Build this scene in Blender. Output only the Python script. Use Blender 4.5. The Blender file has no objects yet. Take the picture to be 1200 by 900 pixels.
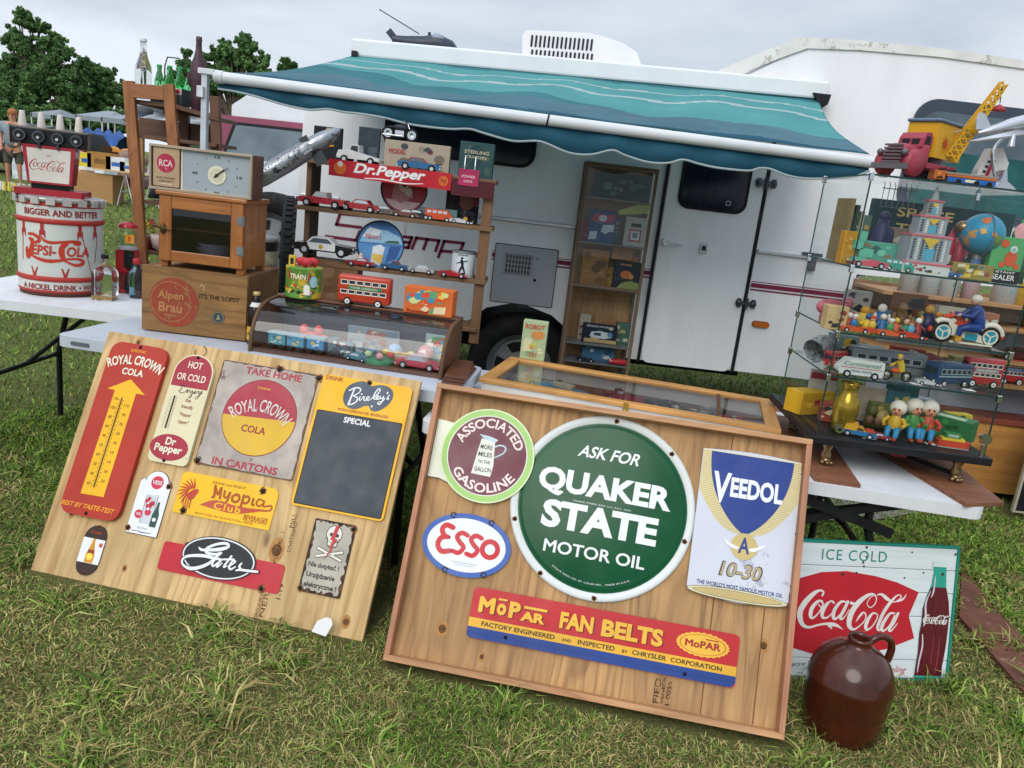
import bpy, bmesh, math, random
import numpy as np
from mathutils import Matrix, Vector, noise
PI = math.pi
SC = bpy.context.scene
COL = SC.collection
# camera
CH, FPX, PIT, ROL = 1.462, 922.35, 0.2397, 0.1173
_f = Vector((0, math.cos(PIT), -math.sin(PIT))); _r = Vector((1, 0, 0)); _u = _r.cross(_f)
_R = _r*math.cos(ROL)+_u*math.sin(ROL); _U = _u*math.cos(ROL)-_r*math.sin(ROL)
cam = bpy.data.objects.new('camera', bpy.data.cameras.new('camera')); COL.objects.link(cam)
cam.data.sensor_width = 36; cam.data.lens = FPX*36/1200; cam.data.clip_start = .05; cam.data.clip_end = 500
M = Matrix((_R, _U, -_f)).transposed().to_4x4(); M.translation = (0, 0, CH); cam.matrix_world = M
SC.camera = cam
# world: overcast sky
W = bpy.data.worlds.new('World'); SC.world = W; W.use_nodes = True
nt = W.node_tree; N = nt.nodes; L = nt.links
bg = N['Background']; bg.inputs[1].default_value = 0.1
sky = N.new('ShaderNodeTexSky'); sky.sky_type = 'NISHITA'; sky.sun_disc = False
sky.sun_elevation = math.radians(38); sky.sun_rotation = math.radians(200)
tc = N.new('ShaderNodeTexCoord')
mp = N.new('ShaderNodeMapping'); mp.inputs['Scale'].default_value = (1.0, 1.0, 3.2); mp.inputs['Location'].default_value = (.3, .1, .75)
nz = N.new('ShaderNodeTexNoise'); nz.inputs['Scale'].default_value = 1.5; nz.inputs['Detail'].default_value = 6; nz.inputs['Roughness'].default_value = .5; nz.inputs['Distortion'].default_value = .3
cr = N.new('ShaderNodeValToRGB'); cr.color_ramp.elements[0].position = .38; cr.color_ramp.elements[1].position = .62
cr.color_ramp.elements[0].color = (.41, .465, .55, 1); cr.color_ramp.elements[1].color = (.73, .785, .86, 1)
# an overcast sky is brighter overhead than at the horizon
sp = N.new('ShaderNodeSeparateXYZ')
el = N.new('ShaderNodeMapRange'); el.inputs[1].default_value = .30; el.inputs[2].default_value = 1.0; el.inputs[3].default_value = 1.0; el.inputs[4].default_value = 2.0
mulc = N.new('ShaderNodeVectorMath'); mulc.operation = 'SCALE'
gain = N.new('ShaderNodeVectorMath'); gain.operation = 'SCALE'; gain.inputs['Scale'].default_value = 10.0
mixs = N.new('ShaderNodeMix'); mixs.data_type = 'RGBA'; mixs.inputs[0].default_value = .93
L.new(tc.outputs['Generated'], mp.inputs[0]); L.new(mp.outputs[0], nz.inputs['Vector']); L.new(nz.outputs[0], cr.inputs[0])
L.new(tc.outputs['Generated'], sp.inputs[0]); L.new(sp.outputs[2], el.inputs[0])
L.new(cr.outputs[0], mulc.inputs[0]); L.new(el.outputs[0], mulc.inputs['Scale']); L.new(mulc.outputs[0], gain.inputs[0])
L.new(sky.outputs[0], mixs.inputs[6]); L.new(gain.outputs[0], mixs.inputs[7]); L.new(mixs.outputs[2], bg.inputs[0])
sun = bpy.data.objects.new('sun', bpy.data.lights.new('sun', 'SUN')); COL.objects.link(sun)
sun.data.energy = 1.5; sun.data.angle = math.radians(38); sun.data.color = (1, .96, .9)
# light comes from high up, behind the camera's left shoulder
_d = Vector((math.sin(math.radians(200))*math.cos(math.radians(38)), math.cos(math.radians(200))*math.cos(math.radians(38)), math.sin(math.radians(38))))
sun.rotation_euler = _d.to_track_quat('Z', 'Y').to_euler()
SC.view_settings.view_transform = 'Standard'; SC.view_settings.look = 'None'; SC.view_settings.exposure = 0.24; SC.view_settings.gamma = 1
SC.render.engine = 'CYCLES'
SC.cycles.max_bounces = 10; SC.cycles.transparent_max_bounces = 16; SC.cycles.transmission_bounces = 8
# placing helpers
O = Vector((0, 0, CH))
def ray(x, y): return _f + _R*((x-600)/FPX) + _U*((450-y)/FPX)
def atY(x, y, Y): r = ray(x, y); return O + r*(Y/r.y)
def atZ(x, y, Z): r = ray(x, y); return O + r*((Z-CH)/r.z)
# materials
MATS = {}
def lin(h):
    if isinstance(h, str):
        v = [int(h[i:i+2], 16)/255 for i in (0, 2, 4)]
        return tuple(c/12.92 if c <= .04045 else ((c+.055)/1.055)**2.4 for c in v)
    return h
def P(mat): return mat.node_tree.nodes['Principled BSDF']
def mat(name, col, rough=.5, metal=0, var=.12, sc=6, bump=.0, bsc=60, wear=None, wamt=.62, wsc=9, st=(1, 1, 1), spec=.3, coat=0, emit=0, trans=0):
    """procedural paint / metal / plastic: base colour with fine variation, optional chips of a second colour"""
    if name in MATS: return MATS[name]
    m = bpy.data.materials.new(name); m.use_nodes = True; n = m.node_tree.nodes; l = m.node_tree.links
    b = n['Principled BSDF']; c = lin(col)
    b.inputs['Roughness'].default_value = rough; b.inputs['Metallic'].default_value = metal
    b.inputs['Specular IOR Level'].default_value = spec; b.inputs['Coat Weight'].default_value = coat
    b.inputs['Transmission Weight'].default_value = trans
    t = n.new('ShaderNodeTexCoord'); mpn = n.new('ShaderNodeMapping'); mpn.inputs['Scale'].default_value = st
    l.new(t.outputs['Object'], mpn.inputs[0])
    a = n.new('ShaderNodeTexNoise'); a.inputs['Scale'].default_value = sc; a.inputs['Detail'].default_value = 5; a.inputs['Roughness'].default_value = .6
    l.new(mpn.outputs[0], a.inputs['Vector'])
    r = n.new('ShaderNodeValToRGB'); r.color_ramp.elements[0].position = .3; r.color_ramp.elements[1].position = .7
    r.color_ramp.elements[0].color = tuple(max(0, x*(1-var)) for x in c)+(1,); r.color_ramp.elements[1].color = tuple(min(1, x*(1+var)) for x in c)+(1,)
    l.new(a.outputs[0], r.inputs[0]); out = r.outputs[0]
    if wear:
        w = n.new('ShaderNodeTexNoise'); w.inputs['Scale'].default_value = wsc; w.inputs['Detail'].default_value = 8; w.inputs['Roughness'].default_value = .72
        l.new(mpn.outputs[0], w.inputs['Vector'])
        wr = n.new('ShaderNodeValToRGB'); wr.color_ramp.elements[0].position = wamt; wr.color_ramp.elements[1].position = wamt+.03
        l.new(w.outputs[0], wr.inputs[0])
        mx = n.new('ShaderNodeMix'); mx.data_type = 'RGBA'; mx.inputs[7].default_value = lin(wear)+(1,)
        l.new(wr.outputs[0], mx.inputs[0]); l.new(out, mx.inputs[6]); out = mx.outputs[2]
    l.new(out, b.inputs['Base Color'])
    if emit: l.new(out, b.inputs['Emission Color']); b.inputs['Emission Strength'].default_value = emit
    rn = n.new('ShaderNodeTexNoise'); rn.inputs['Scale'].default_value = sc*2.3; rn.inputs['Detail'].default_value = 6; l.new(mpn.outputs[0], rn.inputs['Vector'])
    rr = n.new('ShaderNodeMapRange'); rr.inputs[1].default_value = .3; rr.inputs[2].default_value = .7; rr.inputs[3].default_value = rough*.7; rr.inputs[4].default_value = min(1, rough*1.45); l.new(rn.outputs[0], rr.inputs[0]); l.new(rr.outputs[0], b.inputs['Roughness'])
    if bump:
        bn = n.new('ShaderNodeTexNoise'); bn.inputs['Scale'].default_value = bsc; bn.inputs['Detail'].default_value = 4
        l.new(mpn.outputs[0], bn.inputs['Vector'])
        bb = n.new('ShaderNodeBump'); bb.inputs['Strength'].default_value = bump; bb.inputs['Distance'].default_value = .01
        l.new(bn.outputs[0], bb.inputs['Height']); l.new(bb.outputs[0], b.inputs['Normal'])
    MATS[name] = m; return m
def wood(name, c0, c1, grain=(30, 1.2, 30), rough=.55, dark=None, knots=False, coat=0, bump=.15, dist=1.2):
    """grain runs along the axis whose scale is small"""
    if name in MATS: return MATS[name]
    m = bpy.data.materials.new(name); m.use_nodes = True; n = m.node_tree.nodes; l = m.node_tree.links; b = n['Principled BSDF']
    t = n.new('ShaderNodeTexCoord'); mpn = n.new('ShaderNodeMapping'); mpn.inputs['Scale'].default_value = grain
    l.new(t.outputs['Object'], mpn.inputs[0])
    a = n.new('ShaderNodeTexNoise'); a.inputs['Scale'].default_value = 1; a.inputs['Detail'].default_value = 7; a.inputs['Roughness'].default_value = .62; a.inputs['Distortion'].default_value = dist
    l.new(mpn.outputs[0], a.inputs['Vector'])
    r = n.new('ShaderNodeValToRGB'); e = r.color_ramp.elements
    e[0].position = .3; e[0].color = lin(c0)+(1,); e[1].position = .68; e[1].color = lin(c1)+(1,)
    x = r.color_ramp.elements.new(.48); x.color = tuple(.35*p+.65*q for p, q in zip(lin(c0), lin(c1)))+(1,)
    l.new(a.outputs[0], r.inputs[0]); out = r.outputs[0]
    # broad figure
    g = n.new('ShaderNodeTexNoise'); g.inputs['Scale'].default_value = 2.4; g.inputs['Detail'].default_value = 4; l.new(t.outputs['Object'], g.inputs['Vector'])
    gr = n.new('ShaderNodeMapRange'); gr.inputs[1].default_value = .35; gr.inputs[2].default_value = .7; gr.inputs[3].default_value = .68; gr.inputs[4].default_value = 1.18
    l.new(g.outputs[0], gr.inputs[0])
    v = n.new('ShaderNodeVectorMath'); v.operation = 'SCALE'; l.new(out, v.inputs[0]); l.new(gr.outputs[0], v.inputs['Scale']); out = v.outputs[0]
    # growth rings: contour lines of a stretched noise
    gm = n.new('ShaderNodeMapping'); gs = min(grain); gm.inputs['Scale'].default_value = tuple(.42 if q == gs and gs < max(grain) else (.28 if q == grain[1] else 2.4) for q in grain) if knots else tuple(1.0 if q == gs else 9. for q in grain); l.new(t.outputs['Object'], gm.inputs[0])
    gn = n.new('ShaderNodeTexNoise'); gn.inputs['Scale'].default_value = 1.0; gn.inputs['Detail'].default_value = 2.5; gn.inputs['Roughness'].default_value = .45; gn.inputs['Distortion'].default_value = .9 if knots else .35; l.new(gm.outputs[0], gn.inputs['Vector'])
    ml = n.new('ShaderNodeMath'); ml.operation = 'MULTIPLY'; ml.inputs[1].default_value = 15 if knots else 16; l.new(gn.outputs[0], ml.inputs[0])
    fr = n.new('ShaderNodeMath'); fr.operation = 'FRACT'; l.new(ml.outputs[0], fr.inputs[0])
    wr = n.new('ShaderNodeValToRGB'); ee = wr.color_ramp.elements; ee[0].position = .0; ee[0].color = (.0, .0, .0, 1); ee[1].position = .9; ee[1].color = (1, 1, 1, 1); e3 = ee.new(.55); e3.color = (.12, .12, .12, 1); e4 = ee.new(1.0); e4.color = (0, 0, 0, 1)
    l.new(fr.outputs[0], wr.inputs[0])
    sf = n.new('ShaderNodeMath'); sf.operation = 'MULTIPLY'; l.new(wr.outputs[0], sf.inputs[0])
    sa = n.new('ShaderNodeMapRange'); sa.inputs[1].default_value = .35; sa.inputs[2].default_value = .65; sa.inputs[3].default_value = .08; sa.inputs[4].default_value = .62 if knots else .55; l.new(g.outputs[0], sa.inputs[0]); l.new(sa.outputs[0], sf.inputs[1])
    mx = n.new('ShaderNodeMix'); mx.data_type = 'RGBA'; mx.inputs[7].default_value = tuple(q*.62 for q in lin(dark or c0))+(1,); l.new(sf.outputs[0], mx.inputs[0]); l.new(out, mx.inputs[6]); out = mx.outputs[2]
    if knots:
        vo = n.new('ShaderNodeTexVoronoi'); vo.inputs['Scale'].default_value = 1.9; m4 = n.new('ShaderNodeMapping'); m4.inputs['Scale'].default_value = (1.4, .8, .01); m4.inputs['Location'].default_value = (.37, .2, 0)
        l.new(t.outputs['Object'], m4.inputs[0])
        ns = n.new('ShaderNodeTexNoise'); ns.inputs['Scale'].default_value = 30; l.new(t.outputs['Object'], ns.inputs['Vector'])
        ad = n.new('ShaderNodeVectorMath'); ad.operation = 'MULTIPLY_ADD'; ad.inputs[1].default_value = (.03, .03, 0); l.new(ns.outputs[1], ad.inputs[0]); l.new(m4.outputs[0], ad.inputs[2]); l.new(ad.outputs[0], vo.inputs['Vector'])
        kr = n.new('ShaderNodeValToRGB'); kr.color_ramp.elements[0].position = .02; kr.color_ramp.elements[0].color = (1, 1, 1, 1); kr.color_ramp.elements[1].position = .055; kr.color_ramp.elements[1].color = (0, 0, 0, 1)
        l.new(vo.outputs['Distance'], kr.inputs[0])
        m5 = n.new('ShaderNodeMix'); m5.data_type = 'RGBA'; m5.inputs[7].default_value = lin('5a3a1e')+(1,); l.new(kr.outputs[0], m5.inputs[0]); l.new(out, m5.inputs[6]); out = m5.outputs[2]
    l.new(out, b.inputs['Base Color']); b.inputs['Roughness'].default_value = rough; b.inputs['Coat Weight'].default_value = coat
    if bump:
        bb = n.new('ShaderNodeBump'); bb.inputs['Strength'].default_value = bump; bb.inputs['Distance'].default_value = .004
        l.new(a.outputs[0], bb.inputs['Height']); l.new(bb.outputs[0], b.inputs['Normal'])
    MATS[name] = m; return m
def glass(name, tint=(1, 1, 1), rough=.0, refl=1.0):
    """thin pane: lets light through, reflects by angle"""
    if name in MATS: return MATS[name]
    m = bpy.data.materials.new(name); m.use_nodes = True; n = m.node_tree.nodes; l = m.node_tree.links
    n.remove(n['Principled BSDF']); t = n.new('ShaderNodeBsdfTransparent'); t.inputs[0].default_value = tuple(tint)+(1,)
    g = n.new('ShaderNodeBsdfGlossy'); g.inputs['Roughness'].default_value = max(rough, .01)
    lw = n.new('ShaderNodeLayerWeight'); lw.inputs[0].default_value = .5
    pw = n.new('ShaderNodeMath'); pw.operation = 'POWER'; pw.inputs[1].default_value = 4.0; l.new(lw.outputs['Facing'], pw.inputs[0])
    mu = n.new('ShaderNodeMath'); mu.operation = 'MULTIPLY_ADD'; mu.inputs[1].default_value = .45*min(1.5, refl); mu.inputs[2].default_value = .03*refl; l.new(pw.outputs[0], mu.inputs[0]); mu.use_clamp = True
    s = n.new('ShaderNodeMixShader'); l.new(mu.outputs[0], s.inputs[0]); l.new(t.outputs[0], s.inputs[1]); l.new(g.outputs[0], s.inputs[2]); l.new(s.outputs[0], n['Material Output'].inputs[0])
    MATS[name] = m; return m
def paint(h, rough=.42):
    """short cut: a worn toy/sign paint named by its colour"""
    k = 'paint_%s_%d' % (h, rough*100)
    return mat(k, h, rough, var=.14, sc=14)
# mesh builder
def smoothpts(p, n=5):
    """Catmull-Rom through points that carry any number of values"""
    if len(p) < 3: return [tuple(q) for q in p]
    out = []
    for i in range(len(p)-1):
        a, b, c, d = p[max(i-1, 0)], p[i], p[i+1], p[min(i+2, len(p)-1)]
        for k in range(n):
            t = k/n
            out.append(tuple(.5*((2*y)+(z-x)*t+(2*x-5*y+4*z-w)*t*t+(-x+3*y-3*z+w)*t*t*t) for x, y, z, w in zip(a, b, c, d)))
    out.append(tuple(p[-1])); return out
GL = {}
def glyph(s, bold, spacing=1.0):
    """flat mesh of a word in the built-in font, scaled to the unit square"""
    k = (s, bold, spacing)
    if k in GL: return GL[k]
    multi = 'M' in s and bold > .013; b0 = 0 if multi else bold
    cu = bpy.data.curves.new('t', 'FONT'); cu.body = s; cu.offset = b0; cu.resolution_u = 3; cu.space_character = spacing
    o = bpy.data.objects.new('t', cu); me = bpy.data.meshes.new_from_object(o)
    v = np.zeros(len(me.vertices)*3); me.vertices.foreach_get('co', v); v = v.reshape(-1, 3)[:, :2]
    f = [tuple(p.vertices) for p in me.polygons]
    bpy.data.objects.remove(o); bpy.data.curves.remove(cu); bpy.data.meshes.remove(me)
    if multi:   # heavy strokes: overprint shifted copies
        d = bold; n0 = len(v); sh = [(0, 0)]+[(d*math.cos(k*PI/4), d*math.sin(k*PI/4)) for k in range(8)]; f = [tuple(i+k*n0 for i in q) for k in range(9) for q in f]; v = np.concatenate([v+np.array(q) for q in sh])
    mn = v.min(0); mx = v.max(0); asp = (mx[0]-mn[0])/(mx[1]-mn[1]); v = (v-mn)/(mx-mn)
    z = np.repeat(np.arange(9)*1e-5, n0) if multi else np.zeros(len(v)); v = np.c_[v, z]; GL[k] = (v, f, asp); return GL[k]
UPR = Matrix.Rotation(PI/2, 4, 'X')      # art drawn in x-y stands up facing -y
class MB:
    def __init__(s): s.v = []; s.f = []; s.mi = []; s.ms = []; s.sm = []; s.T = Matrix(); s.c = 0; s.st = []
    def push(s, M): s.st.append(s.T); s.T = s.T @ M; return s
    def pop(s): s.T = s.st.pop(); return s
    def m(s, mt):
        if isinstance(mt, str): mt = paint(mt)
        if mt not in s.ms: s.ms.append(mt)
        s.c = s.ms.index(mt); return s
    def add(s, vs, fs, sm=False):
        b = len(s.v); T = s.T
        s.v += [tuple(T @ Vector(p)) for p in vs]
        for f in fs: s.f.append(tuple(b+i for i in f)); s.mi.append(s.c); s.sm.append(sm)
        return s
    def box(s, x0, x1, y0, y1, z0, z1):
        return s.add([(x, y, z) for z in (z0, z1) for y in (y0, y1) for x in (x0, x1)], [(0, 2, 3, 1), (4, 5, 7, 6), (0, 1, 5, 4), (2, 6, 7, 3), (0, 4, 6, 2), (1, 3, 7, 5)])
    def cb(s, c, d): return s.box(c[0]-d[0]/2, c[0]+d[0]/2, c[1]-d[1]/2, c[1]+d[1]/2, c[2]-d[2]/2, c[2]+d[2]/2)
    def bar(s, a, b, w, t=None, up=(0, 0, 1)):
        """square bar between two points"""
        a = Vector(a); b = Vector(b); d = b-a; z = d.normalized(); u = Vector(up)
        if abs(z.dot(u)) > .98: u = Vector((0, 1, 0))
        x = z.cross(u).normalized(); y = x.cross(z); t = t or w; vs = []
        for p in (a, b):
            for i, j in ((-1, -1), (1, -1), (1, 1), (-1, 1)): vs.append(p+x*(i*w/2)+y*(j*t/2))
        return s.add(vs, [(3, 2, 1, 0), (4, 5, 6, 7), (0, 1, 5, 4), (1, 2, 6, 5), (2, 3, 7, 6), (3, 0, 4, 7)])
    def tube(s, pts, r, n=8, cap=True, rs=None):
        pts = [Vector(p) for p in pts]; k = len(pts); vs = []; prev = None
        for i, p in enumerate(pts):
            d = (pts[min(i+1, k-1)]-pts[max(i-1, 0)]).normalized()
            if prev is None:
                a = Vector((0, 0, 1)) if abs(d.z) < .9 else Vector((1, 0, 0)); x = d.cross(a).normalized()
            else: x = (prev-d*prev.dot(d)).normalized()
            prev = x; y = d.cross(x); R_ = rs[i] if rs else r
            for j in range(n): t = 2*PI*j/n; vs.append(p+x*(math.cos(t)*R_)+y*(math.sin(t)*R_))
        fs = [(i*n+j, i*n+(j+1) % n, (i+1)*n+(j+1) % n, (i+1)*n+j) for i in range(k-1) for j in range(n)]
        s.add(vs, fs, True)
        if cap: s.add(vs[:n], [tuple(range(n-1, -1, -1))]); s.add(vs[-n:], [tuple(range(n))])
        return s
    def lathe(s, prof, n=24, sm=True):
        """(radius, z) profile round local z"""
        vs = []
        for r, z in prof:
            for j in range(n): t = 2*PI*j/n; vs.append((r*math.cos(t), r*math.sin(t), z))
        fs = [(i*n+j, i*n+(j+1) % n, (i+1)*n+(j+1) % n, (i+1)*n+j) for i in range(len(prof)-1) for j in range(n)]
        return s.add(vs, fs, sm)
    def cyl(s, c, r, h, ax='z', n=16, r2=None):
        M = Matrix.Translation(c) @ {'z': Matrix(), 'x': Matrix.Rotation(PI/2, 4, 'Y'), 'y': Matrix.Rotation(-PI/2, 4, 'X')}[ax]
        s.push(M); r2 = r if r2 is None else r2
        s.lathe([(r, -h/2), (r2, h/2)], n); p = [(math.cos(2*PI*j/n), math.sin(2*PI*j/n)) for j in range(n)]
        s.add([(x*r, y*r, -h/2) for x, y in p], [tuple(range(n-1, -1, -1))]); s.add([(x*r2, y*r2, h/2) for x, y in p], [tuple(range(n))]); return s.pop()
    def ball(s, c, r, sc=(1, 1, 1), n=12, k=7):
        s.push(Matrix.Translation(c) @ Matrix.Diagonal((sc[0], sc[1], sc[2], 1)))
        s.lathe([(max(r*math.sin(PI*i/k), 1e-5), -r*math.cos(PI*i/k)) for i in range(k+1)], n); return s.pop()
    def flat(s, pts, z=0):
        return s.add([(p[0], p[1], z) for p in pts], [tuple(range(len(pts)))])
    def prism(s, pts, z0, z1, sm=False):
        n = len(pts); vs = [(p[0], p[1], z0) for p in pts]+[(p[0], p[1], z1) for p in pts]
        s.add(vs, [tuple(range(n-1, -1, -1)), tuple(range(n, 2*n))]); return s.add(vs, [(i, (i+1) % n, n+(i+1) % n, n+i) for i in range(n)], sm)
    def rect(s, x0, x1, y0, y1, z): return s.flat([(x0, y0), (x1, y0), (x1, y1), (x0, y1)], z)
    def disc(s, cx, cy, r, z, n=28, ry=None, a0=0, a1=2*PI):
        ry = ry or r; return s.flat([(cx+r*math.cos(a0+(a1-a0)*j/n), cy+ry*math.sin(a0+(a1-a0)*j/n)) for j in range(n if a1-a0 > 6.2 else n+1)], z)
    def ring(s, cx, cy, r0, r1, z, n=36, k=1.0, a0=0, a1=2*PI):
        vs = []
        for j in range(n+1): t = a0+(a1-a0)*j/n; vs += [(cx+r0*math.cos(t), cy+r0*k*math.sin(t), z), (cx+r1*math.cos(t), cy+r1*k*math.sin(t), z)]
        return s.add(vs, [(2*j, 2*j+1, 2*j+3, 2*j+2) for j in range(n)])
    def text(s, t, cx, cy, w, h, z, bold=.02, slant=0, fn=None, sp=1.0, flip=False):
        v, f, a = glyph(t, bold, sp)
        if w is None: w = h*a
        vs = []
        for x, y, dz in v:
            X = (x-.5)*w+slant*(y-.5)*h; Y = (y-.5)*h
            X, Y = fn(X, Y) if fn else (cx+X, cy+Y)
            vs.append((X, Y, z+dz))
        return s.add(vs, f)
    def stroke(s, pts, z, w=None, k=5, sc=1.0, fn=None):
        """brush stroke, points (x, y, width)"""
        P_ = smoothpts([p if len(p) > 2 else (p[0], p[1], w) for p in pts], k); vs = []; n = len(P_)
        for i, (x, y, ww) in enumerate(P_):
            a = P_[max(i-1, 0)]; b = P_[min(i+1, n-1)]; dx, dy = b[0]-a[0], b[1]-a[1]; l_ = math.hypot(dx, dy) or 1
            ww = max(ww, .0005)*sc/2
            for q in (1, -1):
                X, Y = x-dy/l_*ww*q, y+dx/l_*ww*q
                if fn: X, Y = fn(X, Y)
                vs.append((X, Y, z+i*2e-6))
        s.add(vs, [(2*i, 2*i+1, 2*i+3, 2*i+2) for i in range(n-1)])
        for (x, y, ww) in (P_[0], P_[-1]):
            pp = [(x+ww*sc/2*math.cos(t*PI/4), y+ww*sc/2*math.sin(t*PI/4)) for t in range(8)]
            s.flat([fn(*p) for p in pp] if fn else pp, z-3e-6)
        return s
    def build(s, name, parent=None, bevel=0, seg=2, smooth=None):
        me = bpy.data.meshes.new(name); me.from_pydata(s.v, [], s.f)
        for mt in s.ms: me.materials.append(mt)
        me.polygons.foreach_set('material_index', s.mi); me.polygons.foreach_set('use_smooth', s.sm if smooth is None else [smooth]*len(s.f)); me.update()
        o = bpy.data.objects.new(name, me); COL.objects.link(o)
        if parent: o.parent = parent
        if bevel: b = o.modifiers.new('b', 'BEVEL'); b.width = bevel; b.segments = seg; b.limit_method = 'ANGLE'; b.angle_limit = .7; b.harden_normals = False
        return o
def rrect(x0, x1, y0, y1, r, n=4):
    p = []
    for cx, cy, a in ((x1-r, y1-r, 0), (x0+r, y1-r, PI/2), (x0+r, y0+r, PI), (x1-r, y0+r, 1.5*PI)):
        for i in range(n+1): t = a+PI/2*i/n; p.append((cx+r*math.cos(t), cy+r*math.sin(t)))
    return p
def tag(o, label, cat, group=None):
    o['label'] = label; o['category'] = cat
    if group: o['group'] = group
    return o
def thing(name, label, cat, loc=(0, 0, 0), rz=0, group=None, M=None, sc=1):
    o = bpy.data.objects.new(name, None); COL.objects.link(o); o.empty_display_size = .1
    if M is not None: o.matrix_world = M
    else: o.location = loc; o.rotation_euler = (0, 0, rz); o.scale = (sc, sc, sc)
    return tag(o, label, cat, group)
def kids(o): return [c for c in bpy.data.objects if c.parent == o]
def dup(o, loc=None, rz=None, label=None, parent=None):
    c = o.copy(); COL.objects.link(c)
    if parent: c.parent = parent
    for ch in kids(o): dup(ch, parent=c)
    if loc is not None: c.location = loc
    if rz is not None: c.rotation_euler = (0, 0, rz)
    if label: c['label'] = label
    return c
def struct(o, kind='structure'): o['kind'] = kind; return o
def arcfn(cx, cy, R_, up=True):
    """bend a line of lettering round a circle: x runs along the arc, y outward (or inward)"""
    def fn(x, y):
        if up: a = PI/2-x/R_; r = R_+y
        else: a = -PI/2+x/R_; r = R_-y
        return cx+r*math.cos(a), cy+r*math.sin(a)
    return fn
COCA=[[(423.6,281.7,7.7),(426.9,292.5,7.0),(413.7,298.1,7.7),(392.5,287.3,15.7),(366.4,259.6,20.9),(349.7,229.0,21.6),(351.2,202.3,20.2),(363.3,180.8,13.9),(385.6,173.1,9.1),(413.7,180.6,7.7),(442.0,186.4,8.4),(467.5,185.5,13.9),(486.0,181.9,10.4),(509.1,169.1,1.4)],[(458.8,181.8,12.5),(469.8,169.3,2.1)],[(425.4,263.3,4.9),(409.4,261.1,10.4),(391.6,240.4,14.6),(386.8,216.7,14.6),(393.4,204.2,8.4),(408.6,214.0,5.6),(424.3,238.0,4.9),(428.1,255.0,6.3),(418.2,263.0,4.9)],[(412.2,251.1,3.5),(424.0,241.4,3.5),(439.2,252.0,3.5)],[(467.6,257.9,7.7),(461.6,263.5,6.3),(452.7,261.8,6.3),(439.5,248.6,13.2),(429.2,224.7,14.6),(432.7,207.4,9.7),(450.6,209.2,5.6),(470.4,229.4,4.2)],[(510.8,262.7,4.9),(492.6,262.1,9.7),(473.4,236.2,13.9),(470.2,212.5,13.9),(480.1,204.4,8.4),(499.7,226.9,4.9),(514.9,257.8,4.9)],[(518.1,263.0,11.8),(506.3,233.9,12.5),(495.8,211.6,11.8),(502.0,204.0,7.0),(515.3,217.2,3.5),(526.0,237.9,2.8)],[(530.0,260.0,10.4),(542.4,257.0,10.4)],[(592.3,253.5,2.8),(589.7,261.9,2.8),(597.3,277.4,2.8),(611.0,288.1,2.8)],[(592.3,253.5,3.5),(602.3,246.4,3.5),(617.8,257.7,4.2),(622.3,278.3,4.2),(610.7,291.5,7.0),(589.0,287.3,12.5),(558.4,262.6,19.5),(537.6,231.5,20.9),(529.7,200.8,20.2),(533.7,178.9,16.0),(549.2,170.8,8.4),(569.9,183.3,4.9),(586.4,202.4,4.2),(589.1,219.5,4.9),(580.0,229.4,5.6),(568.2,218.8,9.1),(554.0,196.4,2.1)],[(628.4,225.8,4.9),(613.5,227.0,7.7),(598.9,206.2,12.5),(592.1,182.2,13.9),(598.8,170.5,8.4),(616.1,182.9,4.9),(630.3,207.1,4.9),(632.4,222.5,4.9)],[(623.7,290.2,3.5),(640.1,292.5,9.1),(660.0,279.6,13.2),(675.7,271.6,7.0),(690.9,268.6,3.5),(719.8,278.1,7.0),(732.8,297.4,1.4)],[(694.6,268.8,4.2),(712.0,281.3,4.9),(710.9,291.5,4.2),(696.2,289.3,5.6),(672.8,262.9,11.8),(653.7,231.6,13.2),(640.5,197.2,12.5),(636.9,178.3,11.8),(644.4,170.0,7.0),(658.2,187.5,3.5)],[(694.9,229.5,5.6),(676.5,227.2,9.7),(657.2,197.7,13.9),(651.8,177.0,13.2),(660.1,168.7,7.7),(680.4,188.1,4.9),(695.6,222.7,4.9)],[(707.9,229.9,10.4),(694.3,198.7,12.5),(679.8,176.1,11.8),(687.9,169.5,6.3),(709.5,195.7,2.8)]]
FISH=[[(238.1,297.6),(340.3,337.5),(412.8,359.6),(504.0,366.8),(611.5,353.9),(693.9,335.4),(778.5,304.4),(749.4,222.8),(777.7,145.9),(676.7,106.2),(538.9,81.5),(407.1,84.7),(340.5,101.4),(254.1,129.6)]]
BOT=[[(822.0,411.6),(829.0,377.7),(823.6,330.9),(810.4,293.1),(799.2,249.2),(799.5,199.4),(794.5,161.9),(796.2,99.6),(793.2,62.2),(789.4,12.2),(892.5,12.7),(892.6,51.7),(896.9,89.4),(899.9,127.1),(901.6,177.3),(901.8,227.4),(894.5,277.2),(880.4,326.7),(875.9,376.4),(873.7,410.6)],[(824.2,324.7),(810.4,293.1),(799.2,249.2),(799.5,199.4),(794.5,161.9),(796.2,99.6),(793.2,62.2),(789.4,12.2),(892.5,12.7),(892.6,51.7),(896.9,89.4),(899.9,127.1),(901.6,177.3),(901.8,227.4),(894.5,277.2),(880.7,323.6)],[(412.1,400.8),(647.1,398.3),(642.8,441.1)],[(310.0,384.6),(949.7,379.3)],[(321.3,300.5),(936.7,304.9)],[(329.4,216.2),(938.4,222.2)],[(337.0,71.0),(947.7,68.5)],[(676.9,38.1),(752.8,24.0)],[(798.3,211.8),(901.1,214.8)]]
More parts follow.
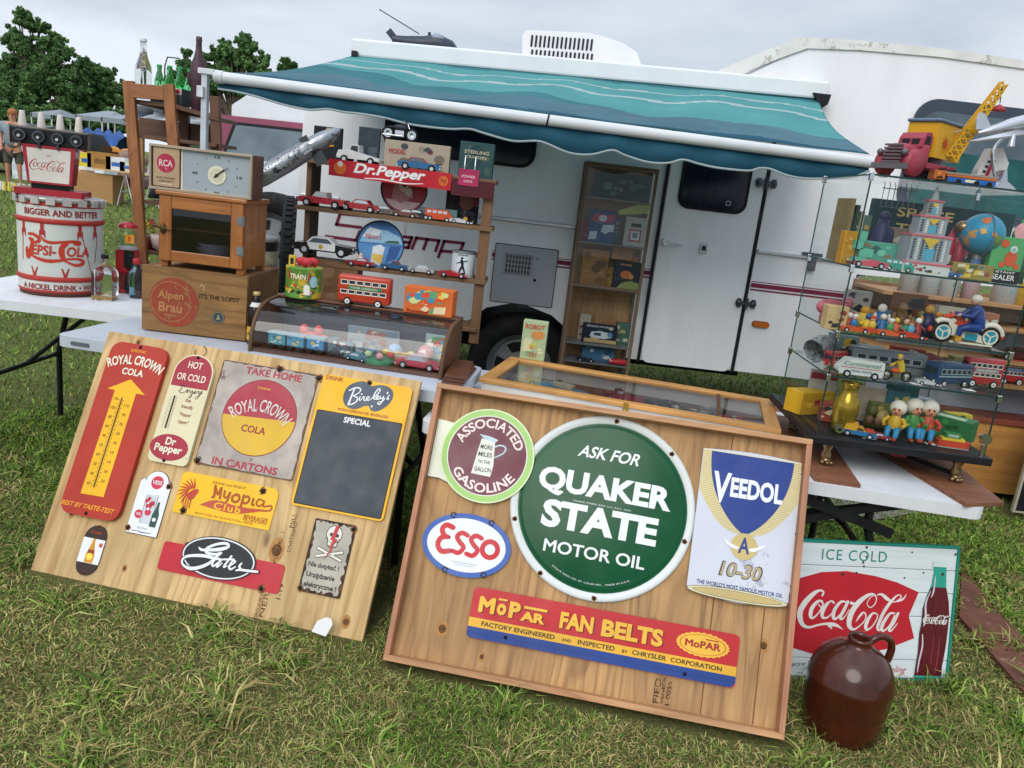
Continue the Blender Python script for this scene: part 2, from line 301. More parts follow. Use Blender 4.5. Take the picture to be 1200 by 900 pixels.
GATES=[[(588.0,187.4,3.8),(597.1,181.7,9.3),(611.4,182.5,9.3),(633.5,186.6,10.9),(665.7,195.2,13.6),(688.5,206.1,10.9),(688.6,215.4,9.3),(671.0,216.1,9.8),(644.6,207.2,9.8),(620.2,192.1,9.8),(615.0,180.5,9.3),(628.5,174.2,9.8),(654.1,175.9,9.3),(670.8,182.9,10.9)],[(669.8,181.4,8.2),(657.1,165.9,9.8),(640.5,144.3,10.9),(614.2,126.2,12.0),(580.0,114.5,12.5),(552.1,119.8,8.2),(541.9,133.7,7.6),(551.8,148.8,9.3),(578.3,157.7,10.9),(617.2,163.7,12.0),(646.5,162.6,10.9),(658.2,162.1,8.2)],[(672.3,163.4,8.2),(656.3,159.1,8.2),(650.8,143.6,8.7),(657.2,136.9,7.6),(670.2,151.2,6.5),(680.5,165.0,7.6),(669.3,144.5,8.2),(671.6,137.0,7.1),(684.2,152.5,4.9)],[(710.6,179.8,8.2),(701.8,161.1,8.2),(693.4,141.1,7.6),(703.5,145.6,4.9)],[(683.6,164.2,6.5),(721.8,171.4,6.5)],[(709.3,145.4,4.9),(723.1,157.2,6.0),(729.0,166.2,6.5),(718.1,164.1,7.1),(712.4,144.7,8.2),(720.0,138.3,7.6),(734.1,148.8,4.9)],[(752.6,164.0,6.0),(747.0,153.8,8.2),(752.6,144.4,8.7),(740.1,138.2,6.5)],[(750.2,142.7,8.7),(781.0,144.6,8.7),(814.2,147.7,8.2)]]
BBLOB=[[(957.6,784.1),(959.4,806.4),(972.4,828.7),(1005.1,846.9),(1029.2,847.1),(1042.6,837.3),(1057.3,837.8),(1079.5,845.1),(1109.3,843.5),(1128.9,830.2),(1134.6,805.7),(1124.1,780.5),(1103.7,759.1),(1082.3,749.3),(1067.2,751.3),(1056.8,764.0),(1039.1,761.1),(1023.2,751.2),(1000.8,744.8),(974.9,752.3),(961.6,768.4)]]
BIRE=[[(992.0,817.2,5.4),(988.4,794.6,6.5),(982.9,757.3,7.2)],[(974.8,808.0,5.4),(993.2,820.1,5.4),(1009.4,821.9,5.4),(1015.2,813.6,4.7),(1007.1,801.3,4.3),(993.0,790.8,4.3)],[(993.0,790.8,4.3),(1008.8,787.0,5.1),(1010.0,774.5,5.1),(998.2,762.5,5.4),(982.9,757.3,5.4)],[(1018.6,792.3,5.1),(1017.6,781.2,5.1),(1023.4,780.3,3.6),(1029.6,792.2,3.6)],[(1021.5,802.8,5.4),(1023.4,801.3,5.4)],[(1029.2,794.0,4.0),(1035.0,793.1,4.3),(1033.6,783.8,4.3),(1041.5,781.4,3.6)],[(1041.1,783.2,3.6),(1050.0,791.9,3.6),(1050.5,797.5,4.0),(1043.8,794.6,4.3),(1044.2,785.5,4.7),(1053.5,785.2,3.6),(1063.7,796.0,3.6)],[(1065.9,794.5,4.0),(1077.1,809.1,4.7),(1083.9,826.6,4.7),(1077.5,830.1,4.7),(1069.7,817.0,5.1),(1066.4,800.1,5.4),(1071.2,791.7,4.7),(1080.5,795.1,3.6)],[(1078.7,794.8,3.6),(1084.5,801.2,3.6),(1081.5,806.2,4.0),(1077.0,798.1,4.3),(1083.1,791.9,4.3),(1090.2,800.3,3.6)],[(1090.7,805.8,4.0),(1091.0,796.8,4.3),(1099.4,800.0,3.6),(1101.3,807.6,4.7),(1101.1,793.0,4.3),(1095.6,777.6,4.7),(1087.5,777.2,4.7),(1088.7,783.7,3.6),(1101.9,789.5,3.3),(1108.2,801.4,3.3)],[(1112.5,822.1,7.2),(1112.4,818.5,5.4)],[(1121.6,814.5,3.6),(1116.2,806.4,4.3),(1121.4,800.0,4.7),(1114.3,798.8,3.6)]]
PEPSI=[[(130.0,-110.0,30.0),(200.0,-105.0,36.0),(280.0,-140.0,44.0),(290.0,-180.0,40.0),(230.0,-205.0,34.0),(160.0,-185.0,30.0),(150.0,-160.0,24.0),(205.0,-170.0,20.0)],[(190.0,-200.0,40.0),(160.0,-290.0,44.0),(130.0,-380.0,50.0),(100.0,-400.0,40.0),(80.0,-330.0,30.0),(95.0,-280.0,22.0),(115.0,-330.0,24.0)],[(150.0,-360.0,26.0),(250.0,-400.0,36.0),(400.0,-425.0,44.0),(560.0,-410.0,34.0),(650.0,-390.0,26.0),(780.0,-385.0,28.0),(860.0,-410.0,40.0),(850.0,-450.0,44.0),(760.0,-465.0,36.0),(680.0,-440.0,26.0),(600.0,-405.0,20.0)],[(320.0,-120.0,12.0),(360.0,-170.0,30.0),(450.0,-190.0,36.0),(600.0,-175.0,30.0),(720.0,-165.0,36.0),(820.0,-175.0,36.0),(800.0,-200.0,30.0),(740.0,-195.0,20.0)],[(650.0,-185.0,50.0),(590.0,-240.0,60.0),(580.0,-320.0,66.0),(600.0,-390.0,50.0)]]
random.seed(7); rng = np.random.default_rng(5)
# ground
def gz(y): return max(0, min(y, 60)-8)*.0165
def ground():
    m = bpy.data.materials.new('turf'); m.use_nodes = True; n = m.node_tree.nodes; l = m.node_tree.links; b = n['Principled BSDF']
    b.inputs['Roughness'].default_value = .95; b.inputs['Specular IOR Level'].default_value = .2
    t = n.new('ShaderNodeTexCoord')
    def ns(s, d=6, r=.6):
        a = n.new('ShaderNodeTexNoise'); a.inputs['Scale'].default_value = s; a.inputs['Detail'].default_value = d; a.inputs['Roughness'].default_value = r; l.new(t.outputs['Object'], a.inputs['Vector']); return a
    a = ns(1.3); r = n.new('ShaderNodeValToRGB'); e = r.color_ramp.elements
    e[0].position = .36; e[0].color = lin('56622f')+(1,); e[1].position = .66; e[1].color = lin('68753a')+(1,)
    l.new(a.outputs[0], r.inputs[0])
    f = ns(55, 8, .75); r2 = n.new('ShaderNodeValToRGB'); e = r2.color_ramp.elements; e[0].position = .35; e[0].color = lin('3a341e')+(1,); e[1].position = .7; e[1].color = lin('8a8052')+(1,)
    l.new(f.outputs[0], r2.inputs[0])
    mx = n.new('ShaderNodeMix'); mx.data_type = 'RGBA'; mx.inputs[0].default_value = .45
    # close to the tables the turf is trodden and dry; further off it is green
    l.new(r.outputs[0], mx.inputs[6]); l.new(r2.outputs[0], mx.inputs[7])
    sp = n.new('ShaderNodeSeparateXYZ'); l.new(t.outputs['Object'], sp.inputs[0]); mr = n.new('ShaderNodeMapRange'); mr.inputs[1].default_value = 2; mr.inputs[2].default_value = 7; mr.inputs[3].default_value = .6; mr.inputs[4].default_value = .22
    l.new(sp.outputs[1], mr.inputs[0]); l.new(mr.outputs[0], mx.inputs[0])
    l.new(mx.outputs[2], b.inputs['Base Color'])
    bb = n.new('ShaderNodeBump'); bb.inputs['Strength'].default_value = .8; bb.inputs['Distance'].default_value = .03; l.new(f.outputs[0], bb.inputs['Height']); l.new(bb.outputs[0], b.inputs['Normal'])
    g = MB().m(m); ys = [-12, -2, 0, 2, 4, 6, 8, 12, 20, 30, 45, 60, 110]; xs = [-110, -40, -15, -5, 0, 5, 15, 40, 110]
    g.add([(x, y, gz(y)) for y in ys for x in xs], [(j*9+i, j*9+i+1, (j+1)*9+i+1, (j+1)*9+i) for j in range(len(ys)-1) for i in range(8)], True)
    struct(g.build('ground'))
ground()
GRASS = [('grass_a', '6f9036'), ('grass_b', '466a22'), ('grass_c', '92aa50'), ('grass_d', 'b6aa70'), ('grass_e', '8f8050'), ('grass_f', '6a7440')]
def grass():
    N_ = 230000
    u = rng.random(N_); d = 1.1*(26/1.1)**(u**1.12)
    an = (rng.random(N_)-.5)*1.75; x = np.sin(an)*d; y = np.cos(an)*d
    extra = 170000; cx = rng.uniform(-2.6, 3.2, extra); cy = rng.uniform(1.15, 4.2, extra); tc_ = 130; tx, ty = rng.uniform(-2.2, 2.6, tc_), rng.uniform(1.2, 3.4, tc_)**1.0; k_ = rng.integers(0, tc_, 11000); ux, uy = tx[k_]+rng.normal(0, .03, 11000), ty[k_]+rng.normal(0, .03, 11000); nb = len(x)+extra; x = np.r_[x, cx, ux]; y = np.r_[y, cy, uy]; tu = np.arange(len(x)) >= nb
    keep = (y > 1.0)
    for (ax, ay, bx, by) in ((-1.6, 2.455, -.38, 2.26), (-.30, 2.14, .92, 1.97)):
        t = ((x-ax)*(bx-ax)+(y-ay)*(by-ay))/((bx-ax)**2+(by-ay)**2); q = ((bx-ax)*(y-ay)-(by-ay)*(x-ax))/math.hypot(bx-ax, by-ay); keep &= ~((t > -.01) & (t < 1.01) & (q > -.022) & (q < .35))
    keep = keep; tu = tu[keep]; x, y = x[keep], y[keep]; n = len(x); d = np.hypot(x, y)
    def pn(s, o): return np.array([noise.noise((a*s+o, b*s-o, o)) for a, b in zip(x, y)])
    p1 = pn(1.9, 3.1); p2 = pn(5.5, 11.); p3 = pn(.5, 7.)
    dry = .74*np.clip((3.6-y)/1.6, 0, 1) + .75*p1*np.clip((6-y)/3, .25, 1) + .5*p2*np.clip((6-y)/3, .3, 1) + .04
    dry += .25*((x > .9) & (y < 3)) - .55*np.exp(-((x-1.5)**2+(y-2.1)**2)/.10) - .35*np.exp(-((x+.1)**2+(y-1.95)**2)/.12) - .3*(y > 5)
    lush = np.clip(.5+p2*1.0-dry*.6, 0, 1.2)
    h = (.020+.030*lush)*rng.uniform(.5, 1.35, n)*(1+np.clip(d-4, 0, 12)*.05)
    for (ax, ay, bx, by) in ((-1.6, 2.42, -.4, 2.23), (-.32, 2.13, .93, 1.97), (.9, 2.2, 1.65, 2.4)):
        t = np.clip(((x-ax)*(bx-ax)+(y-ay)*(by-ay))/((bx-ax)**2+(by-ay)**2), 0, 1); q = np.hypot(x-ax-t*(bx-ax), y-ay-t*(by-ay)); h *= 1-.35*np.exp(-(q/.05)**2)
    h *= 1+.7*np.exp(-((x-1.45)**2+(y-2.12)**2)/.05)
    bare = np.clip((p1*.9+p2*.8-.12)*3.2, 0, 1)*np.clip((5-y)/2, 0, 1); h *= 1-.55*bare; h[tu] = rng.uniform(.035, .085, int(tu.sum()))
    w = .00135*(1+.75*tu)*rng.uniform(.6, 1.6, n)*(1+np.clip(d-2, 0, 20)*.30)
    lean = rng.uniform(.35, 1.35, n)*(1+.3*(dry > .3)); th = rng.uniform(0, 2*PI, n); ph = rng.uniform(0, 2*PI, n)
    hx, hy = np.cos(th), np.sin(th); wx, wy = np.cos(ph)*w, np.sin(ph)*w
    z0 = np.array([gz(b) for b in y])
    L_ = h*1.25
    V = np.zeros((n, 5, 3))
    V[:, 0] = np.c_[x-wx, y-wy, z0-.002]; V[:, 1] = np.c_[x+wx, y+wy, z0-.002]
    mx_, my_, mz = x+hx*L_*lean*.4, y+hy*L_*lean*.4, z0+h*np.clip(.75-.28*lean, .25, .7)
    V[:, 2] = np.c_[mx_-wx*.8, my_-wy*.8, mz]; V[:, 3] = np.c_[mx_+wx*.8, my_+wy*.8, mz]
    V[:, 4] = np.c_[x+hx*L_*lean, y+hy*L_*lean, z0+h*np.clip(1.0-.55*lean, .10, 1)]
    big = (rng.random(n) < .03) & (p2+.6*p3 > -.05) & (d < 6)
    Vc = V[:, :1].copy(); V[big] = Vc[big]+(V[big]-Vc[big])*rng.uniform(1.3, 1.9, (int(big.sum()), 1, 1))
    c = rng.random(n); mi = np.zeros(n, int)
    pr = np.clip(dry*.85+.25*bare+.10*(y < 2.7), .04, .76); pr[tu] *= .6
    mi[c < 1] = 1; mi[c < .62] = 0; mi[c < .25] = 2
    c2 = rng.random(n); mi[c2 < pr] = 3; mi[c2 < pr*(.5+.3*bare)] = 4; mi[(rng.random(n) < .2)] = 5
    me = bpy.data.meshes.new('grass'); me.vertices.add(n*5); me.vertices.foreach_set('co', V.ravel())
    base = (np.arange(n)*5)[:, None]; lo = (base+np.array([0, 1, 3, 2, 2, 3, 4])).ravel()
    me.loops.add(n*7); me.loops.foreach_set('vertex_index', lo.astype(np.int32)); me.polygons.add(n*2)
    st = (np.arange(n)*7)[:, None]+np.array([0, 4]); me.polygons.foreach_set('loop_start', st.ravel().astype(np.int32))
    try: me.polygons.foreach_set('loop_total', np.tile([4, 3], n).astype(np.int32))
    except Exception: pass
    for k, hx_ in GRASS: me.materials.append(mat(k, hx_, .75, var=.3, sc=3, spec=.12))
    me.polygons.foreach_set('material_index', np.repeat(mi, 2).astype(np.int32)); me.update(); me.validate()
    o = bpy.data.objects.new('grass', me); COL.objects.link(o); tag(o, 'short trodden grass, green with dry straw patches, over the whole field', 'grass'); o['kind'] = 'stuff'
grass()
# bare gravel patch seen under the right table
g = MB().m(mat('gravel', '8b8783', .95, var=.35, sc=40, bump=.6, bsc=90))
p = [atZ(a, b, .012) for a, b in ((925, 560), (1000, 560), (1062, 578), (1075, 600), (1010, 612), (925, 606))]
struct(g.add([tuple(q) for q in p], [tuple(range(5, -1, -1))]).build('gravel_path'))
# trees
LEAF = [mat('leaf_dark', '46663c', .7, var=.25, sc=1, spec=.2), mat('leaf_mid', '5c8049', .7, var=.25, sc=1, spec=.2), mat('leaf_light', '7d9d60', .7, var=.25, sc=1, spec=.2)]
for m_ in LEAF:
    n = m_.node_tree.nodes; l = m_.node_tree.links; tl = n.new('ShaderNodeBsdfTranslucent'); ms_ = n.new('ShaderNodeMixShader'); ms_.inputs[0].default_value = .3
    l.new(P(m_).inputs['Base Color'].links[0].from_socket, tl.inputs[0]); l.new(P(m_).outputs[0], ms_.inputs[1]); l.new(tl.outputs[0], ms_.inputs[2]); l.new(ms_.outputs[0], n['Material Output'].inputs[0])
BARK = mat('bark', '5a5046', .9, bump=.5, var=.3)
def tree(name, label, Y, clumps, trunk, dens=640, ls=.078, seed=1, cut=.0):
    """clumps: (px, py, radius px) of leaf masses at distance Y; trunk: px of its foot"""
    r_ = np.random.default_rng(seed); t = thing(name, label, 'tree', group='trees behind the market'); k = Y/FPX
    base = atY(trunk, 200, Y); base.z = gz(Y); t.location = base; tb = MB().m(BARK); C_ = []
    ztop = max(atY(a, b, Y).z for a, b, c in clumps)
    tb.tube([(0, 0, -.2), (.1, 0, (ztop-base.z)*.3), (-.1, .1, (ztop-base.z)*.62)], .3, 8, rs=[.42, .3, .14])
    V = []; MI = []; clumps = list(clumps)+[(a+r_.uniform(-.9, .9)*c, b_+r_.uniform(-.3, 1.1)*c, c*.75) for a, b_, c in clumps for _ in (0, 1)]
    for (a, b, c) in clumps:
        p = atY(a, b, Y)-base; R0 = c*k*1.12; p.y += r_.uniform(-1, 1)*R0*.8
        tb.tube([(0, 0, max(.6, p.z*.42)), tuple(p*.55+Vector((0, 0, p.z*.22))), tuple(p)], .1, 5, rs=[.10, .06, .02], cap=False)
        sub = max(8, int(c*1.9))
        for _ in range(sub):
            v = r_.normal(size=3); v /= np.linalg.norm(v); q = np.array(p)+v*R0*r_.uniform(.15, 1.0)*[1, 1, .85]; rr = R0*r_.uniform(.18, .38)
            n = int(dens*(rr*2.2)**2)+14; d = r_.normal(size=(n, 3)); d /= np.linalg.norm(d, axis=1)[:, None]
            pos = q+d*rr*(r_.random((n, 1))**.45)
            ax = r_.normal(size=(n, 3)); ax /= np.linalg.norm(ax, axis=1)[:, None]; bx = np.cross(ax, d); bx /= np.linalg.norm(bx, axis=1)[:, None]+1e-9
            s_ = ls*r_.uniform(.6, 1.3, (n, 1)); V.append(np.stack([pos-ax*s_, pos+bx*s_*.6, pos+ax*s_, pos-bx*s_*.6], 1)); MI.append(r_.choice([0, 1, 2], n, p=r_.choice([0, 1]) and [.55, .35, .1] or [.25, .45, .3]))
    V = np.concatenate(V); MI = np.concatenate(MI); n = len(V)
    me = bpy.data.meshes.new('crown'); me.vertices.add(n*4); me.vertices.foreach_set('co', V.ravel()); me.loops.add(n*4); me.loops.foreach_set('vertex_index', np.arange(n*4, dtype=np.int32))
    me.polygons.add(n); me.polygons.foreach_set('loop_start', np.arange(0, n*4, 4, dtype=np.int32))
    for m_ in LEAF: me.materials.append(m_)
    me.polygons.foreach_set('material_index', MI.astype(np.int32)); me.update(); me.validate()
    o = bpy.data.objects.new('crown', me); COL.objects.link(o); o.parent = t; tb.build('trunk', t)
    return n
nt_ = 0
nt_ += tree('oak_tree', 'tallest leafy tree at the left, its open top standing well above the others', 42, [(30, 22, 11), (44, 30, 9), (16, 42, 11), (30, 50, 13), (52, 50, 10), (66, 44, 9), (8, 66, 13), (34, 76, 17), (58, 70, 14), (74, 62, 10), (12, 94, 16), (50, 98, 18), (78, 86, 14), (90, 74, 9), (86, 104, 16), (28, 118, 20), (70, 124, 18), (-8, 80, 14), (-12, 115, 18)], 36, seed=3)
nt_ += tree('oak_tree', 'rounded dark green tree right of the tallest one, behind the market tables', 44, [(108, 82, 11), (122, 88, 11), (116, 100, 14), (136, 100, 9), (132, 112, 12), (102, 112, 14), (120, 126, 16), (144, 122, 10), (96, 132, 14)], 118, seed=5)
nt_ += tree('oak_tree', 'broad low tree filling the gap behind the man in grey', 40, [(-10, 125, 18), (10, 132, 16), (32, 138, 16), (55, 140, 14), (-5, 145, 16)], 20, seed=6)
nt_ += tree('oak_tree', 'low bushy tree above the blue tarp at the market', 41, [(78, 140, 12), (98, 142, 13), (120, 142, 13), (140, 138, 12), (155, 140, 10), (150, 152, 10)], 112, seed=7)
nt_ += tree('oak_tree', 'dark tree seen above the left end of the awning', 40, [(264, 52, 8), (282, 48, 9), (296, 56, 9), (274, 62, 11), (252, 62, 8), (308, 68, 6), (290, 72, 11), (262, 78, 13), (240, 66, 7), (238, 84, 11), (300, 84, 12), (270, 96, 14), (246, 104, 13), (295, 106, 14), (314, 76, 4)], 274, seed=8)
nt_ += tree('oak_tree', 'small dark tree behind the bottles on the ladder shelf', 43, [(218, 60, 6), (212, 74, 8), (224, 82, 8), (206, 88, 8), (222, 100, 10), (204, 110, 10), (190, 122, 8)], 214, seed=9)
nt_ += tree('oak_tree', 'tip of a distant tree showing just above the teal awning', 60, [(334, 72, 3.4), (338, 78, 4), (329, 79, 3), (345, 76, 1.6), (334, 90, 6)], 334, seed=10, ls=.2)
# camper trailer
WH = mat('gelcoat', 'e8e8eb', .3, var=.07, sc=1.6, spec=.4, wear='c4c2c2', wamt=.66, wsc=3, st=(2.4, 1, .5))
TRIM = mat('aluminium_trim', 'b9bcc0', .35, .7)
SEAL = mat('rubber_seal', '17191c', .6)
MAR = mat('maroon_vinyl', '7c2342', .45)
TY = 5.0
cp = thing('camper_trailer', 'white moulded camper trailer with maroon stripe, the backdrop of the stall', 'camper', (0, TY, 0))
def tp(x, y): p = atY(x, y, TY); return (p.x, p.z)
def lerp2(a, b, t): return (a[0]+(b[0]-a[0])*t, a[1]+(b[1]-a[1])*t)
b = MB().m(WH).push(UPR)
b.prism([(-1.36, .56), (-.38, .5), (-.33, .62), (-.22, .72), (-.02, .78), (.2, .72), (.34, .62), (.4, .5), (1.9, .5), (2.02, .62), (2.06, 1.2), (5.6, 1.3), (5.6, 2.62), (1.62, 2.5), (1.43, 2.46), (.98, 2.24), (-1.12, 2.13), (-1.34, 2.02), (-1.45, 1.75), (-1.47, .8)], -2.1, 0)
b.pop().build('wall', cp, .06, 3, True)
# dark chassis box under the floor, roof cap
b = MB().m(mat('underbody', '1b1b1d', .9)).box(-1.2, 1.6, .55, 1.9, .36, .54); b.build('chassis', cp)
rc = mat('dirty_roof', 'dddcd8', .5, wear='b3b0a8', wamt=.56, wsc=7)
b = MB().m(rc).push(UPR); o_ = [(826, 90), (852, 78), (895, 60), (935, 44), (1000, 47), (1100, 57), (1200, 71), (1290, 84)]; i_ = [(866, 91), (880, 82), (915, 68), (946, 57), (1005, 59), (1100, 67), (1200, 81), (1290, 94)]
o2 = [tp(*q) for q in o_]; i2 = [tp(*q) for q in i_]; b.prism(i2+o2[::-1], -.2, .012); b.pop().build('roof_edge', cp, .006)
# door
D = cp
dr = MB().m(WH).push(UPR).prism(rrect(.805, 1.385, .49, 1.98, .05), -.02, .012); dr.pop(); door = dr.build('door', cp, .008)
s = MB().m(SEAL).push(UPR)
for x in (.79, 1.40): s.prism([(x-.009, .49), (x+.009, .49), (x+.009, 2.0), (x-.009, 2.0)], 0, .016)
s.pop().build('door_seal', cp)
w = MB().push(UPR).m(SEAL).prism(rrect(.875, 1.30, 1.475, 1.86, .07, 6), .012, .02).m(mat('door_glass', '0d1626', .12, var=.5, sc=3, st=(14, 14, .4))).prism(rrect(.895, 1.28, 1.495, 1.845, .055, 6), .018, .023)
w.m('9aa0a5').prism(rrect(1.17, 1.20, 1.52, 1.55, .004, 2), .02, .026).m('10151f').prism(rrect(1.176, 1.194, 1.526, 1.544, .003, 2), .02, .0275)
w.pop().build('window', cp)
h = MB().m(mat('chrome', 'c8cbd0', .12, 1.0, var=.03)).push(UPR); q = tp(779, 283)
h.cyl((q[0], q[1], .025), .02, .03, 'z', 14); h.box(q[0], q[0]+.10, q[1]-.02, q[1]-.005, .04, .052); h.pop().build('door_handle', door)
h = MB().m(TRIM).push(UPR); q = tp(824, 291); h.prism(rrect(q[0]-.022, q[0]+.022, q[1]-.033, q[1]+.033, .006), .012, .022).m('2a2c30').prism(rrect(q[0]-.012, q[0]+.012, q[1]-.012, q[1]+.016, .004), .02, .026); h.pop().build('door_lock', door)
for py, px in ((215, 897), (355, 873)):
    q = tp(px, py); h = MB().m(mat('hinge_metal', '4b4f55', .4, .8)).push(UPR)
    for dx in (-.045, .045): h.ball((q[0]+dx, q[1], .022), .022, (1, 1.2, .7), 10, 6); h.cb((q[0]+dx, q[1], .025), (.02, .055, .02))
    h.cb((q[0], q[1], .024), (.09, .022, .018)); h.cyl((q[0], q[1], .03), .011, .07, 'y', 8); h.pop().build('hinge', door)
# belt rails, stripes, hatch, marker light
for a, c_ in (((-.75, 1.285), (.45, 1.285)), ((1.42, 1.27), (2.04, 1.27)), ((-1.44, 1.285), (-1.2, 1.285))):
    h = MB().m(TRIM).box(a[0], c_[0], -.018, .01, a[1]-.012, a[1]+.012).build('belt_rail', cp, .004)
for a, c_ in ((-.22, .78), (1.42, 2.04)):
    h = MB().m(MAR).push(UPR); h.rect(a, c_, 1.045, 1.072, .0025).rect(a, c_, 1.026, 1.036, .0025).rect(a, c_, 1.079, 1.084, .0025); h.pop().build('stripe', cp)
h = MB().m(mat('latch_metal', '55585c', .4, .7)).push(UPR); q = tp(952, 302); h.prism(rrect(q[0]-.07, q[0]+.05, q[1]+.01, q[1]+.03, .006), .0, .03).box(q[0]-.02, q[0]+.02, q[1]-.08, q[1]+.01, .0, .03); h.pop().build('latch', cp)
q0 = tp(577, 290); q1 = tp(655, 362)
HG = mat('hatch_grey', 'a9abb2', .5, var=.06)
h = MB().push(UPR).m(SEAL).prism(rrect(-.205, .195, .765, 1.135, .012), 0, .006).m(HG).prism(rrect(-.2, .19, .77, 1.13, .01), .003, .012)
hatch = h.pop().build('hatch', cp, .003)
h = MB().push(UPR).m('3a3c40').rect(-.135, .035, .955, 1.08, .0135).m(HG)
for i in range(9): h.box(-.135+i*.02, -.128+i*.02, .955, 1.08, .013, .019)
for i in range(5): h.box(-.135, .035, .955+i*.029, .962+i*.029, .013, .019)
h.m('1d1e20').disc(.065, .93, .011, .0135, 10).disc(.065, 1.065, .008, .0135, 3)
h.pop().build('vent_grille', hatch)
h = MB().push(UPR); q = tp(891, 380); h.m('8a4a1c').prism(rrect(q[0]-.055, q[0]+.055, q[1]-.02, q[1]+.02, .02, 5), 0, .012).m(mat('amber_lens', 'b8601e', .2, var=.1)).prism(rrect(q[0]-.05, q[0]+.05, q[1]-.016, q[1]+.016, .016, 5), .01, .024); h.pop().build('marker_light', cp, .003)
# windows
h = MB().push(UPR).m(SEAL).prism(rrect(-.95, -.02, 1.60, 2.0, .09, 6), 0, .015).m(mat('side_glass', '131a24', .12, var=.4, sc=2)).prism(rrect(-.93, -.04, 1.62, 1.98, .075, 6), .012, .019); h.pop().build('window', cp)
x0, z0 = tp(1071, 230); x1, z1 = tp(1071, 117)
h = MB().push(UPR).m(mat('window_frame_blue', '3c4654', .4)).prism(rrect(2.19, 4.1, 1.60, 2.27, .13, 8), 0, .02).m(mat('big_glass', '56656e', .10, var=.3, sc=3)).prism(rrect(2.24, 4.05, 1.64, 2.20, .09, 8), .018, .024)
h.m(mat('teal_curtain', '1d5454', .55, var=.5, sc=4)).prism(rrect(2.26, 4.03, 1.65, 1.98, .05, 5), .02, .029); h.pop().build('window', cp)
# script lettering of the side
h = MB().m(MAR).push(UPR)
def tpz(zx, zy): return tp(380+zx/6.316, 230+zy/6.316)
def sgn(pts, w): 
    L_ = [tpz(*p_) for p_ in pts]
    for a, c_ in zip(L_[:-1], L_[1:]):
        d = Vector((c_[0]-a[0], c_[1]-a[1])); l_ = d.length; n_ = Vector((-d.y, d.x))/l_*w/2; e_ = d/l_*w*.42
        h.flat([(a[0]-e_.x-n_.x, a[1]-e_.y-n_.y), (c_[0]+e_.x-n_.x, c_[1]+e_.y-n_.y), (c_[0]+e_.x+n_.x, c_[1]+e_.y+n_.y), (a[0]-e_.x+n_.x, a[1]-e_.y+n_.y)], .003)
for s_ in ([(270, 230), (90, 208), (118, 128), (330, 148)], [(15, 297), (235, 325), (262, 262)], [(590, 300), (648, 305), (622, 380), (570, 375), (588, 338), (630, 342)], [(650, 385), (682, 308), (762, 318), (735, 390)], [(762, 318), (850, 328), (825, 402)], [(845, 448), (888, 332), (1030, 348), (1002, 415), (870, 405)]): sgn(s_, .019)
h.stroke([tpz(1040, 412)+(.006,), tpz(1200, 432)+(.006,)], .003).stroke([tpz(1010, 428)+(.016,), tpz(1200, 448)+(.016,)], .003)
h.pop().build('lettering', cp)
# wheel
def wheel(parent, x, y, z, R_, w, rim='8f9398', face=-1, spokes=5):
    TR = mat('tyre_rubber', '1c1c1e', .85, bump=.3, bsc=40)
    t = MB().m(TR).push(Matrix.Translation((x, y, z)) @ Matrix.Rotation(PI/2, 4, 'X'))
    t.lathe([(R_*.62, -w/2), (R_*.9, -w/2), (R_*.985, -w*.36), (R_, 0), (R_*.985, w*.36), (R_*.9, w/2), (R_*.62, w/2), (R_*.58, w*.3), (R_*.58, -w*.3), (R_*.62, -w/2)], 40); t.pop(); o = t.build('tyre', parent)
    r = MB().m(mat('rim_'+rim, rim, .35, .5)).push(Matrix.Translation((x, y, z)) @ Matrix.Rotation(PI/2, 4, 'X'))
    r.lathe([(R_*.62, w*.48), (R_*.6, w*.44), (R_*.55, w*.3), (R_*.5, w*.18), (R_*.2, w*.22), (R_*.17, w*.42), (R_*.001, w*.44)], 32)
    r.m('141416')
    for k in range(spokes):
        a = 2*PI*(k+.5)/spokes; r.push(Matrix.Rotation(a, 4, 'Z')); r.flat([(R_*.27, -.028), (R_*.44, -.05), (R_*.47, 0), (R_*.44, .05), (R_*.27, .028)], w*.235); r.pop()
    r.pop(); r.build('rim', parent, smooth=False); return o
wh = bpy.data.objects.new('wheel', None); COL.objects.link(wh); wh.parent = cp
wheel(wh, .03, .13, .35, .345, .2, '9a9da2')
# gap line at the raised nose and clearance light
h = MB().push(UPR).m('9c9da0').stroke([tp(866, 92)+(.006,), tp(915, 68.5)+(.006,), tp(946, 57.5)+(.006,)], .003).pop()
h.build('seam', cp)
# roof air conditioner
ac = thing('roof_air_conditioner', 'white slotted air conditioner box on the camper roof', 'air conditioner')
AY = 5.7
P0 = atY(612, 40, AY); P1 = atY(750, 62, AY); zb = 2.12
h = MB().m(mat('ac_plastic', 'd9dadc', .4, var=.04)).push(Matrix.Translation((0, AY, 0)) @ UPR)
xa = P0.x; xb = P1.x; zt = P0.z
A_ = lambda a, b_: (atY(a, b_, AY).x, atY(a, b_, AY).z)
h.prism([A_(*q) for q in ((612, 110), (752, 110), (751, 74), (746, 61), (730, 50), (706, 42), (690, 38.5), (622, 35), (615, 36), (612, 42))][::1], -.7, 0); h.pop(); h.build('cover', ac, .025, 3, True)
h = MB().m('202226').push(Matrix.Translation((0, AY, 0)) @ UPR)
for i in range(15):
    for ya, yb in ((41, 55), (58, 74)):
        p0 = A_(624+i*5, ya+i*.35); p1 = A_(624+i*5, yb+i*.35); h.prism(rrect(p0[0]-.007, p0[0]+.007, p1[1], p0[1], .005, 2), -.002, .004)
h.pop().build('slot', ac)
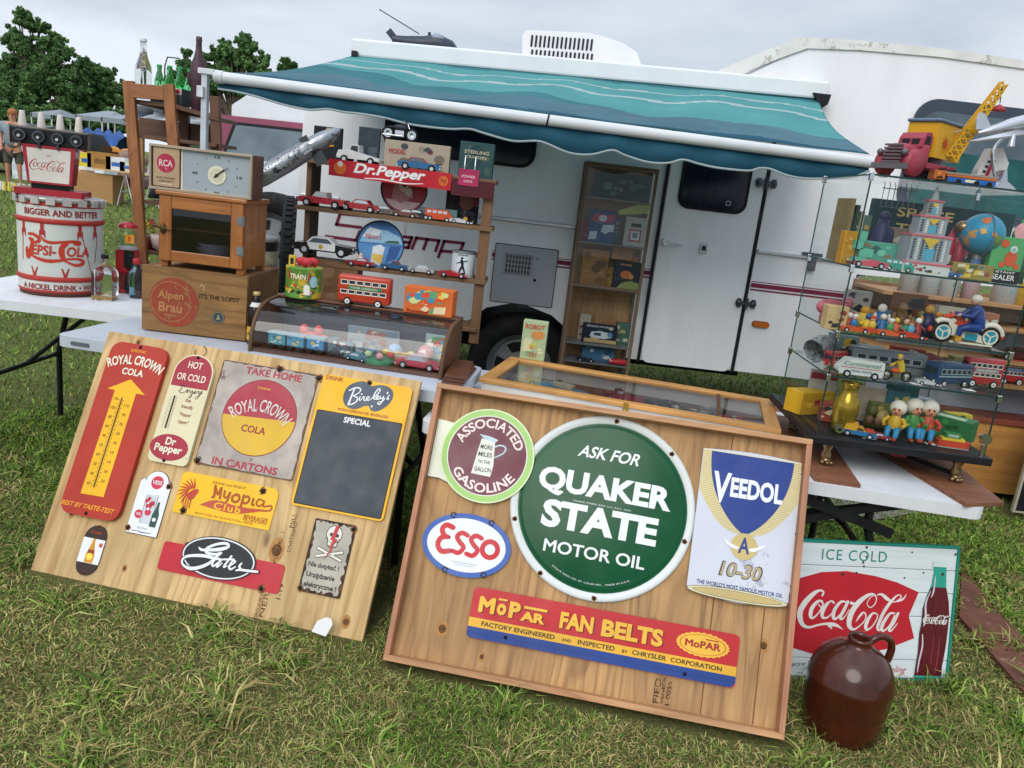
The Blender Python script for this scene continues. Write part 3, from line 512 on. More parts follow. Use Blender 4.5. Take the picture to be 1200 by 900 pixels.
# awning
aw = thing('awning', 'teal striped roll-out awning with white wavy hem over the stall', 'awning')
RY = 3.78
A0, A1 = atY(416, 64, 4.96), atY(958, 116, 4.96); B0, B1 = atY(258, 84, RY), atY(1019, 181, RY)
A0.y = A1.y = 4.96
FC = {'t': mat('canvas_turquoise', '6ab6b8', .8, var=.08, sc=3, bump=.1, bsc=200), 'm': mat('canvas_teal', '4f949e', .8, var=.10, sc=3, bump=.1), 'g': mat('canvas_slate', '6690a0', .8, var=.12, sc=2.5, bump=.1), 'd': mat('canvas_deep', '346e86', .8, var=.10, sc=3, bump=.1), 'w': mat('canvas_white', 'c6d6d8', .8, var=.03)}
for k_ in 'tmgdw':
    m_ = FC[k_]; n = m_.node_tree.nodes; l = m_.node_tree.links; tl = n.new('ShaderNodeBsdfTranslucent'); ms_ = n.new('ShaderNodeMixShader'); ms_.inputs[0].default_value = .5
    l.new(P(m_).inputs['Base Color'].links[0].from_socket, tl.inputs[0]); l.new(P(m_).outputs[0], ms_.inputs[1]); l.new(tl.outputs[0], ms_.inputs[2]); l.new(ms_.outputs[0], n['Material Output'].inputs[0])
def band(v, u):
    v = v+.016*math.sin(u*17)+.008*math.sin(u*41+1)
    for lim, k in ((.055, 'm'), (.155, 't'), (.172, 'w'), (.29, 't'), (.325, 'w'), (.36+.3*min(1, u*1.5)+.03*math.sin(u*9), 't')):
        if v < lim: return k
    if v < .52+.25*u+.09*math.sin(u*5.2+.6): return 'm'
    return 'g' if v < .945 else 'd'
NU, NV = 150, 70; vs = []; fs = []; ks = []
for j in range(NV+1):
    v = j/NV
    for i in range(NU+1):
        u = i/NU; e0 = -.01*math.sin(v*PI); uu = u*(1-.012*math.sin(v*PI))+.006*math.sin(v*PI)
        p = (A0.lerp(A1, uu)).lerp(B0.lerp(B1, uu), v)
        p.z += -.035*math.sin(v*PI)*(1-.4*u) + .012*math.sin(v*PI)*math.sin(u*17+.3) + .006*math.sin(v*PI*.9)*math.sin(u*41+v*5)
        vs.append(tuple(p))
h = MB()
h.add(vs, [])
for j in range(NV):
    for i in range(NU):
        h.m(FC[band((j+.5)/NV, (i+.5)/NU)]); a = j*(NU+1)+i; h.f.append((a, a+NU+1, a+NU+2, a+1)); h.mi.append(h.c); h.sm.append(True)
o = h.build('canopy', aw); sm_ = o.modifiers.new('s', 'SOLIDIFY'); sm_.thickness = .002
RB = mat('roller_white', 'c9ced1', .35, var=.05)
MB().m(RB).tube([tuple(atY(252, 89.5, RY)), tuple(atY(1021, 190.5, RY))], .025, 20).build('roller', aw)
e_ = atY(252, 89.5, RY); e2 = atY(642, 141, RY)
MB().m('c3c7c9').tube([tuple(atY(252, 89.5, RY)), tuple(atY(262, 91, RY))], .029, 16).build('roller_end', aw)
MB().m(SEAL).tube([tuple(atY(641, 140.5, RY)), tuple(atY(643, 141, RY))], .0275, 16).build('roller_clip', aw)
hem = [(255, 104), (275, 107), (300, 113), (330, 122), (352, 127), (366, 129), (385, 128), (402, 131), (420, 133), (450, 138), (483, 146), (523, 151), (550, 151), (567, 156), (600, 165), (627, 165), (640, 168), (667, 179), (693, 181), (717, 176), (733, 182), (760, 190), (783, 191), (800, 187), (820, 192), (843, 197), (877, 200), (890, 197), (903, 198), (920, 205), (943, 209), (973, 209), (1000, 207), (1019, 200)]
hp = [tuple(atY(a, c_, RY)) for a, c_ in hem]; hs = smoothpts(hp, 4)
t0, t1 = atY(254, 95, RY+.01), atY(1020, 195, RY+.01)
h = MB().m(FC['d']); n_ = len(hs); vv = []
for i, q in enumerate(hs):
    f_ = (q[0]-t0.x)/(t1.x-t0.x); a = t0.lerp(t1, f_); wv = .008*math.sin(f_*70); m_ = a.lerp(Vector((q[0], q[1]+wv, q[2])), .5); m_.y += wv
    vv += [tuple(a), tuple(m_), (q[0], q[1]+wv, q[2])]
h.add(vv, [(3*i+j, 3*i+j+1, 3*i+j+4, 3*i+j+3) for i in range(n_-1) for j in (0, 1)], True); o = h.build('valance', aw); sm_ = o.modifiers.new('s', 'SOLIDIFY'); sm_.thickness = .002
MB().m(FC['w']).tube([vv[3*i+2] for i in range(n_)], .0055, 6).build('hem', aw)
h = MB().m(mat('white_housing', 'dcdfe2', .35, var=.04))
a = atY(413, 56, 4.95); c_ = atY(970, 107, 4.95); h.bar(a, c_, .10, .058, up=(0, 1, 0)); hou = h.build('housing', aw, .012, 2)
h = MB().m(SEAL); q = atY(962, 117, 4.9); h.push(Matrix.Translation((q.x, 4.93, q.z)) @ UPR).prism([(-.05, .035), (.055, .035), (.045, -.02), (.01, -.05)], -.03, .03).pop(); q = atY(415, 62, 4.9); h.box(q.x-.012, q.x+.02, 4.88, 4.96, q.z-.02, q.z+.01); h.build('end_cap', aw)
h = MB().m(mat('galvanised', 'b9c0c6', .4, .4)); q = atY(241, 84, RY); h.box(q.x-.014, q.x+.014, RY-.016, RY+.016, -.01, q.z+.01).m('c9ced1').cb((q.x+.01, RY, q.z+.0), (.075, .05, .025)).cb((q.x-.012, RY-.02, q.z-.09), (.03, .03, .05)); h.build('support_post', aw, .003)
# things behind the stall on the left
# van with maroon band
VY = 6.8
vn = thing('camper_van', 'white and maroon van parked left of the camper, its wheel showing behind the shelves', 'van', (0, VY, 0))
def vp(x, y): p = atY(x, y, VY); return (p.x, p.z)
VW = mat('van_white', 'd5d8dc', .3, var=.05, coat=.3); VM = mat('van_maroon', '8c4a5f', .35, var=.08)
b = MB().m(VW).push(UPR).prism([(-2.57, .62), (-1.35, .62), (-1.35, 1.92), (-2.45, 1.97), (-2.57, 1.88)], -1.7, 0); b.pop().build('body', vn, .05, 3)
b = MB().m(VM).push(UPR).prism([vp(257, 134), vp(370, 146), vp(374, 206), vp(258, 190)][::-1], .004, .01); b.pop().build('maroon_band', vn)
b = MB().push(UPR).m(SEAL).prism([vp(275, 143), vp(368, 153), vp(372, 193), vp(300, 196), vp(262, 188), vp(264, 172)][::-1], .008, .02).m(mat('van_glass', '6d7a82', .12, var=.3, sc=2)).prism([vp(278, 146.5), vp(366, 156.5), vp(370, 190), vp(302, 192.5), vp(266, 184), vp(268, 172)][::-1], .018, .024); b.pop().build('window', vn)
b = MB().m(VW).push(Matrix.Translation((0, -.55, 0)) @ UPR).prism([(-2.5, 1.20), (-1.42, 1.20), (-1.42, 1.36), (-1.6, 1.44), (-2.5, 1.47)], -.56, 0); b.pop().build('fender', vn, .05, 3)
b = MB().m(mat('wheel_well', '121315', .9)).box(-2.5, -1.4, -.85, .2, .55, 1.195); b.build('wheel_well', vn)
w_ = bpy.data.objects.new('wheel', None); COL.objects.link(w_); w_.parent = vn
q = atY(318, 285, VY-1.12); wheel(w_, q.x, -1.12, q.z, .36, .2, '8a8e92', spokes=5)
# spare tyre leaning behind the shelves, tread towards us
tz = thing('tyre', 'black ribbed tyre standing behind the left post of the toy shelves', 'tyre')
q = atY(349, 268, 5.6); z_ = q.z
t = MB().m(mat('tread_rubber', '222325', .9, bump=.5, bsc=60)).push(Matrix.Translation((q.x, 5.6, .34)) @ Matrix.Rotation(.25, 4, 'Z') @ Matrix.Rotation(PI/2, 4, 'Y'))
t.push(Matrix.Translation((-.55, 0, 0))); t.lathe([(.2, -.08), (.3, -.10), (.34, -.085), (.35, 0), (.34, .085), (.3, .10), (.2, .08)], 40)
for k in range(44):
    for s_ in (-1, 0, 1):
        a = 2*PI*(k+.5*(s_ != 0))/44; t.push(Matrix.Rotation(a, 4, 'Z')); t.box(.345, .36, -.014, .014, s_*.055-.022, s_*.055+.022); t.pop()
t.pop(); t.pop(); tm = t.build('tread', tz)
tg = thing('wheel_stand', 'dark steel stand under the spare tyre', 'stand') if 0 else None
# grey tarp canopy
tr = thing('tarp_canopy', 'crumpled grey tarpaulin canopy behind the ladder shelf', 'canopy')
YT = 11.; h = MB().m(mat('grey_tarp', '9da1a6', .6, var=.15, sc=2, bump=.4, bsc=3))
nu, nv = 26, 10; top = [(160, 122), (180, 118), (205, 126), (262, 134)]; bot = [(163, 148), (185, 158), (215, 172), (262, 182)]
ts = smoothpts(top, 9)[:nu+1]; bs = smoothpts(bot, 9)[:nu+1]; vv = []
for j in range(nv+1):
    for i in range(len(ts)):
        a = Vector(atY(*ts[i], YT)); c_ = Vector(atY(*bs[i], YT)); p = a.lerp(c_, j/nv); p.y += .25*math.sin(i*.9+j*.5)*.4+.15*math.sin(j*1.4+i*.3)-.3*(j/nv); vv.append(tuple(p))
k_ = len(ts); h.add(vv, [(j*k_+i, (j+1)*k_+i, (j+1)*k_+i+1, j*k_+i+1) for j in range(nv) for i in range(k_-1)], True); 
h.add([vv[0], vv[k_-1], tuple(Vector(vv[k_-1])+Vector((0, 2.5, .1))), tuple(Vector(vv[0])+Vector((0, 2.5, .1)))], [(0, 1, 2, 3)]); h.build('tarp', tr)
for px in (166, 214, 262):
    a = atY(px, 150, YT+.1); MB().m('a8794a').box(a.x-.03, a.x+.03, YT+.07, YT+.13, gz(YT), a.z).build('pole', tr)
# parked silver car between ladder posts
def car(name, label, loc, rz, colr, L_=4.4, glassc='2a3036', group=None):
    t = thing(name, label, 'car', loc, rz, group); pm = mat('car_'+colr, colr, .25, var=.05, coat=.5)
    h = MB().m(pm).push(UPR).prism([(-L_/2, .28), (L_/2, .28), (L_/2+.02, .62), (L_/2-.15, .82), (L_*.22, .92), (-L_*.40, .95), (-L_/2, .85)], -.85, .85); h.pop().build('body', t, .08, 3, True)
    h = MB().m(pm).push(UPR).prism([(-L_*.36, .9), (L_*.24, .9), (L_*.09, 1.38), (-L_*.24, 1.42)], -.7, .7); h.m(mat('car_glass', glassc, .1)); h.prism([(-L_*.32, .94), (L_*.19, .94), (L_*.08, 1.32), (-L_*.22, 1.35)], -.71, .71); h.pop().build('cabin', t, .03)
    for sx in (-1, 1):
        for sy in (-1, 1):
            h = MB().m(mat('tyre_rubber', '1c1c1e')).cyl((sx*L_*.31, sy*.8, .32), .32, .2, 'y', 20).m('9a9da0').cyl((sx*L_*.31, sy*.86, .32), .19, .1, 'y', 14); h.build('wheel', t)
    return t
p = atY(172, 214, 12.5); car('parked_car', 'silver blue car glimpsed between the posts of the ladder shelf', (p.x+1.45, 14.5, gz(14.5)), 1.5, '7f8b98')
p = atY(2, 165, 24); car('parked_car', 'dark grey car parked behind the man in the grey shirt', (p.x-.6, 24, gz(24)), .1, '4b5158')
sv = atY(64, 168, 24)
c3 = car('parked_car', 'black hatchback with its tailgate raised behind the dispenser', (sv.x, 25, gz(25)), 1.5, '17191c')
MB().m(mat('car_17191c', '17191c')).push(Matrix.Translation((-2.0, 0, 1.42)) @ Matrix.Rotation(-.15, 4, 'Y')).box(-.9, .05, -.78, .78, -.03, .03).pop().build('tailgate', c3, .03)
# market canopies
def tent(label, x0, y0, x1, y1, Y, h0, colr, depth=3.0, peak=.5):
    a = atY(x0, y0, Y); c_ = atY(x1, y1, Y); t = thing('market_tent', label, 'tent', (0, 0, 0), group='market canopies'); cx, cz = (a.x+c_.x)/2, max(a.z, c_.z)
    w = c_.x-a.x; m_ = mat('tent_'+colr, colr, .7, var=.08)
    h = MB().m(m_); z0 = gz(Y)+h0; P_ = [(a.x, Y, z0), (c_.x, Y, z0), (c_.x, Y+depth, z0), (a.x, Y+depth, z0)]; top_ = [(cx-.1*w, Y+depth/2, z0+peak), (cx+.1*w, Y+depth/2, z0+peak)]
    h.add(P_+top_, [(0, 1, 5, 4), (1, 2, 5), (2, 3, 4, 5), (3, 0, 4)]); h.add([P_[0], P_[1], (P_[1][0], Y, z0-.18), (P_[0][0], Y, z0-.18)], [(3, 2, 1, 0)]); h.build('roof', t)
    for x in (a.x+.05, c_.x-.05):
        for yy in (Y, Y+depth): MB().m('b9bcc0').box(x-.025, x+.025, yy, yy+.05, gz(Y), z0).build('leg', t)
    return t
tent('low white canopy roof above the blue tarp in the distance', 88, 158, 128, 160, 33, 2.0, '868f96', peak=.35)
tent('grey canopy at the right end of the distant market row', 118, 160, 160, 164, 31, 2.0, '858d92', peak=.3)
tent('white canopy seen left of the dispenser taps', 36, 160, 62, 160, 36, 1.9, '848b91', peak=.3)
# blue tarp heap
h = MB().m(mat('blue_tarp', '2a528f', .45, var=.2, sc=3, bump=.5, bsc=4)); Yb = 29.; vv = []
a = atY(88, 168, Yb); c_ = atY(132, 172, Yb); nn = 14
for j in range(5):
    for i in range(nn): f_ = i/(nn-1); vv.append((a.x+(c_.x-a.x)*f_, Yb+j*.45, gz(Yb)+(.65+.85*math.sin(PI*j/4)**.6+.12*math.sin(i*1.7+j)) if j else gz(Yb)+.75))
h.add(vv, [(j*nn+i, j*nn+i+1, (j+1)*nn+i+1, (j+1)*nn+i) for j in range(4) for i in range(nn-1)], True); tag(h.build('tarp'), 'bright blue tarpaulin spread over goods in the distance', 'tarp')
# trestle table with boxes
WB = mat('folding_table_wood', 'c2a878', .6); CB = mat('cardboard', 'a98254', .8, var=.1)
Yt = 17.5
ta = atY(108, 182, Yt); tb_ = atY(182, 192, Yt); zt_ = gz(Yt)+.74
tt = thing('trestle_table', 'long pale folding table with boxes, in the market behind the dispenser', 'table')
MB().m(WB).box(ta.x, tb_.x+.3, Yt, Yt+.75, zt_-.03, zt_).build('table_top', tt)
for x in (ta.x+.7, tb_.x-.1):
    h = MB().m('b9bcbf')
    for yy in (Yt+.05, Yt+.65): h.tube([(x-.18, yy, gz(Yt)), (x, yy, zt_-.03), (x+.18, yy, gz(Yt))], .016, 6)
    h.tube([(x-.1, Yt+.05, gz(Yt)+.3), (x-.1, Yt+.65, gz(Yt)+.3)], .012, 6); h.build('leg', tt)
for i, (px, w_, hh, colr, lb) in enumerate(((121, .52, .34, 'a4793f', 'open brown cardboard box on the pale market table'), (140, .42, .28, 'd8dadc', 'white box with blue print at the right of the market table'), (104, .3, .3, 'd9c13a', 'yellow box at the left end of the market table'), (153, .3, .2, 'c9c6b0', 'low cream box beside the white one on the market table'))):
    a = atY(px, 182, Yt+.3); t = MB().m(mat('box_'+colr, colr, .8)).box(a.x-w_/2, a.x+w_/2, Yt+.12, Yt+.5, zt_, zt_+hh)
    t.m('7a5a30' if i == 0 else '3b62a8').push(Matrix.Translation((a.x, Yt+.12, zt_)) @ UPR).rect(-w_*.2, w_*.25, hh*.3, hh*.6, .004).pop(); tag(t.build('box'), lb, 'box')
a = atY(116, 205, Yt+.1); tag(MB().m(CB).box(a.x-.62, a.x+.3, Yt+.1, Yt+.6, gz(Yt), gz(Yt)+.62).build('box', bevel=.01), 'large plain cardboard carton on the grass under the market table', 'box')
a = atY(88, 190, 19); t = MB().m(mat('box_tan', 'c39a72', .7)).box(a.x-.5, a.x+.35, 18.6, 19.2, gz(19)+.35, gz(19)+.6).m('24282e').box(a.x-.5, a.x+.35, 18.62, 19.2, gz(19), gz(19)+.34); tag(t.build('crate'), 'low tan crate on a dark base beside the cardboard carton', 'crate')
a = atY(152, 200, Yt+.6); t = thing('folding_chair', 'grey folding chair with a bag on it behind the market table', 'chair', (a.x, Yt+.9, gz(Yt)))
MB().m('8b8f94').tube([(-.2, 0, 0), (.18, .1, .75)], .014, 6).tube([(.2, 0, 0), (-.18, .1, .45)], .014, 6).build('frame', t); MB().m('6e5560').cb((0, .1, .5), (.4, .35, .25)).build('seat', t, .05)
# two sheets of white goods and bags as small piles
for px, py, Y_, s_, colr, lb in ((103, 176, 22, .5, 'd9dce0', 'pile of pale bags on the far left stall'), (82, 172, 23, .4, '7d2430', 'dark red bundle behind the dispenser taps'), (70, 178, 22, .45, 'b8c2cc', 'pale blue bundle right of the hatchback'), (150, 172, 24, .5, '8a6f62', 'brown heap of goods under the grey canopy'), (42, 178, 22, .4, 'c4cdd6', 'pale bag behind the first tap'), (136, 170, 26, .45, 'c98a3a', 'orange brown bundle on the distant stall')):
    a = atY(px, py, Y_); h = MB().m(mat('goods_'+colr, colr, .8, var=.3, sc=8, bump=.5, bsc=12)); 
    for k in range(5): h.ball((a.x+random.uniform(-s_, s_)*.9, Y_+random.uniform(-.2, .2), gz(Y_)+.55+random.uniform(0, .35)), s_*random.uniform(.35, .6), (1.2, 1, .8), 9, 6)
    h.box(a.x-s_*1.2, a.x+s_*1.2, Y_-.3, Y_+.4, gz(Y_), gz(Y_)+.6); tag(h.build('goods_pile'), lb, 'goods', 'piles of goods on the distant stalls')
# yellow and white flowers/pots by the man's feet
for px, colr, lb in ((6, 'd8d8d4', 'white bottles standing in the grass at the left edge'), (18, 'd9c75a', 'yellow pots on the grass by the man\'s feet'), (30, 'c9cbbd', 'pale jars on the grass right of the yellow pots')):
    a = atY(px, 205, 18); h = MB().m(mat('pot_'+colr, colr, .5))
    for k in range(4): h.cyl((a.x+k*.11-.2, 18+random.uniform(-.1, .1), gz(18)+.09), .045, .2, 'z', 10, .03)
    tag(h.build('pots'), lb, 'pots'); h = None
# the man
def man():
    Y_ = 19.; base = atY(17, 205, Y_); base.z = gz(Y_); t = thing('person', 'man with red-blond hair in a grey t-shirt and khaki shorts, looking at a distant table', 'person', base, .35)
    def skin(name, pts, edges, rad, m_, parent=t, root=0):
        me = bpy.data.meshes.new(name); me.from_pydata(pts, edges, []); o = bpy.data.objects.new(name, me); COL.objects.link(o); o.parent = parent; me.materials.append(m_)
        s_ = o.modifiers.new('skin', 'SKIN'); s_.use_smooth_shade = True
        for i, r in enumerate(rad): v = me.skin_vertices[0].data[i]; v.radius = (r, r) if not isinstance(r, tuple) else r; v.use_root = i == root
        o.modifiers.new('sub', 'SUBSURF').levels = 1; o.modifiers['sub'].render_levels = 1; return o
    SK = mat('skin', 'c08a70', .55, var=.06)
    pts = [(0, 0, .95), (0, 0, 1.2), (0, 0, 1.42), (0, -.01, 1.5), (0, -.03, 1.6), (0, -.03, 1.70), (-.11, 0, .92), (-.13, -.03, .5), (-.13, .04, .08), (-.13, -.10, .04), (.11, 0, .92), (.12, -.06, .5), (.13, -.02, .08), (.13, -.16, .04), (-.2, 0, 1.4), (-.26, .04, 1.12), (-.22, -.16, .95), (-.19, -.24, .9), (.2, 0, 1.4), (.27, .02, 1.12), (.2, -.22, 1.0), (.14, -.3, 1.0)]
    ed = [(0, 1), (1, 2), (2, 3), (3, 4), (4, 5), (0, 6), (6, 7), (7, 8), (8, 9), (0, 10), (10, 11), (11, 12), (12, 13), (2, 14), (14, 15), (15, 16), (16, 17), (2, 18), (18, 19), (19, 20), (20, 21)]
    rad = [.11, .12, .12, .06, .085, .08, .1, .065, .04, .035, .1, .065, .04, .035, .06, .045, .032, .035, .06, .045, .032, .035]
    skin('body', pts, ed, rad, SK)
    S = mat('shirt_grey', '7d8893', .8, var=.1); pts = [(0, 0, .86), (0, 0, 1.15), (0, 0, 1.40), (-.2, 0, 1.41), (-.25, .03, 1.2), (.2, 0, 1.41), (.26, .02, 1.2)]
    skin('shirt', pts, [(0, 1), (1, 2), (2, 3), (3, 4), (2, 5), (5, 6)], [(.21, .19), (.21, .19), (.18, .16), .085, .075, .085, .075], S)
    K = mat('shorts_khaki', '57554a', .85); pts = [(0, 0, .92), (-.11, 0, .8), (-.13, -.02, .5), (.11, 0, .8), (.12, -.05, .5)]; skin('shorts', pts, [(0, 1), (1, 2), (0, 3), (3, 4)], [(.19, .16), .12, .095, .12, .095], K)
    h = MB().m(mat('hair_ginger', 'a06a3c', .8, var=.2, bump=.5)).ball((0, .0, 1.70), .108, (.95, 1.05, .95), 14, 9).ball((0, .035, 1.65), .098, (1, 1, 1), 12, 8); h.build('hair', t)
    h = MB().m(SK).ball((0, -.118, 1.635), .02, (.8, 1, 1.3), 8, 6); h.build('nose', t)
    for s_ in (-1, 1): MB().m(SK).ball((s_*.092, -.02, 1.63), .026, (.5, .8, 1.2), 8, 6).build('ear', t)
    for s_ in (-1, 1): MB().m('2a2320').ball((s_*.033, -.105, 1.655), .011, (1.2, .6, 1), 8, 6).build('eye', t)
    for s_ in (-1, 1):
        MB().m('2c2c30').ball((s_*.13, -.06, .045), .06, (.8, 1.9, .75), 10, 6).build('shoe', t)
    # hands
    for x, y, z in ((-.19, -.26, .88), (.13, -.33, 1.0)):
        h = MB().m(SK).ball((x, y, z), .035, (1, 1.2, .9), 10, 6)
        for k in range(4): h.tube([(x-.024+k*.016, y-.03, z), (x-.026+k*.017, y-.065, z-.01), (x-.026+k*.017, y-.08-.004*k, z-.035)], .008, 6)
        h.tube([(x+.03, y-.01, z+.01), (x+.045, y-.045, z+.005)], .009, 6); h.build('hand', t)
man()
# folding tables
PLA = mat('table_plastic', 'd5d7db', .45, var=.07, bump=.2, bsc=250, wear='a9aeb4', wamt=.66, wsc=7); BLK = mat('black_tube', '17181b', .45)
def ftable(label, ox, oy, yaw, w, d, z, colr=None, legs=True, lx=(.3, .3)):
    t = thing('folding_table', label, 'table', (ox, oy, 0), yaw, 'white plastic folding tables'); m_ = colr or PLA
    MB().m(m_).prism(rrect(0, w, 0, d, .045), z-.042, z).build('table_top', t, .01, 3)
    for k, x in enumerate((lx[0], w-lx[1])):
        h = MB().m(BLK); q = z-.045
        for y in (.09, d-.09): h.tube([(x, y, q), (x, y, q-.1), (x-.05*(1-2*k), y, .38), (x-.05*(1-2*k), y, 0)], .0145, 8)
        h.tube([(x-.05*(1-2*k), .09, .36), (x-.05*(1-2*k), d-.09, .36)], .012, 8).tube([(x-.05*(1-2*k), d*.5, .36), (x+(.33 if k == 0 else -.33), d*.5, q)], .011, 8)
        h.build('leg_frame', t)
    return t
ftable('white folding table at the far left carrying the red and white drum', -2.62, 3.37, 0, 2.3, .74, .745, lx=(.27, .35))
GT = ftable('grey-white folding table behind the leaning plywood board of signs', -1.735, 2.875, -.12, 1.56, .50, .742, mat('table_grey', 'b4bac3', .45, var=.05), lx=(.32, .25))
MB().m('5b6068').push(Matrix.Translation((.07, -.001, .72)) @ UPR).prism(rrect(-.0, .075, -.007, .007, .006), 0, .003).pop().build('handle', GT)
RT = ftable('white folding table under the glass display case at the right', -.30, 2.60, -.117, 1.868, .92, .655, lx=(.3, .32))
h = MB().m(BLK)
for a, b_ in (((1.25, .03, .60), (1.62, .06, .50)), ((1.62, .05, .62), (1.30, .06, .49)), ((1.2, .2, .42), (1.75, .2, .58))): h.bar(a, b_, .02, .03)
h.build('leg_brace', RT)
# leaning boards
def frame(q):
    x, y, a, w, t, H = q; e = Vector((math.cos(a), math.sin(a), 0)); n_ = Vector((-math.sin(a), math.cos(a), 0)); v = Vector((0, 0, 1))*math.cos(t)+n_*math.sin(t)
    m_ = Matrix((e, v, e.cross(v))).transposed().to_4x4(); m_.translation = (x, y, 0); return m_
BAF = frame((-1.585, 2.456, -.162, 1.218, .484, .882)); BBF = Matrix.Translation((0, 0, .027)) @ frame((-.2954, 2.1348, -.133, 1.225, .448, .9)) @ Matrix.Scale(.9815, 4); BCF = frame((.7031, 2.2862, .165, .92, .22, .465))
PLY = wood('plywood', 'ad8750', 'dcbc86', (11, .9, 1), .7, '9c703a', knots=True, dist=3.0)
PLY2 = wood('plywood_brown', '85603a', 'c49a66', (13, .9, 1), .7, '7c5430', knots=True, dist=3.0)
PINE = wood('pine_rail', 'a5714a', 'c99a6c', (1.5, 30, 30), .6); PINEV = wood('pine_rail_upright', 'a3684a', 'c08a66', (30, 1.5, 30), .6)
def jag(h, x0, x1, y0, y1, z, j):
    r = random.Random(int(x0*999)); p = []
    for k in range(18): p.append((x0+(x1-x0)*k/18, y0+r.uniform(-j, j*1.3)))
    for k in range(22): p.append((x1+r.uniform(-j*1.3, j), y0+(y1-y0)*k/22))
    for k in range(18): p.append((x1-(x1-x0)*k/18, y1+r.uniform(-j*1.3, j)))
    for k in range(22): p.append((x0+r.uniform(-j, j*1.3), y1-(y1-y0)*k/22))
    h.flat(p, z)
class Sign:
    """a sign fixed on a board: art is drawn in the board's own metres"""
    def __init__(s, label, F, cu, cv, w, name='sign', cat='sign', group=None):
        s.t = thing(name, label, cat, M=F @ Matrix.Translation((cu, cv, w)), group=group); s.c = (cu, cv)
    def new(s): return MB().push(Matrix.Translation((-s.c[0], -s.c[1], 0)))
    def screws(s, pts, z, r=.0065):
        if z < .012: h = s.new().m(mat('rust_stain', '6a3f22', .8, wear='8f6238', wamt=.52, wsc=60)); [h.flat([(x+r*(1.3+.9*((i*7+int(x*999)) % 5)/5)*math.cos(i*PI/6), y+r*(1.3+.9*((i*3+int(y*777)) % 5)/5)*math.sin(i*PI/6)) for i in range(12)], z+.0004) for x, y in pts]; h.build('rust_stain', s.t)
        for x, y in pts: s.new().m(mat('screw_dark', '1d1a17', .4, .6)).push(Matrix.Translation((x, y, z))).lathe([(r, 0), (r*.9, .002), (r*.4, .0035), (.0001, .004)], 10).pop().build('screw', s.t)
ba = thing('plywood_board', 'unframed plywood board covered in small enamel signs, leaning on the grey table', 'board', M=BAF)
MB().m(PLY).box(0, 1.218, 0, .885, -.019, 0).build('panel', ba, .002)
def stamp(t, F_, lines, name='stamp'):
    h = MB().m(mat('stamp_ink', '3a2a1c', .8, wear='9a7448', wamt=.52, wsc=60))
    for (s_, x, y, w, hh, rot) in lines: h.push(Matrix.Translation((x, y, 0)) @ Matrix.Rotation(rot, 4, 'Z')).text(s_, 0, 0, w, hh, .0006, .0).pop()
    h.build(name, t)
stamp(ba, BAF, [('MILL', .888, .335, .05, .016, 1.57), ('STHETERMO', .90, .28, .10, .013, 1.57), ('000 EXPOSURE 1', .862, .20, .18, .012, 1.57), ('1-19', .905, .10, .05, .016, 1.57), ('GROUP PS 1-09', .845, .05, .10, .012, 1.57), ('NER', .862, .05, .08, .016, 1.57)])
bb = thing('framed_plywood_panel', 'large plywood panel in a shallow pine frame, leaning in the middle of the stall', 'panel', M=BBF)
MB().m(PLY2).box(.009, 1.216, .009, .891, -.0615, -.05).build('panel', bb)
MB().m(PINE).box(0, 1.225, 0, .0178, -.062, 0).build('rail', bb, .0015); MB().m(PINE).box(0, 1.225, .8822, .9, -.062, 0).build('rail', bb, .0015)
MB().m(PINEV).box(0, .0178, .018, .882, -.062, -.0005).build('stile', bb, .0015); MB().m(PINEV).box(1.2072, 1.225, .018, .882, -.062, -.0005).build('stile', bb, .0015)
h = MB().m(mat('ply_seam', '6b4524', .9))
for x in (.985, 1.14): h.box(x, x+.003, .02, .36 if x > 1.1 else .88, -.0502, -.0494)
h.build('seam', bb)
h = MB().m(mat('stamp_ink', '3a2a1c', .8))
for (s_, x, y, w, hh) in (('FIED', .85, .062, .075, .018), ('VENEER', .868, .065, .08, .009), ('1-0055', .885, .06, .07, .014)): h.push(Matrix.Translation((x, y, -.05)) @ Matrix.Rotation(1.57, 4, 'Z')).text(s_, 0, 0, w, hh, .0006).pop()
h.build('stamp', bb)
CRM = mat('cream_enamel', 'd9d4c0', .35); WHT = mat('white_enamel', 'dcdedf', .3, var=.04); YEL = mat('yellow_enamel', 'e3ad1c', .4, var=.08, wear='8a5a20', wamt=.69, wsc=14)
for B_, L_ in ((ba, ((.857, .228, .018, 0), (.085, .215, .008, 0), (.13, .86, .007, 0), (1.15, .05, .01, 0), (.34, .07, .006, 0))), (bb, ((.94, .80, .008, -.05), (.16, .12, .012, -.05), (.30, .06, .007, -.05), (1.15, .25, .010, -.05)))):
    for x, y, r, z in L_:
        h = MB().m(mat('knot_halo', 'a87a48', .7, var=.2, sc=60)).disc(x, y, r*1.5, z+.0003, 18, r*2.3).m(mat('knot', '64401f', .7, var=.4, sc=90)).disc(x, y, r, z+.0006, 16, r*1.15).m('4a2e18').disc(x+r*.2, y, r*.4, z+.0009, 9).build('knot', B_)
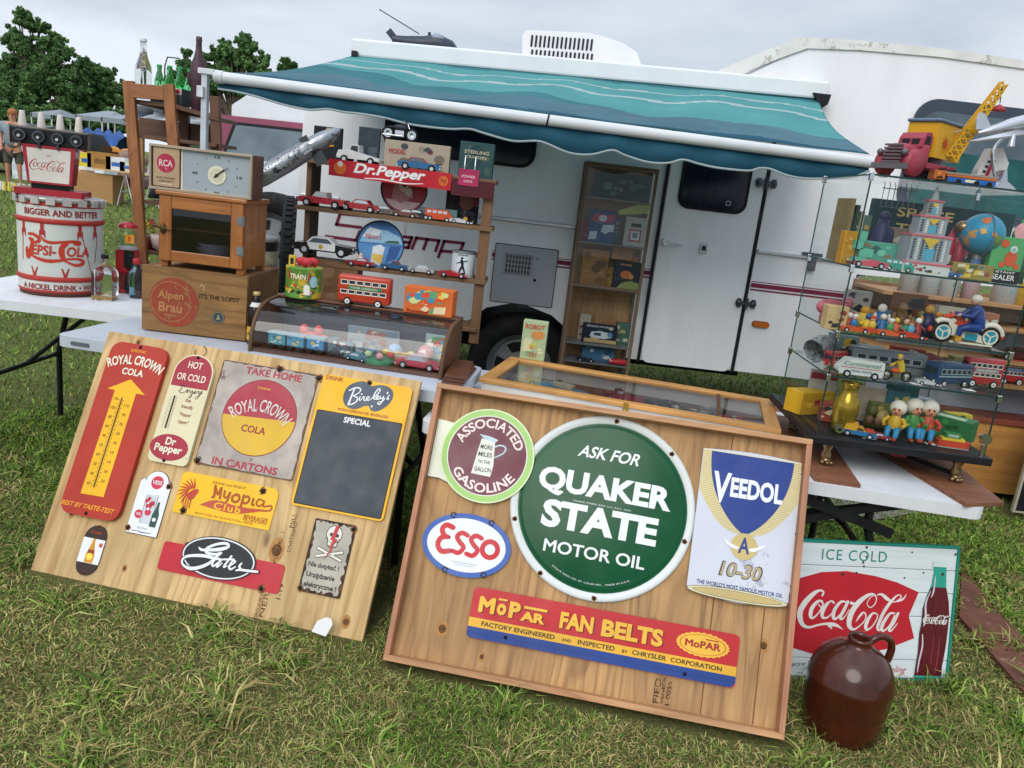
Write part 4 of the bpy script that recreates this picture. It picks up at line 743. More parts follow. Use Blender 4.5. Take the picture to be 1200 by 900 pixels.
# 1 royal crown thermometer
s = Sign('tall red thermometer sign with a yellow arrow pointing up', BAF, .16, .53, 0)
RCR = mat('rc_red', 'a8301f', .38, var=.10, sc=5, wear='6e2418', wamt=.71, wsc=22)
h = s.new().m(RCR).prism(rrect(.046, .274, .213, .848, .042, 6), .001, .022); h.build('panel', s.t, .011, 4)
h = s.new().m(YEL).flat([(.199, .289), (.199, .667), (.234, .667), (.162, .715), (.083, .668), (.114, .667), (.109, .287)], .0228); h.build('arrow', s.t)
h = s.new().m(mat('print_black', '1c1816', .5)); h.rect(.1495, .1535, .315, .645, .0236)
for i in range(61): y = .322+i*.0052; w = .012 if i % 3 == 0 else .007; h.rect(.1515-w, .1475, y, y+.0013, .0234).rect(.1555, .1515+w, y, y+.0013, .0234)
for i, q in enumerate(('120', '100', '80', '60', '40', '20', '0', '20', '40', '60')): h.text(q, .128, .638-i*.0345, .018 if len(q) > 2 else .013, .010, .0234, .0)
for i, q in enumerate(('110', '90', '70', '50', '30', '10', '10', '30', '50')): h.text(q, .178, .618-i*.0345, .018 if len(q) > 2 else .013, .010, .0234, .0)
h.build('scale', s.t)
h = s.new().m(CRM).text('ROYAL CROWN', 0, 0, .228, .036, .0232, .03, fn=arcfn(.161, .545, .243)); h.text('COLA', .161, .742, .085, .026, .0232, .03).m(mat('print_orange', 'e0902a', .4)).text('DRINK', .16, .822, .062, .011, .0232, .02).text('BEST BY TASTE-TEST', .152, .247, .205, .017, .0232, .03, slant=.3); h.build('lettering', s.t)
s.screws([(.16, .838), (.153, .224)], .022)
# 2 dr pepper thermometer
s = Sign('narrow cream thermometer sign with a red rounded top and a red oval', BAF, .386, .64, 0)
pts = rrect(.309, .463, .443, .846, .02, 3); top_ = rrect(.309, .463, .443, .846, .072, 8); shp = top_[:18]+pts[8:]
DPR = mat('dp_maroon', '9c2638', .38, var=.08)
h = s.new().m(mat('dp_cream', 'd3c9a6', .4, var=.06, wear='6b5138', wamt=.70, wsc=16)).prism(shp, .001, .014); h.build('panel', s.t, .006, 3)
h = s.new().m(DPR).flat([p for p in rrect(.314, .458, .5, .841, .068, 8)[:18]]+[(.314, .722), (.458, .722)], .0146); h.build('top_panel', s.t)
h = s.new().m(CRM).text('HOT', .387, .806, .055, .026, .0152, .02).text('OR COLD', .385, .759, .112, .026, .0152, .02); h.build('lettering', s.t)
h = s.new().m(mat('print_black', '1c1816', .5)).stroke([(.372, .722, .002), (.357, .727, .002), (.360, .714, .002), (.352, .704, .002), (.366, .699, .002), (.378, .706, .0016)], .0154)
h.stroke([(.378, .706, .0016), (.384, .715, .002), (.384, .702, .0018), (.392, .715, .0018), (.397, .703, .0018), (.404, .714, .0016), (.404, .690, .0018), (.396, .687, .0016), (.408, .705, .0016)], .0154).stroke([(.408, .705, .0016), (.417, .715, .0018), (.412, .703, .0018), (.420, .708, .0018), (.428, .716, .0018), (.430, .704, .0018), (.440, .718, .0018), (.430, .688, .0018), (.422, .690, .0014), (.445, .712, .0012)], .0154).build('script', s.t)
h = s.new().m(mat('dp_brown', '8a4438', .5)).text('the', .398, .676, .022, .013, .015, .01).text('friendly', .402, .650, .045, .016, .015, .01).text('"Pepper', .403, .622, .046, .016, .015, .01).text('Upper"', .403, .595, .042, .016, .015, .01)
h.build('slogan', s.t); h = s.new().m(mat('print_black', '1c1816', .5)).push(Matrix.Translation((0, 0, 0))).box(.341, .345, .565, .685, .014, .0175)
for i in range(22): h.rect(.326+(i % 3)*.002, .329+(i % 3)*.002, .568+i*.0053, .5695+i*.0053, .015).rect(.350, .354, .568+i*.0053, .5695+i*.0053, .015)
h.pop().build('thermometer', s.t)
h = s.new().m(DPR).disc(.378, .500, .073, .015, 32, .047); h.m(CRM).text('Dr', .380, .522, .04, .027, .0156, .03).text('Pepper', .378, .491, .106, .036, .0156, .03); h.build('emblem', s.t)
s.screws([(.388, .836), (.374, .452)], .014)
h = MB().m(mat('wire_rust', '4b3a2c', .5, .6)).push(BAF @ Matrix.Translation((.385, .862, .008))).tube([(.022*math.cos(a), .022*math.sin(a), 0) for a in [2.9+i*.36 for i in range(14)]], .0016, 6); tag(h.pop().build('hanging_hook'), 'bent wire hook above the narrow cream thermometer sign', 'hook')
# 3 take home in cartons
s = Sign('weathered grey square tin sign with a red and yellow circle', BAF, .667, .655, 0)
h = s.new().m(mat('rust_edge2', '6a5446', .8, var=.3, sc=20)).prism(rrect(.481, .85, .463, .847, .008), .001, .004).m(mat('weathered_tin', 'a89e96', .6, var=.28, sc=9, wear='6f5a4c', wamt=.61, wsc=13)); jag(h, .486, .845, .468, .842, .0044, .003); h.build('panel', s.t, .001)
CR = mat('faded_red', 'a43a46', .5, var=.1, wear='b39a90', wamt=.69, wsc=30)
h = s.new().m('7e2f2c').disc(.672, .660, .139, .0046, 44).m(CR).disc(.672, .660, .136, .0051, 44).m(mat('faded_yellow', 'd0a838', .5, wear='9d8a58', wamt=.68, wsc=25)); h.flat([(.672+.136*math.cos(a), .660+.136*math.sin(a)) for a in [PI+.06+i*(PI-.02)/22 for i in range(23)]], .0056); h.build('emblem', s.t)
h = s.new().m(CR).text('TAKE HOME', .683, .822, .215, .027, .005, .03).text('IN CARTONS', .667, .485, .245, .027, .005, .03).m('8c2f30').text('COLA', .664, .615, .092, .026, .0062, .025)
h.m(mat('chalk_white', 'cfc7bd', .6)).text('ROYAL CROWN', 0, 0, .24, .046, .0062, .012, fn=arcfn(.672, .545, .158)).m('d8a03a').text('DRINK', .665, .765, .052, .009, .0062, .01).m('b9a8a0').stroke([(.645, .690, .001), (.665, .692, .001), (.70, .688, .001)], .0062); h.build('lettering', s.t)
s.screws([(.492, .474), (.852, .835), (.70, .845)], .004, .009)
# 4 bireleys chalkboard
s = Sign('yellow-bordered sign with a slate chalkboard panel and a grey cloud emblem', BAF, 1.032, .618, 0)
h = s.new().m(YEL).prism(rrect(.868, 1.198, .385, .853, .016), .001, .009); h.build('panel', s.t, .004, 2)
SLT = mat('slate_paint', '40454c', .5, var=.12, sc=5, bump=.5, bsc=5); h = s.new().m(mat('print_black', '1c1816', .5)).prism(rrect(.876, 1.190, .392, .724, .006), .0085, .0097).m(SLT).prism(rrect(.879, 1.187, .395, .721, .006), .0095, .0103); h.build('chalkboard', s.t)
h = s.new().m(mat('slate_blue', '4c5563', .42)).prism([(a/1000, b_/1000) for a, b_ in smoothpts(BBLOB[0]+BBLOB[0][:1], 3)[:-1]], .009, .0099); h.m(WHT)
for q in BIRE: h.stroke([(a/1000, b_/1000, w*.86/1000) for a, b_, w in q], .0106)
h.disc(1.068, .765, .0035, .0106, 10); h.build('emblem', s.t)
h = s.new().m('a4521c').text('DRINK', .912, .842, .066, .015, .0098, .03).text('NON-CARBONATED BEVERAGES', 1.042, .737, .185, .010, .0098, .02).m(WHT).text('SPECIAL', 1.030, .703, .098, .021, .011, .03, slant=.0); h.build('lettering', s.t)
s.screws([(1.040, .846)], .009)
# 5 vess
s = Sign('small white arched sign showing a glass, a red disc and a green bottle', BAF, .363, .295, 0)
shp = [(.304, .188), (.424, .188), (.424, .375), (.412, .385)]+[(.367+.044*math.cos(a), .374+.040*math.sin(a)) for a in [i*PI/9 for i in range(10)]]+[(.318, .385), (.304, .372)]
h = s.new().m('26282a').prism(shp, .001, .003).m(WHT).prism([(.364+(x-.364)*.975, .3+(y-.3)*.982) for x, y in shp], .003, .0042); h.build('panel', s.t)
h = s.new().m('c2334c').disc(.369, .373, .023, .0047, 24).m(WHT).text('VESS', .369, .373, .036, .014, .0052, .02, slant=.1); h.m('bfc3c8').rect(.345, .388, .228, .325, .0047).m('4a4f55').stroke([(.345, .228, .0012), (.345, .325, .0012), (.388, .33, .0012), (.388, .228, .0012)], .0052, k=1)
h.m('b8334a')
for x, y, r in ((.352, .305, .008), (.363, .29, .012), (.374, .30, .009), (.366, .268, .012), (.358, .315, .006)): h.disc(x, y, r, .0056, 10)
h.m(WHT).disc(.364, .279, .005, .006, 8).disc(.358, .299, .004, .006, 8).m('c2334c').disc(.334, .257, .015, .0056, 18).m(WHT).text('VESS', .334, .257, .020, .009, .006, .01).m('2c4a44').prism([(.385, .222), (.408, .222), (.409, .265), (.402, .285), (.400, .308), (.394, .308), (.392, .285), (.385, .265)], .0044, .0062).m(WHT).disc(.397, .247, .007, .0066, 10)
h.m('3a3c40').text('ICE COLD', .362, .212, .035, .006, .0047, 0).stroke([(.328, .199, .003), (.345, .200, .002), (.365, .198, .003), (.398, .199, .002)], .0047); h.build('artwork', s.t)
s.screws([(.415, .367), (.310, .205)], .004)
# 6 myopia club
s = Sign('yellow sign with a red feathered headdress profile and brown script', BAF, .633, .356, 0)
h = s.new().m(mat('bright_yellow', 'e2b31b', .38, var=.05)).prism([(.452, .286), (.813, .286), (.816, .40)]+[(.790+.026*math.cos(a), .402+.026*math.sin(a)) for a in (0, .4, .8, 1.2, 1.57)]+[(.462, .430), (.452, .42)], .001, .004); h.build('panel', s.t, .001)
BR = mat('sign_brown', 'a4501c', .5); h = s.new().m(mat('headdress_red', 'b4402c', .5))
for i in range(9):
    a = 1.35+i*.30; c0 = (.505, .362); h.stroke([(c0[0]+.016*math.cos(a), c0[1]+.016*math.sin(a), .005), (c0[0]+.032*math.cos(a+.15), c0[1]+.030*math.sin(a+.15), .006), (c0[0]+.052*math.cos(a+.34), c0[1]+.050*math.sin(a+.34), .0015)], .0047)
h.flat([(.49, .345), (.503, .335), (.517, .342), (.524, .36), (.529, .37), (.522, .378), (.505, .372), (.494, .36)], .0048)
for k in range(4): h.stroke([(.485+k*.008, .345, .004), (.482+k*.009, .325-.004*k, .004), (.49+k*.007, .308, .0015)], .005)
h.build('emblem', s.t)
h = s.new().m(BR).text('DRINK and ENJOY', .632, .409, .125, .011, .0047, .01)
X0, Y0 = .575, .395
def ms(L_, w=.008): h.stroke([(a, b_, w) for a, b_ in L_], .0049)
ms([(.583, .400), (.588, .365), (.583, .36)], .009); ms([(.585, .395), (.600, .372), (.606, .398), (.611, .360)], .008)
ms([(.622, .388), (.624, .370), (.636, .368), (.642, .388), (.640, .36), (.630, .345), (.622, .35)], .0075); ms([(.668, .384), (.655, .376), (.657, .362), (.670, .358), (.680, .368), (.676, .382), (.664, .384)], .0085)
ms([(.694, .385), (.693, .345)], .009); ms([(.694, .38), (.710, .384), (.717, .372), (.707, .360), (.697, .363)], .008); ms([(.731, .380), (.731, .362), (.737, .360)], .008)
ms([(.772, .378), (.752, .382), (.745, .368), (.756, .359), (.768, .368), (.772, .378), (.772, .362), (.785, .364), (.800, .368), (.803, .356), (.790, .349), (.76, .345)], .006)
h.m(mat('pennant_red', 'b5503a', .5)).flat([(.545, .327), (.575, .345), (.60, .353), (.66, .347), (.72, .346), (.79, .352), (.75, .338), (.70, .323), (.65, .318), (.60, .322)], .0053); h.m(mat('bright_yellow', 'e2b31b')).text('Club', .647, .334, .10, .024, .0058, .02, sp=1.2)
h.m(BR).text('BEVERAGES', .757, .315, .088, .017, .0049, .02, slant=.1).rect(.72, .80, .303, .3045, .0049).text('BOTTLED IN ISLINGTON, MASS.', .645, .297, .215, .008, .0049, .0); h.build('lettering', s.t)
s.screws([(.757, .412), (.492, .297)], .004, .008)
# 7 squirt-type push plate
s = Sign('small oval door plate with brown ends and a golden bottle on white', BAF, .2, .107, 0)
cap = [(.203+.041*math.cos(a)+.003*math.sin(a), (.150 if math.sin(a) >= 0 else .062)+.042*math.sin(a)) for a in [i*2*PI/28 for i in range(28)]]
h = s.new().m(mat('door_plate_brown', '33241d', .35)).prism(cap, .001, .005); h.build('panel', s.t, .001)
h = s.new().m(WHT).flat([(.162, .062), (.244, .062), (.245, .146), (.162, .146)], .0056).m('c88a1e').prism([(.189, .064), (.220, .064), (.221, .092), (.214, .112), (.2085, .135), (.208, .146), (.2, .146), (.199, .135), (.194, .112), (.188, .092)], .0056, .0066).m('e2c84a').disc(.204, .085, .012, .0071, 14).m('8a3a1e').rect(.193, .216, .094, .108, .0071)
h.m('c05a4a').disc(.233, .128, .0075, .0062, 12).m('a8442c').text('Drink', .204, .168, .04, .011, .0062, .01, slant=.3); h.build('artwork', s.t)
s.screws([(.204, .187), (.204, .029)], .005, .004)
# 8 gates
s = Sign('long red sign with a black oval and white handwritten word Gates', BAF, .68, .138, 0)
h = s.new().m(mat('gates_red', 'b4212f', .3, var=.08, wear='7a2026', wamt=.7, wsc=20)).prism(rrect(.457, .902, .090, .186, .012), .001, .004); h.build('panel', s.t, .001)
h = s.new().m('1b1d20').prism([(.666+.135*math.cos(i*PI/24), .165+.070*math.sin(i*PI/24)) for i in range(48)], .0042, .0075).m(WHT).prism([(.666+.131*math.cos(i*PI/24), .165+.0665*math.sin(i*PI/24)) for i in range(48)], .0075, .0082).m(mat('oval_black', '1c2226', .35)).prism([(.666+.126*math.cos(i*PI/24), .165+.062*math.sin(i*PI/24)) for i in range(48)], .0082, .0088); h.build('emblem', s.t)
h = s.new().m('1b1d20')
for q in GATES: h.stroke([(a/1000, b_/1000, w/1000+.0045) for a, b_, w in q], .0093)
h.m(WHT)
for q in GATES: h.stroke([(a/1000, b_/1000, w*.92/1000) for a, b_, w in q], .0099)
h.build('lettering', s.t)
s.screws([(.545, .184), (.84, .097)], .004, .008)
# 9 polish electricity warning
s = Sign('small rusty grey warning sign with a skull, crossed bones and red lightning', BAF, 1.038, .236, 0)
h = s.new().m(mat('rust_edge', '3c2c22', .7, var=.4, sc=20, wear='6a4a34', wamt=.55, wsc=30)).prism(rrect(.965, 1.112, .115, .357, .006), .001, .004).m(mat('rusty_white', 'a8a295', .5, var=.25, sc=9, wear='4a3a30', wamt=.64, wsc=12)); jag(h, .973, 1.104, .125, .349, .0044, .005); h.build('panel', s.t, .001)
h = s.new().m('2b2624').ring(1.043, .315, .026, .0285, .0046, 24, 1.05).m('d8d4c8').disc(1.043, .315, .026, .0048, 24, .027).rect(1.026, 1.06, .278, .30, .0046).m('2b2624').stroke([(1.022, .302, .0025), (1.026, .287, .0025), (1.028, .276, .0025), (1.043, .270, .0025), (1.058, .276, .0025), (1.061, .29, .0025), (1.065, .302, .0025)], .0052).disc(1.034, .313, .006, .0056, 12).disc(1.055, .312, .006, .0056, 12).flat([(1.044, .305), (1.041, .297), (1.047, .297)], .0056)
for a, b_ in (((1.0, .262), (1.085, .235)), ((1.0, .235), (1.085, .262))):
    h.m('2b2624').stroke([a+(.012,), b_+(.012,)], .0056).m('d8d4c8').stroke([a+(.008,), b_+(.008,)], .0062)
h.m(mat('lightning_red', 'b8434a', .5)).flat([(1.056, .345), (1.044, .345), (1.034, .296), (1.043, .294), (1.036, .268), (1.042, .265), (1.026, .225), (1.048, .262), (1.045, .272), (1.060, .300), (1.049, .302)], .0068); h.build('emblem', s.t)
h = s.new().m('2b2624').text('Nie dotykać !', 1.033, .206, .108, .022, .0048, .03).text('Urządzenie', 1.030, .172, .100, .022, .0048, .03).text('elektryczne !', 1.036, .140, .114, .022, .0048, .03); h.build('lettering', s.t)
s.screws([(1.104, .344), (.972, .125)], .004, .007)
# price tag
h = MB().m(mat('paper_white', 'dadada', .7)).push(BAF @ Matrix.Translation((1.095, .030, .05)) @ Matrix.Rotation(-.12, 4, 'Z')); h.prism([(-.03, -.03), (.02, -.03), (.028, .012), (.018, .026), (0, .026), (-.024, .006)], 0, .001); h.m('8a8a8a').tube([(.01, .02, .001), (-.0, .08, -.014), (-.03, .14, -.018)], .0007, 4); tag(h.pop().build('price_tag'), 'blank white price tag hanging at the bottom right of the plywood board', 'tag')
# signs in the framed panel (backing at w = -.05)
WB_ = -.049
s = Sign('round maroon sign with a pale green rim and a white milk pitcher', BBF, .205, .688, WB_)
h = s.new().m(mat('flange_cream', 'd6d9c6', .35)).prism([(.020, .785), (.09, .778), (.14, .79), (.14, .59), (.10, .578), (.06, .590), (.020, .590)], .010, .0135); h.build('flange', s.t, .001)
h = s.new().m(mat('rim_cream', 'cfdcb0', .35)).prism([(.205+.157*math.cos(i*PI/30), .688+.157*math.sin(i*PI/30)) for i in range(60)], .010, .016); h.m(mat('lime_enamel', '9ac26c', .35)).disc(.205, .688, .152, .0166, 60).m('e6e4dc').disc(.205, .688, .134, .0171, 60).m(mat('maroon_enamel', '6b3541', .35)).disc(.205, .688, .131, .0176, 60); h.build('disc', s.t)
h = s.new().m(mat('letter_pink', 'e3d3cd', .4)).text('ASSOCIATED', 0, 0, .272, .032, .0182, .022, fn=arcfn(.205, .688, .108)).text('GASOLINE', 0, 0, .225, .032, .0182, .022, fn=arcfn(.205, .688, .108, False)); h.build('lettering', s.t)
h = s.new().m('d9dccf').flat([(.163, .622), (.228, .620), (.232, .66), (.224, .735), (.178, .742), (.172, .70)], .0182).m('b4c8d0').flat([(.168, .755), (.186, .742), (.224, .733), (.234, .744), (.205, .752)], .0186).stroke([(.226, .72, .005), (.245, .728, .005), (.262, .722, .005), (.258, .704, .005), (.232, .685, .004)], .0184)
h.m('3e3434'); 
for i, q in enumerate(('MORE', 'MILES', 'TO THE', 'GALLON')): h.text(q, .199, .715-i*.025, (.04, .046, .042, .055)[i], .015 if i != 2 else .010, .0188, .012)
h.build('pitcher', s.t)
# quaker state
s = Sign('largest sign, a round green dome with a white rim lettered Quaker State', BBF, .602, .585, WB_)
dome = lambda r: .021-.014*(r/.262)**2
h = s.new().push(Matrix.Translation((.602, .585, 0))).m(mat('qs_white', 'd0d4d2', .35, var=.05, wear='55504a', wamt=.74, wsc=14)).lathe([(.298, .002), (.298, .006), (.292, .0075), (.274, .0075), (.272, .005)], 72).m(mat('qs_green', '034a29', .2, var=.16, sc=4, spec=.22, wear='b4bfb4', wamt=.755, wsc=24)).lathe([(.272, .005), (.268, .0045), (.262, .0072)]+[(r, dome(r)) for r in (.255, .235, .2, .15, .1, .05, .001)], 72)
h.pop().build('disc', s.t)
h = s.new().push(Matrix.Translation((.602, .585, 0)) @ Matrix.Rotation(-.018, 4, 'Z')).m(mat('qs_letters', 'dfe2df', .4, var=.04))
h.text('ASK FOR', 0, .168, .20, .040, 0, .02, slant=.28).text('QUAKER', 0, .054, .432, .090, 0, .042).text('STATE', .0, -.050, .372, .090, 0, .045).text('MOTOR OIL', -.0, -.152, .325, .040, 0, .02).text('TRADE MARK REG U.S. PAT. OFF.', .0, .0025, .19, .0045, 0, 0)
h.text('STOUT SIGN CO. ST. LOUIS MO.   MADE IN U.S.A.', 0, 0, .26, .005, 0, 0, fn=arcfn(.0, .0, .245, False))
h.v = [(x, y, dome(math.hypot(x, y))+.0016+z) for x, y, z in h.v]; h.pop(); h.build('lettering', s.t)
s.screws([(.61, .869), (.80, .79), (.33, .50), (.62, .298), (.44, .345), (.875, .52)], .0075, .005)
# veedol
s = Sign('white oil can shaped sign with a blue shield and gold pinstripes', BBF, 1.052, .595, WB_)
x0, x1 = .897, 1.205
arc_b = [(x1-(x1-x0)*i/12, .388-.026*math.sin(PI*i/12)) for i in range(13)]; arc_t = [(x0+(x1-x0)*i/12, .824+.008*math.sin(PI*i/12)) for i in range(13)]
h = s.new().m(mat('veedol_silver', 'c3c6d2', .28, var=.06, sc=3, wear='a3a6b4', wamt=.6, wsc=4)).prism(arc_t+arc_b, .015, .019).m('d9d4c4').box(1.2055, 1.212, .42, .80, .0, .017); h.build('panel', s.t, .001)
GO = mat('veedol_gold', 'b5a26c', .4, .2)
h = s.new(); n_ = 46
def zw(y): # half widths of gold field and shield at height y
    t = (y-.57)/.255; t = max(0, min(1, t)); return min(.153, .02+.19*t**.5), .129*(1-(1-t)**2.2)**.8
for i in range(n_):
    ya = .572+.250*i/n_; yb = ya+.0030; g = min(zw(ya)[0], .153)
    h.m(GO).flat([(1.052-g, ya), (1.052+g, ya), (1.052+g, yb), (1.052-g, yb)], .0197)
h.m('d3cba6').flat([(1.052+a*min(zw(y)[0], .153), y) for a, y in [(1, .575+.248*i/14) for i in range(15)]+[(-1, .823-.248*i/14) for i in range(15)]], .0194)
h.build('gold_field', s.t)
h = s.new().m(mat('veedol_blue', '12347f', .35, var=.05)).flat([(1.053+a*zw(y)[1], y) for a, y in [(1, .574+.246*i/16) for i in range(17)]+[(-1, .82-.246*i/16) for i in range(17)]], .0204); h.build('shield', s.t)
h = s.new().m(WHT).text('V', .967, .708, .056, .098, .021, .03).text('EEDOL', 1.076, .714, .162, .064, .021, .04); h.build('lettering', s.t)
h = s.new().m(GO).disc(1.056, .535, .041, .0208, 28).m('e3e3e6').flat([(1.042, .53), (1.01, .540), (.990, .553), (1.0, .538), (1.02, .525), (1.035, .523)], .0213).flat([(1.07, .53), (1.10, .540), (1.122, .553), (1.112, .538), (1.09, .525), (1.077, .523)], .0213).m('1f3a80').text('A', 1.056, .538, .034, .05, .0217, .02); h.build('emblem', s.t)
h = s.new().m('3f3a2e').text('10-30', 1.056, .459, .128, .048, .0196, .045, slant=.2).m(mat('veedol_tan', 'a9997a', .4)).text('10-30', 1.056, .459, .120, .042, .0201, .022, slant=.2).m('1f2f66').text("THE WORLD'S MOST FAMOUS MOTOR OIL", 1.056, .407, .262, .013, .0197, .022); h.build('slogan', s.t)
h = s.new().m('4b4638').flat([(1.051+.154*math.cos(i*PI/16), .383+.0195*math.sin(i*PI/16)) for i in range(32)], .0195).m('c9c2a0').flat([(1.051+.152*math.cos(i*PI/16), .383+.0175*math.sin(i*PI/16)) for i in range(32)], .0199).m('4b4638').flat([(1.051+.135*math.cos(i*PI/16), .383+.0130*math.sin(i*PI/16)) for i in range(32)], .0203).m(GO).flat([(1.051+.133*math.cos(i*PI/16), .383+.0118*math.sin(i*PI/16)) for i in range(32)], .0207); h.build('can_base', s.t)
s.screws([(1.209, .79), (1.209, .60), (1.209, .44)], .016, .004)
# esso
s = Sign('white oval sign with a blue rim lettered Esso in red', BBF, .189, .390, WB_)
E_ = lambda a, b_: [(.189+a*math.cos(i*PI/26), .390+b_*math.sin(i*PI/26)) for i in range(52)]
h = s.new().m(mat('esso_blue', '2a57a4', .3)).prism(E_(.147, .101), .004, .009).m(WHT).prism(E_(.130, .085), .009, .0095); h.build('panel', s.t, .0008)
h = s.new().m(mat('esso_red', 'c22c35', .35)); w_ = .0165
h.push(Matrix.Translation((.189, .392, 0)) @ Matrix.Rotation(-.03, 4, 'Z') @ Matrix.Translation((-.189, -.392, 0)))
h.stroke([(.135, .437, w_), (.112, .441, w_), (.101, .425, w_), (.112, .407, w_), (.128, .404, .012)], .0102).stroke([(.128, .404, .012), (.104, .398, w_), (.097, .375, w_), (.113, .356, w_), (.140, .362, w_)], .0102)
for cx in (.168, .215): h.stroke([(cx+.020, .421, .014), (cx, .426, .015), (cx-.014, .412, .015), (cx-.002, .396, .015), (cx+.014, .382, .015), (cx+.002, .362, .015), (cx-.020, .364, .014)], .0102)
h.ring(.268, .392, .017, .033, .0102, 30, 1.0); h.pop(); h.m('9fa6b8').stroke([(.15, .333, .002), (.235, .333, .002)], .0102).stroke([(.16, .326, .0015), (.225, .326, .0015)], .0102); h.build('lettering', s.t)
for x, y in ((.13, .479), (.258, .474), (.135, .303), (.262, .308)): s.new().m(mat('wire_rust', '4b3a2c')).push(Matrix.Translation((x, y, .010))).tube([(.008*math.cos(a), .008*math.sin(a), .002) for a in [i*PI/5 for i in range(10)]], .0018, 5).pop().build('ring', s.t)
# mopar
s = Sign('long narrow sign in red, yellow and blue bands lettered Fan Belts', BBF, .657, .190, WB_)
h = s.new().m(mat('mopar_red', 'b41f26', .35, var=.1, wear='d8a898', wamt=.75, wsc=30)).prism(rrect(.240, 1.076, .112, .268, .014), .004, .010); h.build('panel', s.t, .002)
h = s.new().m(mat('mopar_blue', '163a80', .35, var=.12, wear='8a94a8', wamt=.74, wsc=30)).flat([(.2405, .146), (.2405, .126)]+[(.254+.0135*math.cos(a), .126+.0135*math.sin(a)) for a in (3.4, 3.9, 4.4, 4.71)]+[(1.062, .1125), (1.0755, .126), (1.0755, .146)], .0105).m(mat('mopar_yellow', 'd9a52c', .35)).rect(.2405, 1.0755, .146, .174, .0105).m('16356f').rect(.2405, 1.0755, .1275, .1295, .011); h.build('bands', s.t)
MY = mat('mopar_letter', 'dfae3a', .4); MS = mat('mopar_shadow', '6e1a1c', .5)
h = s.new()
for m_, dx, dz in ((MS, .004, .0108), (MY, 0, .0114)):
    h.m(m_).text('M', .290+dx, .218-dx*.5, .052, .050, dz, .05).text('o', .338+dx, .213-dx*.5, .030, .036, dz, .05).rect(.324+dx, .352+dx, .240-dx*.5, .246-dx*.5, dz).text('P', .380+dx, .218-dx*.5, .036, .050, dz, .05).text('AR', .440+dx, .206-dx*.5, .078, .030, dz, .05).rect(.408+dx, .482+dx, .229-dx*.5, .237-dx*.5, dz)
    h.text('FAN', .578+dx, .216-dx*.5, .105, .050, dz, .045).text('BELTS', .752+dx, .216-dx*.5, .190, .052, dz, .045)
h.m('2a2420').text('FACTORY ENGINEERED', .40, .160, .235, .014, .0111, .022).text('AND', .555, .158, .03, .009, .0111, .02).text('INSPECTED', .648, .160, .115, .014, .0111, .022).text('BY', .737, .158, .018, .009, .0111, .02).text('CHRYSLER', .812, .160, .105, .014, .0111, .022).text('CORPORATION', .955, .160, .155, .014, .0111, .022)
h.build('lettering', s.t)
h = s.new().m(MY); h.flat([(.968+.078*(1+.05*(i % 2))*math.cos(i*PI/26), .220+.034*(1+.08*(i % 2))*math.sin(i*PI/26)) for i in range(52)], .0110).m('b9242c').ring(.968, .220, .068, .0705, .0115, 40, .42).m('a02224').text('MoPAR', .968, .220, .108, .022, .0116, .035).rect(.975, 1.015, .236, .239, .0117); h.build('emblem', s.t)
s.screws([(.365, .132), (.925, .126)], .010, .006)
# ice cold sign of painted planks
bc = thing('plank_sign', 'white plank sign lettered Ice Cold with a red fishtail and a cola bottle', 'sign', M=BCF)
PW = mat('planks_white', 'cdd5d6', .5, var=.08, sc=8, st=(.4, 6, 1), wear='6f6a62', wamt=.72, wsc=9); GR = mat('sign_green', '17806e', .45)
sm = [.007, .070, .220, .3025, .382, .458]
for a, b_ in zip(sm[:-1], sm[1:]): MB().m(PW).box(.008, .912, a+.001, b_-.001, -.018, random.uniform(-.0006, .0004)).build('plank', bc, .0015)
for q in ((0, .92, 0, .0065), (0, .92, .4585, .467)): MB().m(GR).box(q[0], q[1], q[2], q[3], -.02, .004).build('edge_trim', bc, .001)
for x in (0, .9125): MB().m(GR).box(x, x+.0075, .0067, .4583, -.02, .004).build('edge_trim', bc, .001)
def k3(L_): return [(a/1000, b_/1000) for a, b_ in L_]
h = MB().m(mat('fish_red', 'b3202c', .45, var=.06, sc=5, wear='c9c2bd', wamt=.74, wsc=20)).flat(k3(FISH[0]), .0016); h.build('fishtail', bc)
h = MB().m(mat('script_white', 'd6d2cd', .5))
for q in COCA: h.stroke([(a/1000, b_/1000, w*.93/1000) for a, b_, w in q], .0024)
h.m(GR).text('ICE COLD', .529, .420, .238, .036, .0014, .0, sp=1.15).m('6b6f72').text('ENJOY', .345, .046, .085, .013, .0014).m('b8434a').text('Feeling', .715, .034, .085, .028, .0014, 0, slant=.5).m('b98a80').text('REG. MARK', .585, .165, .03, .004, .0024, 0); h.build('lettering', bc)
GB = mat('bottle_green_paint', '2b9a86', .4); h = MB().m(GB).prism(k3(BOT[0])[::-1], .001, .0022).m(mat('cola_brown', '581b20', .3, var=.2, sc=12, st=(6, .5, 1))).flat(k3(BOT[1])[::-1], .0030)
h.m('c9b8c0').stroke([(.822, .31, .002), (.808, .27, .006), (.812, .22, .008), (.808, .19, .004)], .0036).stroke([(.806, .16, .004), (.81, .12, .006), (.803, .07, .006), (.80, .03, .003)], .0036).stroke([(.835, .36, .003), (.833, .31, .006), (.826, .29, .003)], .0036).m('8a3a44').stroke([(.872, .15, .003), (.872, .08, .004), (.866, .03, .003)], .0036).stroke([(.85, .16, .002), (.848, .06, .003)], .0036).m(GB).rect(.789, .893, .010, .018, .0036)
h.m('c8d8d4').prism([(.822, .395), (.873, .394), (.875, .408), (.870, .413), (.826, .414), (.821, .408)], .0022, .0036)
h.m(mat('script_white', 'd6d2cd')); fx = lambda x, y: (.806+(x-.35)*.245, .205+(y-.20)*.245)
